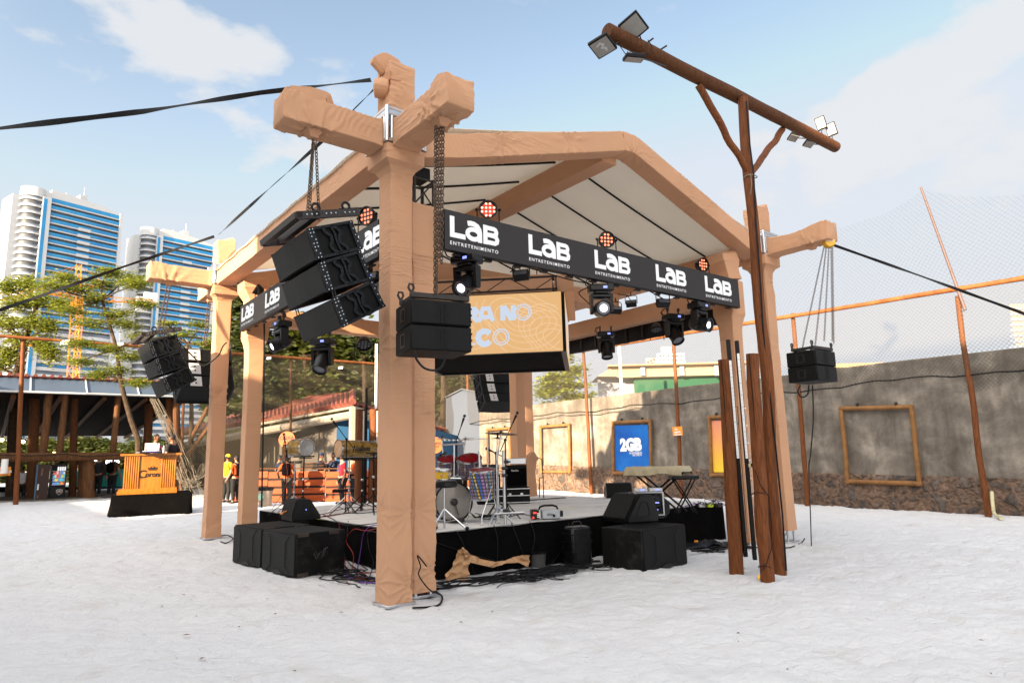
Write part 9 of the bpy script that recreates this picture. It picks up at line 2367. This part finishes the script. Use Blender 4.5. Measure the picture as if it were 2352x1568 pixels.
def person(label,foot,face,H=1.72,skin='skin_b',top=(.1,.1,.1),bottom=(.02,.02,.025),pose='stand',arms=((.1,-.05,-.55),(.1,-.05,-.55)),female=False,hat=None,head_turn=0,sleeves='short',extras=(),group=None,hair='hair',shoes=(.02,.02,.02),walk=.0,topmat=None,fingers=True):
 """foot: ground point between the feet, face: azimuth the chest faces; arms: hand offset from shoulder (out, forward, up) in units of height for left, right"""
 m=TR(foot,face);t=thing('person',label,'person',mat=m,group=group)
 h=H*(1.06 if H<1.7 else 1.03);J=[];E=[]
 def add(p,r,par=None):
  J.append((m @ Vector(p),r));i=len(J)-1
  if par is not None:E.append((par,i))
  return i
 # x forward, y left, z up
 sw=.105*h if not female else .095*h;hw=.052*h
 pel=add((0,0,.52*h),(.082*h,.062*h));bel=add((.005*h,0,.60*h),(.072*h,.052*h),pel);che=add((0,0,.70*h),(.088*h,.060*h),bel);nb=add((-.005*h,0,.80*h),(.055*h,.045*h),che)
 nk=add((.0,0,.845*h),.030*h,nb);hd0=add((.008*h,0,.885*h),.040*h,nk)
 arm_idx=[]
 for s,(o,f,u) in zip((1,-1),arms):
  sh=add((-.005*h,s*sw,.79*h),.036*h,nb)
  S=Vector((-.005*h,s*sw,.79*h));Hn=S+Vector((f*h,s*o*h,u*h));d=Hn-S;L1,L2=.172*h,.152*h;D_=min(d.length,(L1+L2)*.985)
  d=d.normalized()*D_;Hn=S+d;a=(L1*L1-L2*L2+D_*D_)/(2*D_);hgt=math.sqrt(max(0,L1*L1-a*a));bend=Vector((-.8,s*.45,-.35));bend=(bend-d.normalized()*bend.dot(d.normalized())).normalized()
  El=S+d.normalized()*a+bend*hgt
  e=add(El,.024*h,sh);mid=add(El.lerp(Hn,.45),.022*h,e);w=add(Hn,(.017*h,.013*h),mid)
  pd=(Hn-El).normalized();side=pd.cross(Vector((1,0,0))) if abs(pd.x)<.9 else Vector((0,1,0));side.normalize();nrm=pd.cross(side)
  pm=add(Hn+pd*.035*h,(.020*h,.011*h),w)
  arm_idx.append((S,El,Hn))
  if fingers:
   for k in range(4):
    o_=side*((k-1.5)*.0095*h);ln=(.040,.046,.044,.034)[k]*h
    f1=add(Hn+pd*(.052*h)+o_,.0058*h,pm);f2=add(Hn+pd*(.052*h+ln*.5)+o_+nrm*.006*h,.0052*h,f1);add(Hn+pd*(.052*h+ln*.9)+o_+nrm*.016*h,.0042*h,f2)
   th=add(Hn+pd*.02*h+side*.022*h,.007*h,w);add(Hn+pd*.045*h+side*.032*h+nrm*.006*h,.0055*h,th)
 legs=[]
 for s in (1,-1):
  hx=walk*s;hp=add((0,s*hw,.475*h),.062*h,pel);kn=add((.02*h+hx*.5*h,s*hw*1.05,.275*h),.041*h,hp);cf=add((.0+hx*.8*h,s*hw*1.05,.19*h),.036*h,kn);an=add((-.01*h+hx*h,s*hw*1.1,.05*h),.024*h,cf);add((.035*h+hx*h,s*hw*1.25,.022*h),(.024*h,.018*h),an);add((.085*h+hx*h,s*hw*1.4,.018*h),(.02*h,.013*h),len(J)-1)
  legs.append((hp,kn,cf,an))
 body=skin_mesh('body',J,E,M[skin],t)
 # head: shaped ovoid with nose, brow, chin, ears
 hm=m @ Matrix.Translation((.012*h,0,.93*h)) @ Matrix.Rotation(head_turn,4,'Z');V=[];F=[];n,k=24,18;R=.066*h
 for i in range(k+1):
  th=PI*i/k
  for j in range(n):
   an=2*PI*j/n;x,y,z=math.sin(th)*math.cos(an),math.sin(th)*math.sin(an),math.cos(th)
   px,py,pz=x*.72*R*1.1,y*.58*R*1.1,z*R
   if z<0:q=1+z*.30;py *= q;px=px*(1+z*.18)+(.0)
   fr=max(0,x)
   if abs(y)<.22 and-.32<z<.12:px+=R*.20*(1-abs(y)/.22)*(.12-z)/.44*(1 if z>-.25 else .4)
   if .12<z<.3 and x>.6:px+=R*.04
   if-.62<z<-.45 and x>.5:px+=R*.05*(1-abs(y)*2) if abs(y)<.5 else 0
   if z<-.75 and x>0:px+=R*.10
   if .0<z<.14 and .22<abs(y)<.5 and x>.5:px -= R*.05
   V.append(hm @ Vector((px,py,pz)))
 for i in range(k):
  for j in range(n):F.append((i*n+j,(i+1)*n+j,(i+1)*n+(j+1) % n,i*n+(j+1) % n))
 mb=MB();mb.add(V,F)
 for s in (-1,1):mb.sph(hm @ Vector((-.005*h,s*.66*R,-.02*R)),R*.2,8,6,(.7,.35,1.1),hm.to_3x3())
 # join the head onto the body mesh so that the body stays one surface object
 inv=WM[t.name].inverted();bm=bmesh.new();bm.from_mesh(body.data);vs_=[bm.verts.new(inv @ Vector(v)) for v in mb.v]
 for f in mb.f:
  try:bm.faces.new([vs_[q] for q in dict.fromkeys(f)])
  except ValueError:pass
 bmesh.ops.recalc_face_normals(bm,faces=bm.faces);bm.to_mesh(body.data);bm.free();body.data.shade_smooth()
 for nm,mt,dat in (('eye',M['signblack'],[(.60*R,s*.26*R,.05*R,.075) for s in (-1,1)]),('eyebrow',M[hair],[(.67*R,s*.27*R,.21*R,.06) for s in (-1,1)]),('mouth',M['lip'],[(.70*R,0,-.53*R,.07)])):
  mb=MB()
  for (x,y,z,r) in dat:mb.sph(hm @ Vector((x,y,z)),R*r,8,6,(.6,2.2 if nm != 'eye' else 1.2,.6),hm.to_3x3())
  mb.build(nm,mt,t)
 # hair
 mb=MB();V=[];F=[]
 for i in range(10):
  th=PI*.62*i/9
  for j in range(n):
   an=2*PI*j/n;x,y,z=math.sin(th)*math.cos(an),math.sin(th)*math.sin(an),math.cos(th)
   lim=z if x<.25 else max(z,.45+.1*x);zz=max(z,lim) if x>.25 else z
   V.append(hm @ Vector((x*.80*R*1.08-.02*R if x<.25 else x*.74*R*1.08,y*.63*R*1.1,zz*R*1.07+.02*R)))
 for i in range(9):
  for j in range(n):F.append((i*n+j,(i+1)*n+j,(i+1)*n+(j+1) % n,i*n+(j+1) % n))
 mb.add(V,F)
 if female:mb.sph(hm @ Vector((-.62*R,0,-.25*R)),R*.5,10,8,(.8,1,1.5),hm.to_3x3())
 mb.build('hair',M[hair],t)
 if hat is not None:
  hmт=mat('cap cloth',hat,.8,0,.05,9);mb=MB();mb.lathe([(R*.80,.12*R),(R*.80,.55*R),(R*.6,.98*R),(0,1.14*R)],20,hm);mb.prism([hm @ Vector(q) for q in ((.6*R,-.55*R,.22*R),(1.35*R,-.38*R,.14*R),(1.5*R,0,.13*R),(1.35*R,.38*R,.14*R),(.6*R,.55*R,.22*R))],(0,0,.05*R));mb.build('cap',hmт,t)
 # clothes: shells around the same joints
 g=.012*h*.6;tm=topmat or mat('shirt cloth',top,.85,0,.1,6,.2,30);bmz=mat('trouser cloth',bottom,.85,0,.12,6,.2,30)
 P=lambda*q:m @ Vector(q)
 J2=[(P(0,0,.50*h),(.092*h,.072*h)),(P(.005*h,0,.60*h),(.083*h,.062*h)),(P(0,0,.70*h),(.098*h,.070*h)),(P(-.005*h,0,.80*h),(.062*h,.052*h))];E2=[(0,1),(1,2),(2,3)]
 for s,(S,El,Hn) in zip((1,-1),arm_idx):
  b0=len(J2);J2.append((m @ S,.043*h));E2.append((3,b0))
  e=S.lerp(El,.72 if sleeves=='short' else 1.0);J2.append((m @ e,.034*h if sleeves=='short' else .031*h));E2.append((b0,b0+1))
  if sleeves=='long':J2.append((m @ El.lerp(Hn,.93),.024*h));E2.append((b0+1,b0+2))
 skin_mesh('shirt',J2,E2,tm,t)
 J3=[(J[0][0],(.090*h,.069*h))];E3=[]
 for (hp,kn,cf,an) in legs:
  b0=len(J3);J3+=[(J[hp][0],.069*h),(J[kn][0],.048*h),(J[cf][0],.042*h),(J[an][0],.034*h)];E3+=[(0,b0),(b0,b0+1),(b0+1,b0+2),(b0+2,b0+3)]
 skin_mesh('trousers',J3,E3,bmz,t)
 for (hp,kn,cf,an) in legs:
  mb=MB();a=J[an][0];f=m.to_3x3() @ Vector((1,0,0));c=a+f*.045*h;c.z=foot[2]+.026*h;mb.box(c,(.155*h,.058*h,.046*h),m.to_3x3(),.012*h);mb.build('shoe',mat('shoe',shoes,.6,0,.1,9) if not bpy.data.materials.get('shoe%s' % (shoes,)) else None,t)
 for ex in extras:
  if ex=='backpack':
   mb=MB();mb.box(P(-.125*h,0,.70*h),(.09*h,.17*h,.25*h),m.to_3x3(),.03*h);mb.build('backpack',M['blackcloth'],t)
   mb=MB()
   for s in (-1,1):mb.tube([P(-.09*h,s*.06*h,.81*h),P(.0,s*.065*h,.855*h),P(.08*h,s*.062*h,.78*h),P(.098*h,s*.06*h,.68*h),P(.02*h,s*.09*h,.60*h)],.011*h,6)
   mb.build('strap',M['blackcloth'],t)
  if ex=='beltbag':
   mb=MB();mb.box(P(.10*h,0,.56*h),(.05*h,.15*h,.08*h),m.to_3x3(),.015*h);mb.lathe([(.105*h,.575*h),(.108*h,.575*h),(.108*h,.595*h),(.105*h,.595*h)],20,m @ Matrix.Scale(.85,4,Vector((1,0,0))));mb.build('belt_bag',M['blackcloth'],t)
  if ex=='beard':
   mb=MB();mb.sph(hm @ Vector((.34*R,0,-.62*R)),R*.42,12,8,(1,1.1,.75),hm.to_3x3());mb.build('beard',M['hair'],t)
  if ex=='glasses':
   mb=MB()
   for s in (-1,1):mb.tube([hm @ Vector((.72*R,s*.27*R+.16*R*math.cos(2*PI*q/10),.05*R+.13*R*math.sin(2*PI*q/10))) for q in range(11)],.002*h,4)
   mb.build('glasses',M['black'],t)
  if ex=='badge':mb=MB();mb.box(P(.115*h,.04*h,.72*h),(.006*h,.03*h,.015*h),m.to_3x3());mb.build('badge',M['signwhite'],t)
  if ex=='logo':mb=MB();mb.sph(P(.11*h,-.03*h,.70*h),.022*h,10,6,(.3,1,1),m.to_3x3());mb.build('print',M['signwhite'],t)
 return t
M['lip']=mat('lip',(.24,.08,.06),.5,0,0)
_mat0=mat
_cache={}
def mat(name,col,*a,**k):                       # share identical plain materials from here on
 key=(name,tuple(col),a,tuple(sorted((q,str(w)) for q,w in k.items())))
 if key not in _cache:_cache[key]=_mat0(name,col,*a,**k)
 return _cache[key]
def shoe_fix():pass
def az(dx):return YAW+math.radians(dx)            # 0 = facing away, 180 = facing the viewer, +90 = facing left in the picture
floral=None
def floral_mat():
 m=_mat0('flowered shirt',(.5,.05,.08),.8,0,0);nt=m.node_tree;N=nt.nodes;L=nt.links;b=N['Principled BSDF'];tc=N.new('ShaderNodeTexCoord');v=N.new('ShaderNodeTexVoronoi');v.inputs['Scale'].default_value=22;L.new(tc.outputs['Object'],v.inputs['Vector']);s=N.new('ShaderNodeSeparateColor');L.new(v.outputs['Color'],s.inputs[0]);cr=N.new('ShaderNodeValToRGB');cr.color_ramp.interpolation='CONSTANT';e=cr.color_ramp.elements;e[0].color=(.5,.03,.06,1);e[1].position=.3;e[1].color=(.03,.2,.1,1)
 for p,c in ((.5,(.5,.1,.3)),(.65,(.05,.1,.3)),(.8,(.7,.6,.5))):q=e.new(p);q.color=(*c,1)
 L.new(s.outputs[0],cr.inputs[0]);L.new(cr.outputs[0],b.inputs['Base Color']);return m
def people():
 Zd=DJZ
 def at_px(x,d,z=None):p=DP(x,1100,d);return Vector((p.x,p.y,gh(p.x,p.y) if z is None else z))
 person('man in a flowered shirt behind the laptop, looking towards the other man',at_px(352,DJD+1.15,Zd),az(-100),1.72,'skin_b',topmat=floral_mat(),arms=((.08,.2,-.2),(.05,.22,-.18)),head_turn=.15)
 person('bearded man in a black t-shirt facing the one at the laptop',at_px(391,DJD+1.3,Zd),az(75),1.70,'skin_b',(.012,.012,.015),arms=((.06,.05,-.3),(.06,.05,-.3)),extras=('beard',))
 # by the hut
 person('woman in orange t-shirt and glasses standing between the two sunlit columns',at_px(542,24.6),az(60),1.62,'skin_a',(.5,.07,.008),(.012,.012,.012),female=True,arms=((.05,.1,-.28),(.06,.06,-.28)),extras=('beltbag','glasses','backpack'))
 person('man in a yellow shirt and yellow cap half hidden by the sunlit tower',at_px(521,25.2),az(-20),1.66,'skin_b',(.45,.30,.01),(.015,.015,.015),hat=(.7,.5,.02),arms=((.05,.02,-.3),(.05,.08,-.28)),extras=('logo',))
 person('person in orange t-shirt and backpack at the plank bar with back turned',at_px(659,24.0),az(10),1.62,'skin_c',(.5,.07,.008),(.03,.03,.025),arms=((.09,.1,-.22),(.06,.08,-.26)),extras=('backpack',),female=True)
 person('man in a navy cap and polo raising a hand behind the plank bar',at_px(736,26.0),az(-95),1.68,'skin_b',(.012,.02,.05),(.02,.02,.03),hat=(.01,.015,.05),arms=((.05,.2,-.12),(.02,.22,.0)),extras=('badge',))
 person('man in a navy polo behind the plank bar, face behind the long drum',at_px(765,26.0),az(170),1.68,'skin_b',(.012,.02,.05),(.02,.02,.03),arms=((.06,.08,-.26),(.06,.08,-.26)),extras=('badge',))
 person('person in a navy shirt leaning an arm on the plank bar behind the orange t-shirt',at_px(640,26.1),az(-60),1.62,'skin_b',(.012,.018,.04),(.02,.02,.03),arms=((.14,.1,-.2),(.06,.1,-.24)))
 person('woman in a dark red shirt and black trousers in front of the plank bar',at_px(786,23.9),az(120),1.64,'skin_a',(.40,.012,.03),(.012,.012,.012),female=True,arms=((.04,.03,-.31),(.04,.05,-.31)))
 person('woman in an orange t-shirt with folded arms at the far end of the plank bar',at_px(814,24.1),az(80),1.60,'skin_b',(.5,.07,.008),(.015,.015,.015),female=True,arms=((-.04,.14,-.16),(-.04,.13,-.14)),extras=('beltbag',))
 # in the restaurant
 person('man in a black shirt seen from behind in the restaurant next to the post',at_px(224,29.5),az(8),1.74,'skin_b',(.012,.014,.018),(.012,.012,.014),arms=((.07,.0,-.31),(.07,.04,-.3)),sleeves='long')
 person('man with a dark backpack over a brown shirt beside the wooden counter',at_px(257,30.0),az(5),1.72,'skin_b',(.09,.035,.012),(.012,.012,.014),arms=((.07,.05,-.3),(.07,.05,-.3)),extras=('backpack',))
 person('person in a white t-shirt sitting low behind the leaning log post',at_px(51,30.5,gh(-3,28)-.35),az(30),1.62,'skin_c',(.6,.6,.66),(.02,.02,.02),arms=((.09,.06,-.27),(.09,.06,-.27)))
_m_old=person.__globals__
people()
